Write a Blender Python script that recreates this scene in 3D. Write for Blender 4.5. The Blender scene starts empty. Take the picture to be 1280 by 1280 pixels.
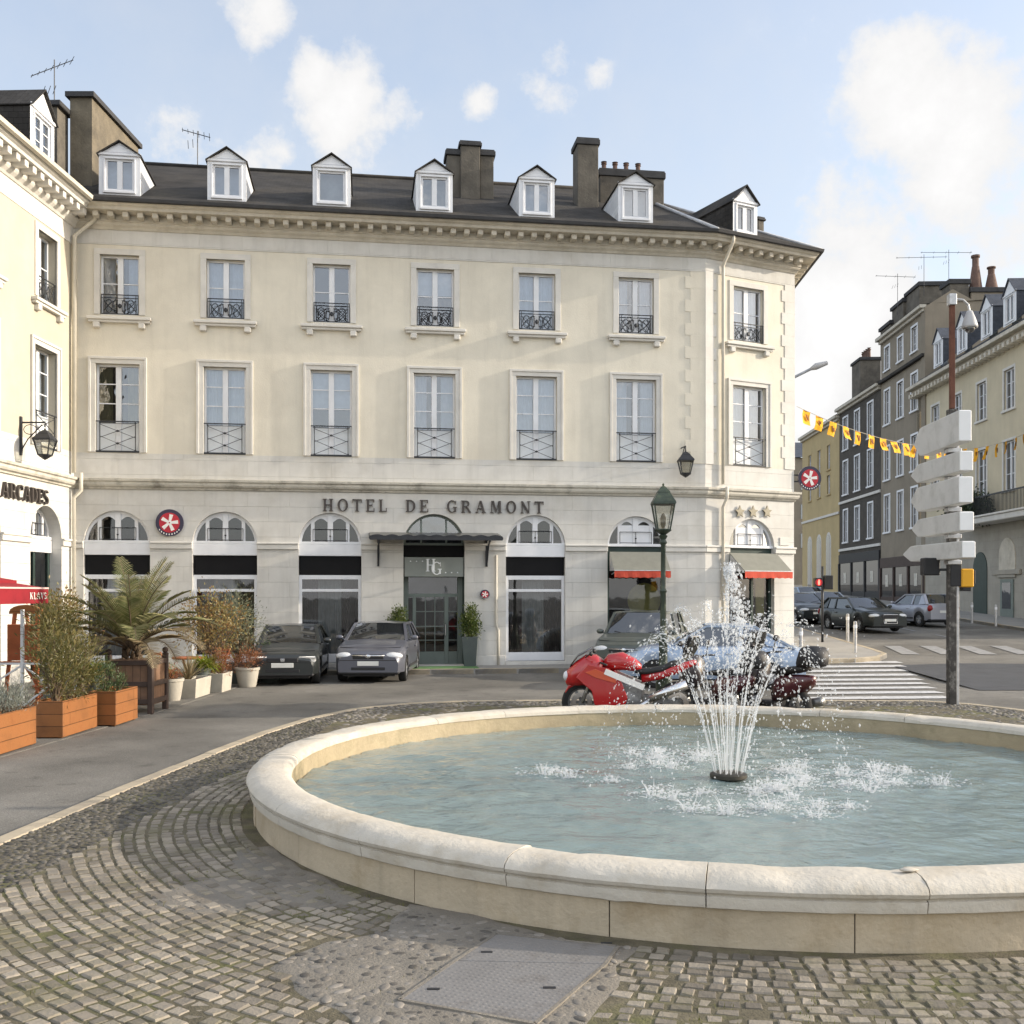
import bpy, math, random
from mathutils import Vector, Matrix, noise
rnd = random.Random(11)
scene = bpy.context.scene
COL = scene.collection
rad = math.radians
FOC, HX, HY, CAMH = 1300.0, 640.0, 742.0, 2.2
WL = {}

def smooth(a, b, x):
    t = min(1.0, max(0.0, (x - a) / (b - a)))
    return t * t * (3 - 2 * t)

def gh(x, y):
    """height of the street: flat square, then a street climbing away on the right"""
    d = min(max(y - 26.0, 0.0), 90.0)
    r = 0.036 * d * d / (d + 1.5) if d > 0 else 0.0
    return smooth(2.5, 9.0, x) * r

def gp(px, py, z=0.0):
    Y = FOC * (CAMH - z) / (py - HY)
    return ((px - HX) / FOC * Y, Y)

class Fr:
    """wall frame: u along the wall, d into the wall, z up"""
    def __init__(s, o, ang):
        a = rad(ang); s.o = Vector((o[0], o[1], 0)); s.ang = ang
        s.x = Vector((math.cos(a), math.sin(a), 0)); s.y = Vector((-math.sin(a), math.cos(a), 0))
    def w(s, u, d, z):
        return s.o + s.x * u + s.y * d + Vector((0, 0, z))
    def px(s, X, Y, d=0.0):
        a = (X - HX) / FOC
        u = (a * (s.o.y + d * s.y.y) - s.o.x - d * s.y.x) / (s.x.x - a * s.x.y)
        dep = s.o.y + u * s.x.y + d * s.y.y
        return u, CAMH - (Y - HY) / FOC * dep
    def rect(s, x0, y0, x1, y1, d=0.0):
        u0, za = s.px(x0, (y0 + y1) / 2, d); u1, zb = s.px(x1, (y0 + y1) / 2, d)
        xm = (x0 + x1) / 2
        return u0, u1, s.px(xm, y1, d)[1], s.px(xm, y0, d)[1]

class Loc(Fr):
    """local frame of a movable thing: x right, y forward, z up, at a point with a heading (degrees, 0 = +Y)"""
    def __init__(s, x, y, z=0.0, head=0.0, scale=1.0):
        a = rad(head); s.o = Vector((x, y, z))
        s.x = Vector((math.cos(a), -math.sin(a), 0)) * scale; s.y = Vector((math.sin(a), math.cos(a), 0)) * scale
        s.sc = scale
    def w(s, u, d, z):
        return s.o + s.x * u + s.y * d + Vector((0, 0, z * s.sc))

class MB:
    def __init__(s, fr=None):
        s.v = []; s.f = []; s.fr = fr
    def add(s, pts, faces):
        o = len(s.v); s.v += [tuple(p) for p in pts]; s.f += [tuple(i + o for i in f) for f in faces]
    def poly(s, *pts): s.add(pts, [tuple(range(len(pts)))])
    def box(s, x0, x1, y0, y1, z0, z1):
        s.add([(x0,y0,z0),(x1,y0,z0),(x1,y1,z0),(x0,y1,z0),(x0,y0,z1),(x1,y0,z1),(x1,y1,z1),(x0,y1,z1)],
              [(3,2,1,0),(4,5,6,7),(0,1,5,4),(1,2,6,5),(2,3,7,6),(3,0,4,7)])
    def bbox(s, x0, x1, y0, y1, z0, z1, b=0.01):
        """box with chamfered edges"""
        P = []
        for (sx, X0, X1) in ((0, x0, x1), (1, x0, x1)):
            pass
        xs, ys, zs = (x0, x1), (y0, y1), (z0, z1)
        idx = {}
        for i in range(2):
            for j in range(2):
                for k in range(2):
                    x, y, z = xs[i], ys[j], zs[k]
                    dx, dy, dz = (b if i == 0 else -b), (b if j == 0 else -b), (b if k == 0 else -b)
                    idx[i,j,k,'x'] = len(P); P.append((x, y+dy, z+dz))
                    idx[i,j,k,'y'] = len(P); P.append((x+dx, y, z+dz))
                    idx[i,j,k,'z'] = len(P); P.append((x+dx, y+dy, z))
        F = []
        I = idx
        F.append([I[0,0,0,'x'],I[0,0,1,'x'],I[0,1,1,'x'],I[0,1,0,'x']]); F.append([I[1,0,0,'x'],I[1,1,0,'x'],I[1,1,1,'x'],I[1,0,1,'x']])
        F.append([I[0,0,0,'y'],I[1,0,0,'y'],I[1,0,1,'y'],I[0,0,1,'y']]); F.append([I[0,1,0,'y'],I[0,1,1,'y'],I[1,1,1,'y'],I[1,1,0,'y']])
        F.append([I[0,0,0,'z'],I[0,1,0,'z'],I[1,1,0,'z'],I[1,0,0,'z']]); F.append([I[0,0,1,'z'],I[1,0,1,'z'],I[1,1,1,'z'],I[0,1,1,'z']])
        for i in range(2):
            for j in range(2):
                F.append([I[i,j,0,'x'],I[i,j,1,'x'],I[i,j,1,'y'],I[i,j,0,'y']])
                F.append([I[i,0,j,'x'],I[i,1,j,'x'],I[i,1,j,'z'],I[i,0,j,'z']])
                F.append([I[0,i,j,'y'],I[1,i,j,'y'],I[1,i,j,'z'],I[0,i,j,'z']])
        for i in range(2):
            for j in range(2):
                for k in range(2):
                    F.append([I[i,j,k,'x'],I[i,j,k,'y'],I[i,j,k,'z']])
        s.add(P, F)
    def prism(s, pts, d0, d1):
        """outline in (x,z) extruded from y=d0 to d1"""
        n = len(pts)
        s.add([(p[0], d0, p[1]) for p in pts] + [(p[0], d1, p[1]) for p in pts],
              [tuple(range(n)), tuple(range(2*n-1, n-1, -1))] + [(i, i+n, (i+1) % n + n, (i+1) % n) for i in range(n)])
    def slab(s, pts, z0, z1):
        n = len(pts)
        s.add([(p[0], p[1], z0) for p in pts] + [(p[0], p[1], z1) for p in pts],
              [tuple(range(n-1, -1, -1)), tuple(range(n, 2*n))] + [(i, (i+1) % n, (i+1) % n + n, i+n) for i in range(n)])
    def tube(s, pts, r, n=6, caps=True, closed=False):
        pts = [Vector(p) for p in pts]; m = len(pts)
        rs = r if isinstance(r, (list, tuple)) else [r] * m
        P = []; prev = None
        for i, p in enumerate(pts):
            if closed: t = pts[(i+1) % m] - pts[i-1]
            else: t = pts[min(i+1, m-1)] - pts[max(i-1, 0)]
            if t.length < 1e-9: t = Vector((0,0,1))
            t.normalize()
            a = prev if prev is not None else (Vector((1,0,0)) if abs(t.x) < .9 else Vector((0,1,0)))
            a = a - t * a.dot(t)
            if a.length < 1e-6: a = Vector((0,1,0)) - t * t.y
            a.normalize(); b = t.cross(a); prev = a
            for k in range(n):
                c = 2 * math.pi * k / n
                P.append(p + a * (math.cos(c) * rs[i]) + b * (math.sin(c) * rs[i]))
        F = []
        for i in range(m if closed else m-1):
            j = (i+1) % m
            for k in range(n):
                F.append((i*n+k, i*n+(k+1) % n, j*n+(k+1) % n, j*n+k))
        if caps and not closed:
            F.append(tuple(range(n-1, -1, -1))); F.append(tuple(range((m-1)*n, m*n)))
        s.add(P, F)
    def bar(s, p0, p1, w, h=None):
        p0, p1 = Vector(p0), Vector(p1); h = h or w
        t = (p1 - p0).normalized(); a = Vector((0,0,1)) if abs(t.z) < .9 else Vector((0,1,0))
        b = t.cross(a).normalized() * (w/2); a = b.cross(t).normalized() * (h/2)
        P = [p0-b-a, p0+b-a, p0+b+a, p0-b+a, p1-b-a, p1+b-a, p1+b+a, p1-b+a]
        s.add(P, [(3,2,1,0),(4,5,6,7),(0,1,5,4),(1,2,6,5),(2,3,7,6),(3,0,4,7)])
    def lathe(s, prof, c=(0,0,0), n=16, a0=0.0, a1=None, axis='z'):
        full = a1 is None; a1 = a0 + 2*math.pi if full else a1
        m = len(prof); P = []
        cnt = n if full else n + 1
        for i in range(cnt):
            a = a0 + (a1 - a0) * i / n; ca, sa = math.cos(a), math.sin(a)
            for (r, z) in prof:
                if axis == 'z': P.append((c[0]+r*ca, c[1]+r*sa, c[2]+z))
                elif axis == 'x': P.append((c[0]+z, c[1]+r*ca, c[2]+r*sa))
                else: P.append((c[0]+r*ca, c[1]-z, c[2]+r*sa))
        F = []
        for i in range(n):
            j = (i+1) % cnt
            for k in range(m-1):
                F.append((i*m+k, j*m+k, j*m+k+1, i*m+k+1))
        if not full:
            F.append(tuple(range(m-1, -1, -1))); F.append(tuple(range(n*m, n*m+m)))
        s.add(P, F)
    def blob(s, c, r, sub=1, jit=0.0, rot=None):
        V, F = ICO[sub]
        P = []
        for v in V:
            k = 1 + (rnd.uniform(-jit, jit) if jit else 0)
            q = Vector((v[0]*r[0]*k, v[1]*r[1]*k, v[2]*r[2]*k))
            if rot is not None: q = rot @ q
            P.append((c[0]+q.x, c[1]+q.y, c[2]+q.z))
        s.add(P, F)
    def build(s, name, mat, parent=None, smooth_=False, bevel=0, sub=0, autos=None):
        if not s.v: return None
        fr = s.fr
        co = [fr.w(*p) for p in s.v] if fr else [Vector(p) for p in s.v]
        xs = [p.x for p in co]; ys = [p.y for p in co]; zs = [p.z for p in co]
        c = Vector(((min(xs)+max(xs))/2, (min(ys)+max(ys))/2, min(zs)))
        me = bpy.data.meshes.new(name)
        me.from_pydata([tuple(p - c) for p in co], [], s.f)
        uv = me.uv_layers.new(name='UV')
        L = s.v
        data = [0.0] * (2 * len(me.loops)); k = 0
        for f in s.f:
            a, b, d = L[f[0]], L[f[1]], L[f[-1]]
            if len(f) > 3: a, b, d, e = L[f[0]], L[f[2]], L[f[1]], L[f[3 if len(f) == 4 else -1]]; e1 = (b[0]-a[0],b[1]-a[1],b[2]-a[2]); e2 = (e[0]-d[0],e[1]-d[1],e[2]-d[2])
            else: e1 = (b[0]-a[0],b[1]-a[1],b[2]-a[2]); e2 = (d[0]-a[0],d[1]-a[1],d[2]-a[2])
            nx = abs(e1[1]*e2[2]-e1[2]*e2[1]); ny = abs(e1[2]*e2[0]-e1[0]*e2[2]); nz = abs(e1[0]*e2[1]-e1[1]*e2[0])
            for i in f:
                p = L[i]
                if nz >= nx and nz >= ny: q = (p[0], p[1])
                elif ny >= nx: q = (p[0], p[2])
                else: q = (p[1], p[2])
                data[k] = q[0]; data[k+1] = q[1]; k += 2
        uv.data.foreach_set('uv', data)
        me.materials.append(mat)
        if smooth_: me.polygons.foreach_set('use_smooth', [True] * len(me.polygons))
        me.update()
        o = bpy.data.objects.new(name, me); COL.objects.link(o)
        if parent is not None:
            o.parent = parent; o.location = c - WL[parent.name]
        else: o.location = c
        WL[o.name] = c
        if autos: 
            m = o.modifiers.new('es', 'EDGE_SPLIT'); m.split_angle = rad(autos)
        if bevel:
            m = o.modifiers.new('bevel', 'BEVEL'); m.width = bevel; m.segments = 2; m.limit_method = 'ANGLE'; m.angle_limit = rad(40)
        if sub:
            m = o.modifiers.new('sub', 'SUBSURF'); m.levels = sub; m.render_levels = sub
        return o

def _ico():
    t = (1 + 5 ** .5) / 2
    V = [Vector(v).normalized() for v in [(-1,t,0),(1,t,0),(-1,-t,0),(1,-t,0),(0,-1,t),(0,1,t),(0,-1,-t),(0,1,-t),(t,0,-1),(t,0,1),(-t,0,-1),(-t,0,1)]]
    F = [(0,11,5),(0,5,1),(0,1,7),(0,7,10),(0,10,11),(1,5,9),(5,11,4),(11,10,2),(10,7,6),(7,1,8),(3,9,4),(3,4,2),(3,2,6),(3,6,8),(3,8,9),(4,9,5),(2,4,11),(6,2,10),(8,6,7),(9,8,1)]
    out = [([tuple(v) for v in V], F)]
    for _ in range(2):
        V2 = list(V); F2 = []; cache = {}
        def mid(a, b):
            k = (min(a,b), max(a,b))
            if k not in cache: cache[k] = len(V2); V2.append((V[a]+V[b]).normalized())
            return cache[k]
        for a, b, c in F:
            x, y, z = mid(a,b), mid(b,c), mid(c,a)
            F2 += [(a,x,z),(b,y,x),(c,z,y),(x,y,z)]
        V, F = V2, F2
        out.append(([tuple(v) for v in V], F))
    return out
ICO = _ico()

def tag(o, label=None, cat=None, group=None, kind=None):
    if label: o['label'] = label
    if cat: o['category'] = cat
    if group: o['group'] = group
    if kind: o['kind'] = kind
    return o
def thing(name, label, cat, loc, group=None):
    o = bpy.data.objects.new(name, None); o.empty_display_size = .2
    COL.objects.link(o); o.location = loc; WL[o.name] = Vector(loc)
    return tag(o, label, cat, group)
def structure(o, label=None, cat=None): return tag(o, label, cat, None, 'structure')

# ------------------------------------------------------------------ materials
def rgb(c): return (c[0], c[1], c[2], 1.0)
def mat(name, col, rough=.75, var=.12, vs=2.5, bump=0.0, bs=30, metal=0.0, spec=.4, brick=None, island=0.0, stain=None, ss=.5, coat=0.0, streak=0.0):
    m = bpy.data.materials.new(name); m.use_nodes = True
    nt = m.node_tree; N = nt.nodes; Lk = nt.links
    b = N['Principled BSDF']
    b.inputs['Roughness'].default_value = rough; b.inputs['Metallic'].default_value = metal
    b.inputs['Specular IOR Level'].default_value = spec
    b.inputs['Coat Weight'].default_value = coat; b.inputs['Coat Roughness'].default_value = .05
    tc = N.new('ShaderNodeTexCoord'); geo = N.new('ShaderNodeNewGeometry')
    cur = None
    def mix(fac, a, bb, mode='MIX'):
        x = N.new('ShaderNodeMix'); x.data_type = 'RGBA'; x.blend_type = mode
        for sock, v in ((x.inputs['Factor'], fac), (x.inputs['A'], a), (x.inputs['B'], bb)):
            if hasattr(v, 'node'): Lk.new(v, sock)
            elif isinstance(v, (int, float)): sock.default_value = v
            else: sock.default_value = rgb(v)
        return x.outputs['Result']
    def ns(scale, detail=4, rgh=.6, vec=None):
        n = N.new('ShaderNodeTexNoise'); n.inputs['Scale'].default_value = scale; n.inputs['Detail'].default_value = detail; n.inputs['Roughness'].default_value = rgh
        Lk.new(vec if vec is not None else geo.outputs['Position'], n.inputs['Vector']); return n.outputs['Fac']
    def mr(v, a, bb, c, d):
        x = N.new('ShaderNodeMapRange'); Lk.new(v, x.inputs[0])
        for i, q in enumerate((a, bb, c, d)): x.inputs[i+1].default_value = q
        return x.outputs[0]
    lo = [c * (1 - var) for c in col]; hi = [min(1, c * (1 + var)) for c in col]
    cur = mix(mr(ns(vs), .3, .7, 0, 1), lo, hi) if var else None
    if cur is None:
        x = N.new('ShaderNodeRGB'); x.outputs[0].default_value = rgb(col); cur = x.outputs[0]
    if island:
        cur = mix(1.0, cur, mix(geo.outputs['Random Per Island'], [1-island]*3, [1+island]*3), 'MULTIPLY')
    if stain is not None:
        cur = mix(mr(ns(ss, 6, .7), .5, .72, 0, .8), cur, stain)
    if streak:
        mp = N.new('ShaderNodeMapping'); mp.inputs['Scale'].default_value = (2.2, 2.2, .18); Lk.new(geo.outputs['Position'], mp.inputs[0])
        cur = mix(mr(ns(1.6, 5, .65, mp.outputs[0]), .5, .75, 0, streak), cur, [c * .55 for c in col])
    hgt = None
    if brick:
        bw, bh, mort, mc, off = brick
        br = N.new('ShaderNodeTexBrick'); Lk.new(tc.outputs['UV'], br.inputs['Vector'])
        br.inputs['Scale'].default_value = 1; br.inputs['Brick Width'].default_value = bw; br.inputs['Row Height'].default_value = bh
        br.inputs['Mortar Size'].default_value = mort; br.inputs['Mortar Smooth'].default_value = .3; br.offset = off
        k_ = .88 if mc < .8 else .955; br.inputs['Color1'].default_value = (k_,k_,k_,1); br.inputs['Color2'].default_value = (2-k_-.04,)*3+(1,); br.inputs['Mortar'].default_value = (mc,mc,mc,1)
        br.inputs['Bias'].default_value = 0
        cur = mix(1.0, cur, br.outputs['Color'], 'MULTIPLY')
        hgt = mr(br.outputs['Fac'], 0, 1, 0, -1)
    Lk.new(cur, b.inputs['Base Color'])
    if bump or hgt is not None:
        bp = N.new('ShaderNodeBump'); bp.inputs['Distance'].default_value = 1.0; bp.inputs['Strength'].default_value = 1.0
        a = N.new('ShaderNodeMath'); a.operation = 'MULTIPLY'; a.inputs[1].default_value = bump
        Lk.new(ns(bs, 5, .6), a.inputs[0]); h = a.outputs[0]
        if hgt is not None:
            c = N.new('ShaderNodeMath'); c.operation = 'MULTIPLY_ADD'; Lk.new(hgt, c.inputs[0]); c.inputs[1].default_value = .006; Lk.new(h, c.inputs[2]); h = c.outputs[0]
        Lk.new(h, bp.inputs['Height']); Lk.new(bp.outputs[0], b.inputs['Normal'])
    return m

def glass_mat(name, tint, refl=.3, base=None, rough=.02, wav=.0006):
    """window pane: partly see-through, reflecting the sky"""
    m = bpy.data.materials.new(name); m.use_nodes = True
    nt = m.node_tree; N = nt.nodes; Lk = nt.links; N.clear()
    out = N.new('ShaderNodeOutputMaterial'); mx = N.new('ShaderNodeMixShader'); gl = N.new('ShaderNodeBsdfGlossy')
    gl.inputs['Roughness'].default_value = rough; gl.inputs['Color'].default_value = (.95,.97,1,1)
    if base is None:
        tr = N.new('ShaderNodeBsdfTransparent'); tr.inputs[0].default_value = rgb(tint)
    else:
        tr = N.new('ShaderNodeBsdfDiffuse'); tr.inputs[0].default_value = rgb(base)
    fr = N.new('ShaderNodeLayerWeight'); fr.inputs[0].default_value = .35
    mr = N.new('ShaderNodeMapRange'); Lk.new(fr.outputs['Fresnel'], mr.inputs[0])
    mr.inputs[3].default_value = refl; mr.inputs[4].default_value = 1.0
    nz = N.new('ShaderNodeTexNoise'); nz.inputs['Scale'].default_value = 2.2; geo = N.new('ShaderNodeNewGeometry'); Lk.new(geo.outputs['Position'], nz.inputs['Vector'])
    bp = N.new('ShaderNodeBump'); bp.inputs['Distance'].default_value = 1; a = N.new('ShaderNodeMath'); a.operation = 'MULTIPLY'; a.inputs[1].default_value = wav * 10
    Lk.new(nz.outputs['Fac'], a.inputs[0]); Lk.new(a.outputs[0], bp.inputs['Height']); Lk.new(bp.outputs[0], gl.inputs['Normal'])
    Lk.new(mr.outputs[0], mx.inputs[0]); Lk.new(tr.outputs[0], mx.inputs[1]); Lk.new(gl.outputs[0], mx.inputs[2]); Lk.new(mx.outputs[0], out.inputs[0])
    return m
def leaf_mat(name, c1, c2, trans=.3, rough=.5):
    m = bpy.data.materials.new(name); m.use_nodes = True
    nt = m.node_tree; N = nt.nodes; Lk = nt.links
    b = N['Principled BSDF']; b.inputs['Roughness'].default_value = rough; out = N['Material Output']
    geo = N.new('ShaderNodeNewGeometry'); x = N.new('ShaderNodeMix'); x.data_type = 'RGBA'
    Lk.new(geo.outputs['Random Per Island'], x.inputs['Factor']); x.inputs['A'].default_value = rgb(c1); x.inputs['B'].default_value = rgb(c2)
    Lk.new(x.outputs['Result'], b.inputs['Base Color'])
    t = N.new('ShaderNodeBsdfTranslucent'); Lk.new(x.outputs['Result'], t.inputs[0])
    ms = N.new('ShaderNodeMixShader'); ms.inputs[0].default_value = trans
    Lk.new(b.outputs[0], ms.inputs[1]); Lk.new(t.outputs[0], ms.inputs[2]); Lk.new(ms.outputs[0], out.inputs[0])
    return m
def emit_mat(name, col, s):
    m = bpy.data.materials.new(name); m.use_nodes = True
    b = m.node_tree.nodes['Principled BSDF']; b.inputs['Base Color'].default_value = rgb(col)
    b.inputs['Emission Color'].default_value = rgb(col); b.inputs['Emission Strength'].default_value = s
    return m

M = {}
M['render'] = mat('cream_render', (.69,.645,.54), .85, .07, 1.1, .004, 25, stain=(.62,.575,.48), ss=.6, streak=.22)
M['stone'] = mat('pale_limestone', (.62,.605,.565), .8, .07, 1.7, .004, 30, brick=(1.15,.42,.0035,.90,.5), stain=(.52,.495,.44), ss=.7, streak=.28)
M['trim'] = mat('limestone_trim', (.63,.61,.565), .8, .08, 2.0, .004, 40, streak=.12)
M['cornice'] = mat('weathered_cornice', (.55,.51,.43), .85, .12, 2.5, .006, 30, stain=(.40,.36,.28), ss=1.6, streak=.15)
M['string'] = mat('stained_string_course', (.56,.53,.46), .85, .12, 3, .006, 30, stain=(.16,.145,.115), ss=1.7)
M['slate'] = mat('roof_slate', (.048,.045,.042), .9, .35, 1.2, .004, 40, brick=(.24,.15,.006,.55,.5), stain=(.075,.065,.05), ss=.5, spec=.2)
M['slate_blue'] = mat('blue_slate', (.06,.068,.085), .6, .25, 2, .003, 40, brick=(.22,.13,.005,.6,.5))
M['lead'] = mat('lead_flashing', (.42,.43,.45), .5, .15, 4)
M['zinc'] = mat('painted_downpipe', (.60,.56,.47), .55, .1, 3)
M['zincgrey'] = mat('grey_zinc', (.33,.34,.35), .5, .2, 4, metal=.3)
M['chimney'] = mat('sooty_chimney_render', (.125,.112,.092), .9, .3, 1.6, .012, 14, stain=(.06,.055,.05), ss=1.4, streak=.3)
M['chimcap'] = mat('dark_chimney_cap', (.05,.05,.052), .85, .2, 4, .006)
M['pot'] = mat('chimney_pot_clay', (.13,.08,.062), .85, .2, 6)
M['white'] = mat('white_paint', (.74,.75,.77), .45, .05, 3)
M['whitewood'] = mat('white_dormer_boards', (.66,.68,.70), .55, .08, 3, .002, 20, brick=(3.0,.11,.004,.72,.5))
M['panelw'] = mat('pale_panel', (.74,.77,.79), .5, .05, 3)
M['iron'] = mat('black_iron', (.025,.027,.032), .5, .2, 8)
M['glass'] = glass_mat('window_glass', (.78,.85,.92), .19)
M['shopglass'] = glass_mat('shop_glass', (.75,.78,.8), .055, wav=.00008)
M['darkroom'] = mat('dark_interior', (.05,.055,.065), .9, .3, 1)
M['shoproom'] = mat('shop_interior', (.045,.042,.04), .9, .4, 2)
M['curtain'] = mat('white_curtain', (.68,.70,.73), .9, .08, 6)
M['curtaino'] = mat('olive_curtain', (.30,.26,.13), .9, .15, 5)
M['curtaing'] = mat('grey_curtain', (.33,.33,.31), .9, .15, 4)
M['curtaind'] = mat('brown_curtain', (.12,.10,.09), .9, .2, 4)
M['blackpanel'] = mat('black_fascia', (.010,.010,.011), .7, .1, 3, spec=.15)
M['green_grey'] = mat('grey_green_paint', (.16,.19,.17), .5, .08, 3)
M['green_dark'] = mat('dark_green_paint', (.022,.042,.036), .5, .2, 3)
M['letters'] = mat('dark_sign_letters', (.06,.05,.045), .5, .1, 5)
M['gold'] = mat('aged_gilt', (.24,.22,.17), .45, .2, 8, metal=.4)
M['awning'] = mat('grey_awning_cloth', (.20,.20,.17), .9, .08, 5)
M['red_awn'] = mat('red_awning_valance', (.50,.07,.04), .85, .08, 5)
M['red_cloth'] = mat('red_parasol_cloth', (.235,.010,.018), .85, .1, 4)
M['sign_red'] = mat('sign_red', (.46,.02,.035), .4, .05)
M['sign_navy'] = mat('sign_navy', (.035,.03,.06), .4, .05)
M['sign_white'] = mat('sign_white', (.80,.78,.74), .4, .03)
M['asphalt'] = None
M['kerb'] = mat('sandstone_kerb', (.40,.34,.25), .85, .18, 3, .006, 40, stain=(.26,.22,.17), ss=2)
M['pavement'] = mat('pavement', (.30,.29,.27), .9, .12, 2, .004, 60, stain=(.2,.19,.18), ss=1)
M['paint_mark'] = mat('worn_road_paint', (.55,.55,.55), .8, .15, 5, .002, 80, stain=(.16,.16,.16), ss=9)
M['alu'] = mat('grey_aluminium', (.42,.42,.42), .45, .04, 3, metal=.0)
M['galv'] = mat('galvanised_steel', (.5,.5,.5), .4, .2, 9, metal=.5)
M['rust'] = mat('rusty_steel', (.13,.055,.035), .85, .3, 5, .003, 60)
M['polemark'] = mat('peeling_pole', (.055,.05,.045), .7, .3, 6, .002, 60, stain=(.40,.38,.34), ss=4)
M['yellow'] = mat('yellow_plastic', (.72,.36,.015), .45, .05)
M['bunting'] = mat('yellow_flag', (.85,.42,.02), .85, .08, 6)
M['bunting_mark'] = mat('brown_flag_print', (.16,.05,.02), .85, .1, 6)
M['lampgreen'] = mat('lamp_post_green', (.035,.05,.036), .45, .25, 6, stain=(.10,.12,.07), ss=5)
M['lampglass'] = glass_mat('lantern_glass', (.8,.8,.75), .12)
M['rubber'] = mat('black_rubber', (.018,.018,.018), .85, .15, 10)
M['rim'] = mat('alloy_rim', (.42,.43,.45), .35, .05, metal=.6)
M['carglass'] = glass_mat('car_glass', (.1,.1,.1), .12, base=(.020,.022,.024), wav=.00005)
M['headlamp'] = mat('headlamp_glass', (.62,.64,.66), .12, .1, 30, spec=.8)
M['taillamp'] = mat('tail_lamp', (.25,.012,.012), .2, .1, 30)
M['plate'] = mat('number_plate', (.72,.72,.68), .5, .05)
M['blackplastic'] = mat('black_plastic', (.022,.022,.024), .6, .1)
M['chrome'] = mat('chrome', (.62,.63,.65), .18, .02, metal=.9)
M['wood_or'] = mat('orange_stained_wood', (.27,.108,.034), .55, .22, 3, .003, 30, brick=(4.0,.185,.006,.45,.5), stain=(.20,.07,.02), ss=3)
M['wood_br'] = mat('weathered_brown_wood', (.20,.115,.07), .75, .25, 4, .004, 30, brick=(.14,6.0,.006,.4,.5), stain=(.12,.08,.06), ss=3)
M['wood_dk'] = mat('dark_planter_frame', (.06,.04,.032), .75, .2, 4)
M['soil'] = mat('soil', (.05,.035,.025), .95, .3, 10, .02, 20)
M['whitepot'] = mat('cream_stone_pot', (.42,.39,.33), .8, .1, 4, .004, 30)
M['greypot'] = mat('grey_green_pot', (.085,.10,.095), .55, .1, 4)
M['terrafloor'] = mat('terrace_deck', (.24,.22,.19), .85, .15, 3, .003, 40)
M['chairwood'] = mat('orange_cafe_wood', (.38,.11,.04), .55, .2, 5)
M['mat_green'] = mat('green_door_mat', (.10,.20,.075), .95, .2, 6, .004, 90)
M['hatch'] = None
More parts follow.
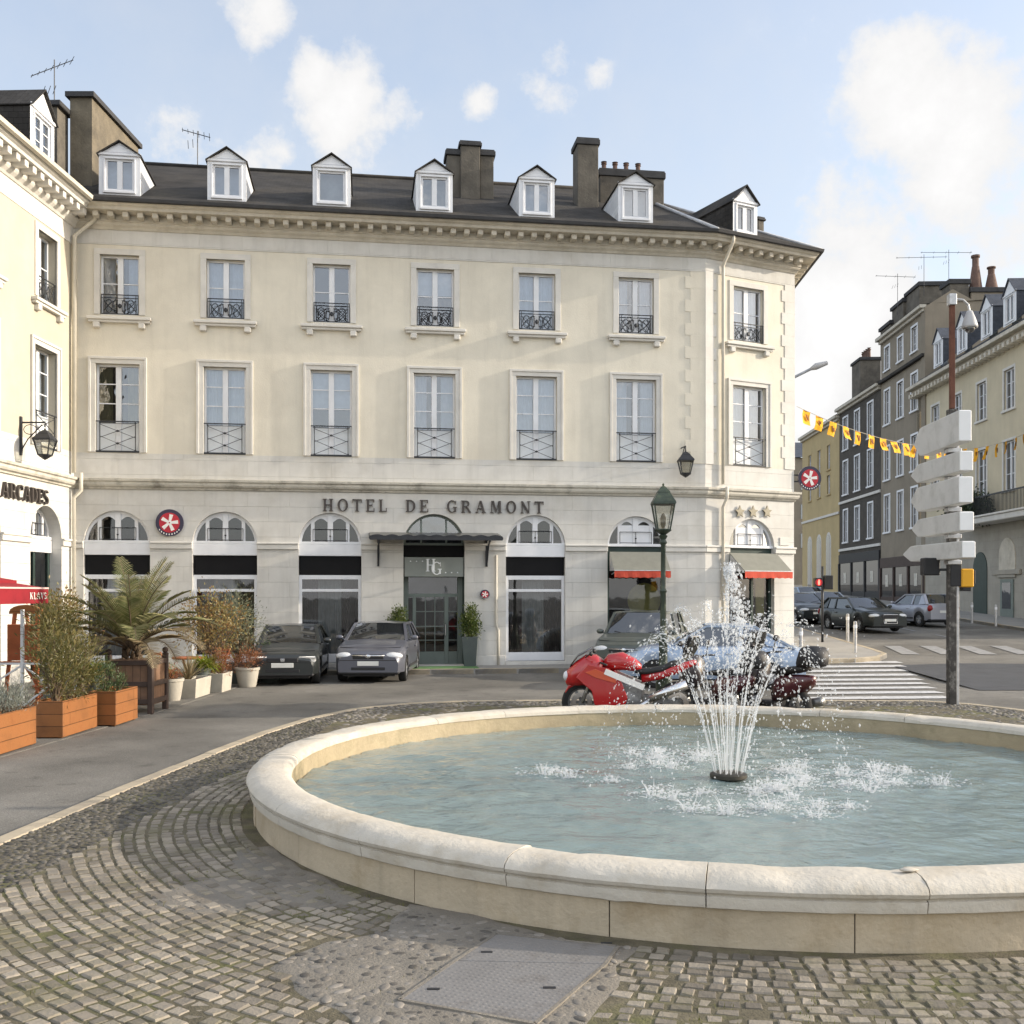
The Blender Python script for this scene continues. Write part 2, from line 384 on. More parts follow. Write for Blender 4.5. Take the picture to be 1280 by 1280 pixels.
# ------------------------------------------------------------------ sky, sun, camera
SUN_EL, SUN_AZ = 18.5, 4.0          # degrees; azimuth measured from +X towards +Y
def make_world():
    w = bpy.data.worlds.new('World'); scene.world = w; w.use_nodes = True
    nt = w.node_tree; N = nt.nodes; Lk = nt.links
    bg = N['Background']
    sky = N.new('ShaderNodeTexSky'); sky.sky_type = 'NISHITA'; sky.sun_disc = False
    sky.sun_elevation = rad(SUN_EL); sky.sun_rotation = rad(90 - SUN_AZ)
    sky.air_density = 1.0; sky.dust_density = 2.6; sky.ozone_density = 1.0; sky.altitude = 200
    tc = N.new('ShaderNodeTexCoord'); nrm = N.new('ShaderNodeVectorMath'); nrm.operation = 'NORMALIZE'; Lk.new(tc.outputs['Generated'], nrm.inputs[0])
    d = nrm.outputs[0]
    # warped directions for the cloud outlines
    nz = N.new('ShaderNodeTexNoise'); nz.inputs['Scale'].default_value = 8.5; nz.inputs['Detail'].default_value = 8; nz.inputs['Roughness'].default_value = .62
    Lk.new(d, nz.inputs['Vector'])
    big = N.new('ShaderNodeTexNoise'); big.inputs['Scale'].default_value = 2.3; big.inputs['Detail'].default_value = 5
    Lk.new(d, big.inputs['Vector'])
    def math_(op, a, b=None, c=None):
        x = N.new('ShaderNodeMath'); x.operation = op
        for i, v in enumerate((a, b, c)):
            if v is None: continue
            if hasattr(v, 'node'): Lk.new(v, x.inputs[i])
            else: x.inputs[i].default_value = v
        return x.outputs[0]
    def blob(px, py, r, amp, prev):
        v = Vector(((px-HX)/FOC, 1.0, (HY-py)/FOC)).normalized()
        ds = N.new('ShaderNodeVectorMath'); ds.operation = 'DISTANCE'; Lk.new(d, ds.inputs[0]); ds.inputs[1].default_value = v
        mr = N.new('ShaderNodeMapRange'); mr.interpolation_type = 'SMOOTHSTEP'; Lk.new(ds.outputs['Value'], mr.inputs[0])
        mr.inputs[1].default_value = 0; mr.inputs[2].default_value = r / FOC; mr.inputs[3].default_value = amp; mr.inputs[4].default_value = 0
        return mr.outputs[0] if prev is None else math_('MAXIMUM', prev, mr.outputs[0])
    s = None
    for b in [(440,115,112,.62),(400,95,80,.58),(495,130,70,.5),(325,25,75,.50),(700,75,75,.44),(745,88,50,.4),(600,128,60,.46),(680,115,95,.42),
              (1150,135,150,.66),(1200,190,130,.62),(1110,100,70,.5),(1180,235,150,.58),(1085,290,160,.56),(1060,390,190,.6),(1240,300,130,.45),(990,480,170,.6),
              (230,205,120,.33),(330,205,90,.30),(1290,60,80,.2),(1000,20,80,.16),(30,90,60,.2),(1270,420,160,.5)]:
        s = blob(*b, s)
    dens = math_('ADD', s, math_('MULTIPLY', math_('SUBTRACT', nz.outputs['Fac'], .5), 1.25))
    # unseen cloud, thickened behind the camera to brighten the shaded facade
    dens2 = math_('ADD', math_('MULTIPLY', math_('SUBTRACT', big.outputs['Fac'], .56), 1.6), math_('MULTIPLY', math_('SUBTRACT', nz.outputs['Fac'], .5), .9))
    sep = N.new('ShaderNodeSeparateXYZ'); Lk.new(d, sep.inputs[0])
    back = N.new('ShaderNodeMapRange'); Lk.new(sep.outputs['Y'], back.inputs[0]); back.inputs[1].default_value = .45; back.inputs[2].default_value = -.1; back.inputs[3].default_value = -1; back.inputs[4].default_value = .22
    dens = math_('MAXIMUM', dens, math_('ADD', dens2, back.outputs[0]))
    mk = N.new('ShaderNodeMapRange'); mk.interpolation_type = 'SMOOTHSTEP'; Lk.new(dens, mk.inputs[0]); mk.inputs[1].default_value = .09; mk.inputs[2].default_value = .42
    # thin veil of high cloud, stronger low down
    veil = N.new('ShaderNodeMapRange'); Lk.new(sep.outputs['Z'], veil.inputs[0]); veil.inputs[1].default_value = 0; veil.inputs[2].default_value = .5; veil.inputs[3].default_value = .7; veil.inputs[4].default_value = .40
    wisp = math_('MULTIPLY', veil.outputs[0], math_('ADD', .6, math_('MULTIPLY', nz.outputs['Fac'], .8)))
    mask = math_('MAXIMUM', mk.outputs[0], wisp)
    shade = N.new('ShaderNodeMapRange'); Lk.new(dens, shade.inputs[0]); shade.inputs[1].default_value = .2; shade.inputs[2].default_value = .75; shade.inputs[3].default_value = .84; shade.inputs[4].default_value = 1.05
    cl = N.new('ShaderNodeVectorMath'); cl.operation = 'SCALE'; cl.inputs[0].default_value = CLOUD; bb = N.new('ShaderNodeMapRange'); Lk.new(sep.outputs['Y'], bb.inputs[0]); bb.inputs[1].default_value = .5; bb.inputs[2].default_value = -.3; bb.inputs[3].default_value = 1; bb.inputs[4].default_value = 2.0  # clouds out of view made brighter to lift the shaded facade
    Lk.new(math_('MULTIPLY', shade.outputs[0], bb.outputs[0]), cl.inputs['Scale'])
    mx = N.new('ShaderNodeMix'); mx.data_type = 'RGBA'; Lk.new(mask, mx.inputs['Factor']); 
    Lk.new(sky.outputs[0], mx.inputs['A']); Lk.new(cl.outputs[0], mx.inputs['B'])
    Lk.new(mx.outputs['Result'], bg.inputs['Color']); bg.inputs['Strength'].default_value = SKY
CLOUD = (3.05, 3.03, 3.02)
SKY = .145
make_world()
sd = bpy.data.lights.new('sun', 'SUN'); sd.energy = 2.35; sd.angle = rad(.53); sd.color = (1.0, .89, .74)
so = bpy.data.objects.new('sun', sd); COL.objects.link(so)
dv = Vector((-math.cos(rad(SUN_EL))*math.cos(rad(SUN_AZ)), -math.cos(rad(SUN_EL))*math.sin(rad(SUN_AZ)), -math.sin(rad(SUN_EL))))
so.rotation_euler = dv.to_track_quat('-Z', 'Y').to_euler(); so.location = (40, 10, 30)
cd = bpy.data.cameras.new('camera'); cam = bpy.data.objects.new('camera', cd); COL.objects.link(cam)
cam.location = (0, 0, CAMH); cam.rotation_euler = (rad(90), 0, 0)
cd.sensor_width = 36; cd.lens = 36 * FOC / 1280; cd.shift_y = (HY - 640) / 1280; cd.clip_end = 3000; cd.clip_start = .1
scene.camera = cam
scene.view_settings.view_transform = 'Standard'; scene.view_settings.look = 'None'; scene.view_settings.exposure = 1.20; scene.view_settings.gamma = 1
scene.render.engine = 'CYCLES'; scene.cycles.use_denoising = True
scene.cycles.max_bounces = 6; scene.cycles.diffuse_bounces = 3; scene.cycles.glossy_bounces = 3; scene.cycles.transmission_bounces = 4; scene.cycles.transparent_max_bounces = 12
scene.cycles.caustics_reflective = False; scene.cycles.caustics_refractive = False

# ------------------------------------------------------------------ ground materials
def asphalt():
    m = mat('asphalt', (.160,.152,.136), .88, .16, .8, .006, 160, spec=.3)
    nt = m.node_tree; N = nt.nodes; Lk = nt.links; b = N['Principled BSDF']
    src = b.inputs['Base Color'].links[0].from_socket; geo = N.new('ShaderNodeNewGeometry')
    def layer(src, scale, a, c, lo, hi, detail=6):
        n = N.new('ShaderNodeTexNoise'); n.inputs['Scale'].default_value = scale; n.inputs['Detail'].default_value = detail; Lk.new(geo.outputs['Position'], n.inputs[0])
        r = N.new('ShaderNodeMapRange'); Lk.new(n.outputs['Fac'], r.inputs[0]); r.inputs[1].default_value = a; r.inputs[2].default_value = c; r.inputs[3].default_value = lo; r.inputs[4].default_value = hi
        x = N.new('ShaderNodeMix'); x.data_type = 'RGBA'; x.blend_type = 'MULTIPLY'; x.inputs['Factor'].default_value = 1
        cb = N.new('ShaderNodeCombineColor')
        for i in range(3): Lk.new(r.outputs[0], cb.inputs[i])
        Lk.new(src, x.inputs['A']); Lk.new(cb.outputs[0], x.inputs['B']); return x.outputs['Result']
    src = layer(src, 90, .35, .68, .70, 1.38, 3)
    src = layer(src, .33, .42, .58, .82, 1.14)
    src = layer(src, 2.3, .60, .70, 1.0, .72)
    Lk.new(src, b.inputs['Base Color'])
    return m
M['asphalt'] = asphalt()
M['asphalt_dark'] = mat('dark_bluish_asphalt', (.072,.075,.082), .9, .15, 1.2, .005, 160, spec=.25)  # darker, bluer grey for the road patch
M['sett'] = mat('granite_setts', (.225,.197,.158), .85, .2, 1.2, .010, 35, island=.34, stain=(.15,.14,.07), ss=1.3)
M['mortar'] = mat('mossy_joints', (.115,.10,.066), .95, .35, 5, .015, 40, stain=(.12,.13,.03), ss=1.1)
M['concrete'] = mat('rough_mortar_bed', (.20,.18,.15), .92, .18, 3, .012, 45, stain=(.16,.15,.13), ss=1.6)
M['pebble'] = mat('river_pebbles', (.16,.145,.125), .6, .2, 3, .004, 40, island=.55)
M['pebble_dark'] = mat('dark_river_pebbles', (.088,.080,.067), .6, .2, 3, .004, 40, island=.6)
def hatch_mat():
    m = mat('steel_tread_plate', (.25,.24,.23), .55, .12, 3, 0, metal=.35, stain=(.13,.115,.10), ss=3)
    nt = m.node_tree; N = nt.nodes; Lk = nt.links; b = N['Principled BSDF']
    tc = N.new('ShaderNodeTexCoord'); mp = N.new('ShaderNodeMapping'); mp.inputs['Scale'].default_value = (26, 26, 1); mp.inputs['Rotation'].default_value = (0, 0, .5); Lk.new(tc.outputs['UV'], mp.inputs[0])
    ck = N.new('ShaderNodeTexVoronoi'); ck.inputs['Scale'].default_value = 1.0; ck.inputs['Randomness'].default_value = .25; Lk.new(mp.outputs[0], ck.inputs['Vector'])
    r = N.new('ShaderNodeMapRange'); Lk.new(ck.outputs['Distance'], r.inputs[0]); r.inputs[1].default_value = .18; r.inputs[2].default_value = .36; r.inputs[3].default_value = .0018; r.inputs[4].default_value = 0
    bp = N.new('ShaderNodeBump'); bp.inputs['Distance'].default_value = 1; Lk.new(r.outputs[0], bp.inputs['Height']); Lk.new(bp.outputs[0], b.inputs['Normal'])
    return m
M['hatch'] = hatch_mat()

# ------------------------------------------------------------------ ground sheet
def grid_sheet(name, xs, ys, zf, m):
    nx = len(xs)
    V = [(x, y, zf(x, y)) for y in ys for x in xs]
    F = [(j*nx+i, j*nx+i+1, (j+1)*nx+i+1, (j+1)*nx+i) for j in range(len(ys)-1) for i in range(nx-1)]
    b = MB(); b.add(V, F); return b.build(name, m, None, True)
xs = [-600,-250,-100,-50] + [-30+1.5*i for i in range(0, 54)] + [60,80,120,250,600]
ys = [-400,-120,-40,-15] + [0+1.5*i for i in range(0, 84)] + [135,160,220,400,1500]
structure(grid_sheet('road', xs, ys, lambda x, y: gh(x, y) - .004, M['asphalt']))

def drape(pts, off):
    return [(p[0], p[1], gh(*p) + off) for p in pts]
def strip_on_ground(mb, a, b, w, off=.011, n=6):
    a, b = Vector(a).to_2d(), Vector(b).to_2d(); t = (b-a).normalized(); p = Vector((-t.y, t.x)) * w/2
    for i in range(n):
        q0, q1 = a + (b-a)*i/n, a + (b-a)*(i+1)/n
        mb.poly(*drape([q0+p, q0-p, q1-p, q1+p][::-1], off))
# patch of road in a darker, bluer grey
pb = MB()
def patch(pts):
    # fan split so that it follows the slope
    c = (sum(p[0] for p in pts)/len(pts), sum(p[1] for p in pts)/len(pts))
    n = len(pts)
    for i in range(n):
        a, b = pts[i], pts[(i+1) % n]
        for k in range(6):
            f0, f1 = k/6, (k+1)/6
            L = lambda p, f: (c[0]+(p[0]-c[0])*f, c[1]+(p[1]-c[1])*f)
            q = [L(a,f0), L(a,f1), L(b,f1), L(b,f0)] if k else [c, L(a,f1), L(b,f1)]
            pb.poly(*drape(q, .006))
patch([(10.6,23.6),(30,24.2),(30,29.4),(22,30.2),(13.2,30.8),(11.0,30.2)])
structure(pb.build('road_patch', M['asphalt_dark']))
# zebra crossings and lane line
zb = MB(); zf = MB()
M['paint_worn'] = mat('faded_road_paint', (.27,.27,.27), .85, .2, 4, .002, 80, stain=(.15,.15,.15), ss=5)
for i in range(9):
    y = 21.75 + i * 1.14
    xa = 5.9 + (y-21.8) * .26
    strip_on_ground(zb, (xa, y), (xa + 3.35, y + .28), .52)
for i in range(9):
    x = 12.9 + i * 1.25
    strip_on_ground(zf, (x, 33.6), (x + .55, 36.8), .55)
for i in range(5):
    x = 16.5 + i*1.2; y = 39.5 + i * 4.6
    strip_on_ground(zf, (17.0 + i*.1, y), (17.15 + i*.1, y + 2.6), .14)
structure(zb.build('road_marking', M['paint_mark'])); structure(zf.build('road_marking', M['paint_worn']))

# ------------------------------------------------------------------ the fountain square: kerb, pebbles, setts
FC = (2.33, 11.2); RO = 5.02
KL = [(-5.1,-2),(-4.95,3),(-4.62,8.0),(-4.42,11.0),(-4.15,14.0),(-3.9,16.2),(-3.55,18.0),(-3.0,19.5),(-2.1,20.45),(-.9,20.95),(1.0,21.1),(5,21.1),(8.2,20.95),(9.0,20.3),(9.5,19.2),(9.75,17),(9.95,12),(10.1,5),(10.2,-2)]
def offset_line(P, d):
    out = []
    for i, p in enumerate(P):
        a = Vector(P[max(i-1,0)]); b = Vector(P[min(i+1,len(P)-1)]); t = (b-a).normalized()
        out.append((p[0] + t.y*d, p[1] - t.x*d))
    return out
def inside(pt, P):
    c = False; n = len(P); x, y = pt
    for i in range(n):
        x1, y1 = P[i]; x2, y2 = P[(i+1) % n]
        if (y1 > y) != (y2 > y) and x < (x2-x1)*(y-y1)/(y2-y1)+x1: c = not c
    return c
def dense(P, st=.4):
    out = []
    for i in range(len(P)-1):
        a, b = Vector(P[i]), Vector(P[i+1]); n = max(1, int((b-a).length/st))
        out += [tuple(a+(b-a)*k/n) for k in range(n)]
    return out + [P[-1]]
kd = dense(KL, .9)
ki = offset_line(kd, .17)
kb = MB()
for i in range(len(kd)-1):
    a, b, c, d = kd[i], kd[i+1], ki[i+1], ki[i]
    g = .008
    def lp(p, q, f): return (p[0]+(q[0]-p[0])*f, p[1]+(q[1]-p[1])*f)
    q = [lp(a,b,g), lp(a,b,1-g), lp(d,c,1-g), lp(d,c,g)]
    kb.slab(q[::-1], -.05, .055 + rnd.uniform(-.004,.004))
structure(kb.build('kerb_strip', M['kerb'], bevel=.012))
plaza_in = offset_line(KL, .17); pl = MB()
# mortar bed as a fan-free grid clipped to the kerb line
pl_poly = [(p[0], p[1], .039) for p in offset_line(kd, .08)]
pl.poly(*pl_poly)
structure(pl.build('mortar_bed', M['mortar']))

hatch_px = [(499,1251),(569.5,1202),(620,1168.6),(772,1184),(757,1206),(669,1281)]
HQ = [gp(x, y, .05) for x, y in hatch_px]
patches = {
 'a': [gp(x,y,.03) for x,y in [(205,1112),(262,1098),(330,1104),(348,1126),(300,1146),(215,1142),(180,1128)]],
 'b': [gp(x,y,.03) for x,y in [(300,1060),(342,1058),(420,1110),(450,1132),(395,1140),(335,1116),(290,1080)]],
 'c': [gp(x,y,.03) for x,y in [(340,1212),(395,1180),(480,1168),(520,1128),(700,1168),(800,1188),(775,1230),(735,1290),(640,1320),(440,1310),(420,1262),(365,1240)]],
 'd': [gp(x,y,.03) for x,y in [(1000,1206),(1100,1202),(1150,1226),(1120,1250),(1010,1246),(960,1228)]],
 'e': [gp(x,y,.03) for x,y in [(0,1120),(60,1090),(150,1040),(210,1020),(232,1040),(130,1090),(90,1110),(0,1150)]],
}
def wobble(P, amp=.05):
    out = []
    for i in range(len(P)):
        a, b = P[i], P[(i+1) % len(P)]
        for k in range(5):
            f = k/5; x, y = a[0]+(b[0]-a[0])*f, a[1]+(b[1]-a[1])*f
            q = noise.noise_vector(Vector((x*3, y*3, 0)))
            out.append((x+q.x*amp, y+q.y*amp))
    return out
patches = {k: wobble(v, .09) for k, v in patches.items()}
cb = MB()
for k in 'abc':
    P = patches[k]; cx = sum(p[0] for p in P)/len(P); cy = sum(p[1] for p in P)/len(P); n = len(P); RR = (0,.3,.55,.75,.88,.96,1.0); V = []
    for f in RR:
        for p in P:
            x, y = cx+(p[0]-cx)*f, cy+(p[1]-cy)*f
            h = (.050 if k == 'c' else .0475)+.007*noise.noise(Vector((x*6,y*6,2)))+.003*noise.noise(Vector((x*25,y*25,2)))
            V.append((x,y,h if f < .95 else (.042 if f < 1 else .030)))
    cb.add(V, [(i*n+j,i*n+(j+1)%n,(i+1)*n+(j+1)%n,(i+1)*n+j) for i in range(len(RR)-1) for j in range(n)])
structure(cb.build('concrete_patch', M['concrete'], None, True))
# setts laid in rings round the fountain, one raised block each
sb = MB()
plz = offset_line(KL, .17)
band = offset_line(KL, .95)
def fn(p): return noise.noise(Vector((p[0]*.7, p[1]*.7, 3)))
def sett(cx, cy, ang, l, w, h):
    ca, sa = math.cos(ang), math.sin(ang); e = .012
    tz = [rnd.uniform(-.004,.004) for _ in range(4)]
    P = []
    for (k, zz) in ((0, -.02), (e, 0)):
        for i, (sx, sy) in enumerate(((-1,-1),(1,-1),(1,1),(-1,1))):
            x = sx*(l/2-k) + rnd.uniform(-.006,.006); y = sy*(w/2-k) + rnd.uniform(-.006,.006)
            P.append((cx + x*ca - y*sa, cy + x*sa + y*ca, h + zz + (tz[i] if k else 0)))
    sb.add(P, [(4,5,6,7)] + [(i,(i+1)%4,(i+1)%4+4,i+4) for i in range(4)])
nset = 0
r = RO + .10
while r < 12.5:
    w = .105 + rnd.uniform(-.010,.010); a = rnd.uniform(0, 1)
    end = a + 2*math.pi
    while a < end:
        l = .112 + rnd.uniform(-.022,.034); da = l / r
        am = a + da/2; x, y = FC[0] + r*math.cos(am), FC[1] + r*math.sin(am); a += da
        if y < 1.0 or y > 13.5 or x > 9.2 or r > 7.4 and y > 10.5 and x > 2: continue
        if not inside((x,y), band): continue
        if inside((x,y), HQ) or inside((x,y), patches['c']): continue
        if rnd.random() < .006: continue
        und = .046 + .008*fn((x,y)) + rnd.uniform(-.005,.005)
        sett(x, y, am + math.pi/2 + rnd.uniform(-.05,.05), l - rnd.uniform(.008,.018), w - rnd.uniform(.008,.016), und); nset += 1
    r += w
structure(sb.build('sett_paving', M['sett']))
# grass and moss growing in the joints
mg = MB()
for i in range(2600):
    x = rnd.uniform(-4.4, 4); y = rnd.uniform(4.6, 9.5)
    if not inside((x,y), band) or (x-FC[0])**2+(y-FC[1])**2 < (RO+.02)**2 or inside((x,y), HQ): continue
    if noise.noise(Vector((x*.9, y*.9, 9))) < .12: continue
    for k in range(5):
        a = rnd.uniform(0, 6.28); h = rnd.uniform(.012,.032); q = rnd.uniform(.003,.02)
        dx, dy = math.cos(a)*.004, math.sin(a)*.004
        bx, by = x+rnd.uniform(-.03,.03), y+rnd.uniform(-.03,.03)
        mg.poly((bx-dx,by-dy,.028),(bx+dx,by+dy,.028),(bx+q*math.cos(a+1.5),by+q*math.sin(a+1.5),.035+h))
tag(mg.build('joint_grass', leaf_mat('joint_grass', (.10,.12,.02), (.17,.16,.05), .25)), 'sparse yellow green grass in the sett joints', 'grass', None, 'stuff')
# pebbles set in mortar
def pebbles(name, test, area, n, rr, m, base=.045, flat=.5):
    b = MB(); pts = []
    cell = {}
    x0,x1,y0,y1 = area; tries = 0
    while len(pts) < n and tries < n*14:
        tries += 1
        x, y = rnd.uniform(x0,x1), rnd.uniform(y0,y1)
        if not test((x,y)): continue
        r_ = rnd.uniform(*rr); k = (int(x/.12), int(y/.12)); bad = False
        for i in (-1,0,1):
            for j in (-1,0,1):
                for q in cell.get((k[0]+i,k[1]+j), ()):
                    if (q[0]-x)**2+(q[1]-y)**2 < ((q[2]+r_)*.92)**2: bad = True
        if bad: continue
        cell.setdefault(k, []).append((x,y,r_)); pts.append(1)
        e = rnd.uniform(1.0,1.7); a = rnd.uniform(0,3.14)
        b.blob((x,y,base), (r_*e, r_/e**.3, r_*flat*rnd.uniform(.7,1.2)), 1, .06, Matrix.Rotation(a, 3, 'Z'))
    return structure(b.build(name, m, None, True))
pb2 = MB(); kk = dense(KL, .5); ka, kc = offset_line(kk, .17), offset_line(kk, .95)
for i in range(len(kk)-1):
    pb2.poly((*ka[i],.034), (*ka[i+1],.034), (*kc[i+1],.034), (*kc[i],.034))
structure(pb2.build('pebble_bed', M['concrete']))
ring = lambda p: inside(p, plz) and not inside(p, band)
pebbles('pebble_border', ring, (-5.2,-3.0,6.0,20.8), 7200, (.019,.034), M['pebble_dark'], .034, .6)
pebbles('pebble_border', ring, (-3.6,9.8,17.5,21.2), 1500, (.03,.05), M['pebble'], .034, .45)
far = lambda p: inside(p, band) and (p[0]-FC[0])**2+(p[1]-FC[1])**2 > (RO+.05)**2 and not (p[1] < 13.5 and p[0] < 2)
pebbles('pebble_field', far, (-4,9.2,12.5,20.2), 1400, (.04,.06), M['pebble'], .03, .4)
pc_c = [(sum(q[0] for q in patches['c'])/len(patches['c'])+(p[0]-sum(q[0] for q in patches['c'])/len(patches['c']))*.93, sum(q[1] for q in patches['c'])/len(patches['c'])+(p[1]-sum(q[1] for q in patches['c'])/len(patches['c']))*.93) for p in patches['c']]
pebbles('pebble_paving', lambda p: inside(p, pc_c) and not inside(p, HQ) and (p[0]-FC[0])**2+(p[1]-FC[1])**2 > (RO+.05)**2, (-2.2,1.6,4.3,8), 420, (.016,.036), M['pebble'], .047, .28)
# access hatch: two tread plates in a frame
hx = [HQ[0],HQ[1],HQ[4],HQ[5]], [HQ[1],HQ[2],HQ[3],HQ[4]]
hr = thing('access_hatch', 'double steel tread plate hatch flush with the cobbles beside the fountain', 'manhole cover', ((HQ[0][0]+HQ[3][0])/2, (HQ[0][1]+HQ[3][1])/2, .05))
for q in hx:
    c = (sum(p[0] for p in q)/4, sum(p[1] for p in q)/4)
    qq = [(c[0]+(p[0]-c[0])*.985, c[1]+(p[1]-c[1])*.985) for p in q]
    b = MB(); b.slab(qq if (qq[1][0]-qq[0][0])*(qq[2][1]-qq[0][1])-(qq[1][1]-qq[0][1])*(qq[2][0]-qq[0][0]) > 0 else qq[::-1], .02, .058)
    pp = b.build('cover_plate', M['hatch'], hr, bevel=.004)
    hb = MB()
    for (f, g) in ((.12,.3),(.86,.72)):
        X = [qq[0][i]+(qq[3][i]-qq[0][i])*f+(qq[1][i]-qq[0][i])*g for i in (0,1)]
        hb.bbox(X[0]-.035, X[0]+.035, X[1]-.012, X[1]+.012, .0585, .063, .002)
    hb.build('lifting_slot', M['blackplastic'], pp)
fb = MB()
outl = [HQ[0],HQ[5],HQ[4],HQ[3],HQ[2],HQ[1]]
for i in range(6):
    a, b_ = outl[i], outl[(i+1) % 6]; fb.bar((a[0],a[1],.045),(b_[0],b_[1],.045), .022, .03)
fb.build('hatch_frame', M['concrete'], hr)
# ------------------------------------------------------------------ fountain
M['f_rim'] = mat('weathered_white_rim_stone', (.52,.48,.41), .85, .10, 2.2, .009, 18, stain=(.40,.34,.25), ss=1.8, streak=.2)
M['f_wall'] = mat('ochre_stained_basin_stone', (.50,.42,.305), .85, .10, 2.5, .008, 22, stain=(.34,.25,.14), ss=1.1, streak=.45)
M['f_in'] = mat('wet_ochre_basin_lining', (.36,.295,.19), .5, .12, 3, .006, 20, stain=(.22,.19,.11), ss=2)
M['f_floor'] = mat('pale_blue_basin_floor', (.42,.56,.56), .7, .12, 1.2, .004, 12, stain=(.20,.29,.28), ss=.8)
ft = thing('fountain', 'round pale stone fountain basin with a thick rounded rim and clear blue green water', 'fountain', (FC[0], FC[1], 0))
WZ = .205
wb = MB(); nb = 21; off0 = .17
for i in range(nb):
    a0 = off0 + 2*math.pi*i/nb; a1 = off0 + 2*math.pi*(i+1)/nb; g = .0009
    dr = rnd.uniform(-.006,.006)
    wb.lathe([(4.80,-.1),(RO-.06+dr,-.1),(RO-.06+dr,.27),(RO-.054+dr,.28),(4.80,.28)], (FC[0],FC[1],0), 8, a0+g, a1-g)
wb.build('basin_wall', M['f_wall'], ft, True, autos=35)
jb = MB(); jb.lathe([(4.7,-.1),(RO-.075,-.1),(RO-.075,.275)], (FC[0],FC[1],0), 120); jb.build('wall_joint', M['chimney'], ft, True)
rb = MB(); nr = 24; off1 = .03
prof = [(4.66,.39),(4.60,.40),(4.608,.445),(4.64,.475),(4.69,.488),(4.80,.493),(4.90,.488),(4.97,.470),(5.015,.440),(5.03,.41),(5.02,.385),(4.995,.368),(4.992,.362),(5.008,.356),(5.008,.352),(4.996,.288),(4.985,.281),(4.70,.281)]
for i in range(nr):
    a0 = off1 + 2*math.pi*i/nr; a1 = off1 + 2*math.pi*(i+1)/nr; g = .0007
    dz = rnd.uniform(-.003,.003); dr = rnd.uniform(-.003,.003); m = 14; P = []
    for k in range(m+1):
        a = a0+g+(a1-a0-2*g)*k/m
        for (r_, z) in prof:
            q = Vector((r_*math.cos(a), r_*math.sin(a), z))
            n1 = noise.noise(q*3.1+Vector((i*3,0,0))); n2 = noise.noise(q*9)
            chip = max(0, n1+.5*n2-.22) * .06 if z > .43 else (max(0, n1+.4*n2-.55)*.10 if z < .36 else 0)
            P.append((FC[0]+(r_+dr-chip*.5)*math.cos(a), FC[1]+(r_+dr-chip*.5)*math.sin(a), z+dz-chip*.7+.004*n2))
    mm = len(prof); F = []
    for k in range(m):
        for t in range(mm-1): F.append((k*mm+t+1, k*mm+t, (k+1)*mm+t, (k+1)*mm+t+1)[::-1])
    F += [tuple(range(mm)), tuple(range(m*mm+mm-1, m*mm-1, -1))]
    rb.add(P, F)
rb.build('basin_rim', M['f_rim'], ft, True, autos=32)
ib = MB(); ib.lathe([(4.615,.42),(4.615,-.12)], (FC[0],FC[1],0), 120); ib.build('basin_lining', M['f_in'], ft, True)
fb = MB(); fb.lathe([(0.001,-.02),(4.62,-.02)], (FC[0],FC[1],0), 96); fb.build('basin_floor', M['f_floor'], ft, True)
# dark drain cover and weed lying on the floor of the basin
dx, dy = gp(690, 1022, .02)
db = MB()
for k in range(26):
    a = rnd.uniform(0,6.28); q = rnd.uniform(0,.24)
    db.blob((dx+math.cos(a)*q*1.3, dy+math.sin(a)*q, .05), (rnd.uniform(.06,.16), rnd.uniform(.06,.13), .085), 1, .2)
db.build('drain_weed', mat('dark_pond_weed', (.035,.035,.028), .8, .3, 5), ft, True)

def water_mat():
    m = bpy.data.materials.new('fountain_water'); m.use_nodes = True
    nt = m.node_tree; N = nt.nodes; Lk = nt.links; N.clear()
    out = N.new('ShaderNodeOutputMaterial'); mx = N.new('ShaderNodeMixShader'); gl = N.new('ShaderNodeBsdfGlossy'); gl.inputs['Roughness'].default_value = .04
    tr = N.new('ShaderNodeBsdfTransparent'); tr.inputs[0].default_value = (.74,.90,.90,1)
    df = N.new('ShaderNodeBsdfDiffuse'); df.inputs[0].default_value = (.48,.62,.62,1)
    body = N.new('ShaderNodeMixShader'); body.inputs[0].default_value = .40; Lk.new(tr.outputs[0], body.inputs[1]); Lk.new(df.outputs[0], body.inputs[2])
    fr = N.new('ShaderNodeFresnel'); fr.inputs[0].default_value = 1.33
    geo = N.new('ShaderNodeNewGeometry')
    nz = N.new('ShaderNodeTexNoise'); nz.inputs['Scale'].default_value = 9; nz.inputs['Detail'].default_value = 4; Lk.new(geo.outputs['Position'], nz.inputs['Vector'])
    a = N.new('ShaderNodeMath'); a.operation = 'MULTIPLY'; a.inputs[1].default_value = .018; Lk.new(nz.outputs['Fac'], a.inputs[0])
    bp = N.new('ShaderNodeBump'); bp.inputs['Distance'].default_value = 1; bp.inputs['Strength'].default_value = 1; Lk.new(a.outputs[0], bp.inputs['Height'])
    for n in (gl, fr): Lk.new(bp.outputs[0], n.inputs['Normal'])
    Lk.new(fr.outputs[0], mx.inputs[0]); Lk.new(body.outputs[0], mx.inputs[1]); Lk.new(gl.outputs[0], mx.inputs[2]); Lk.new(mx.outputs[0], out.inputs[0])
    return m
M['water'] = water_mat()
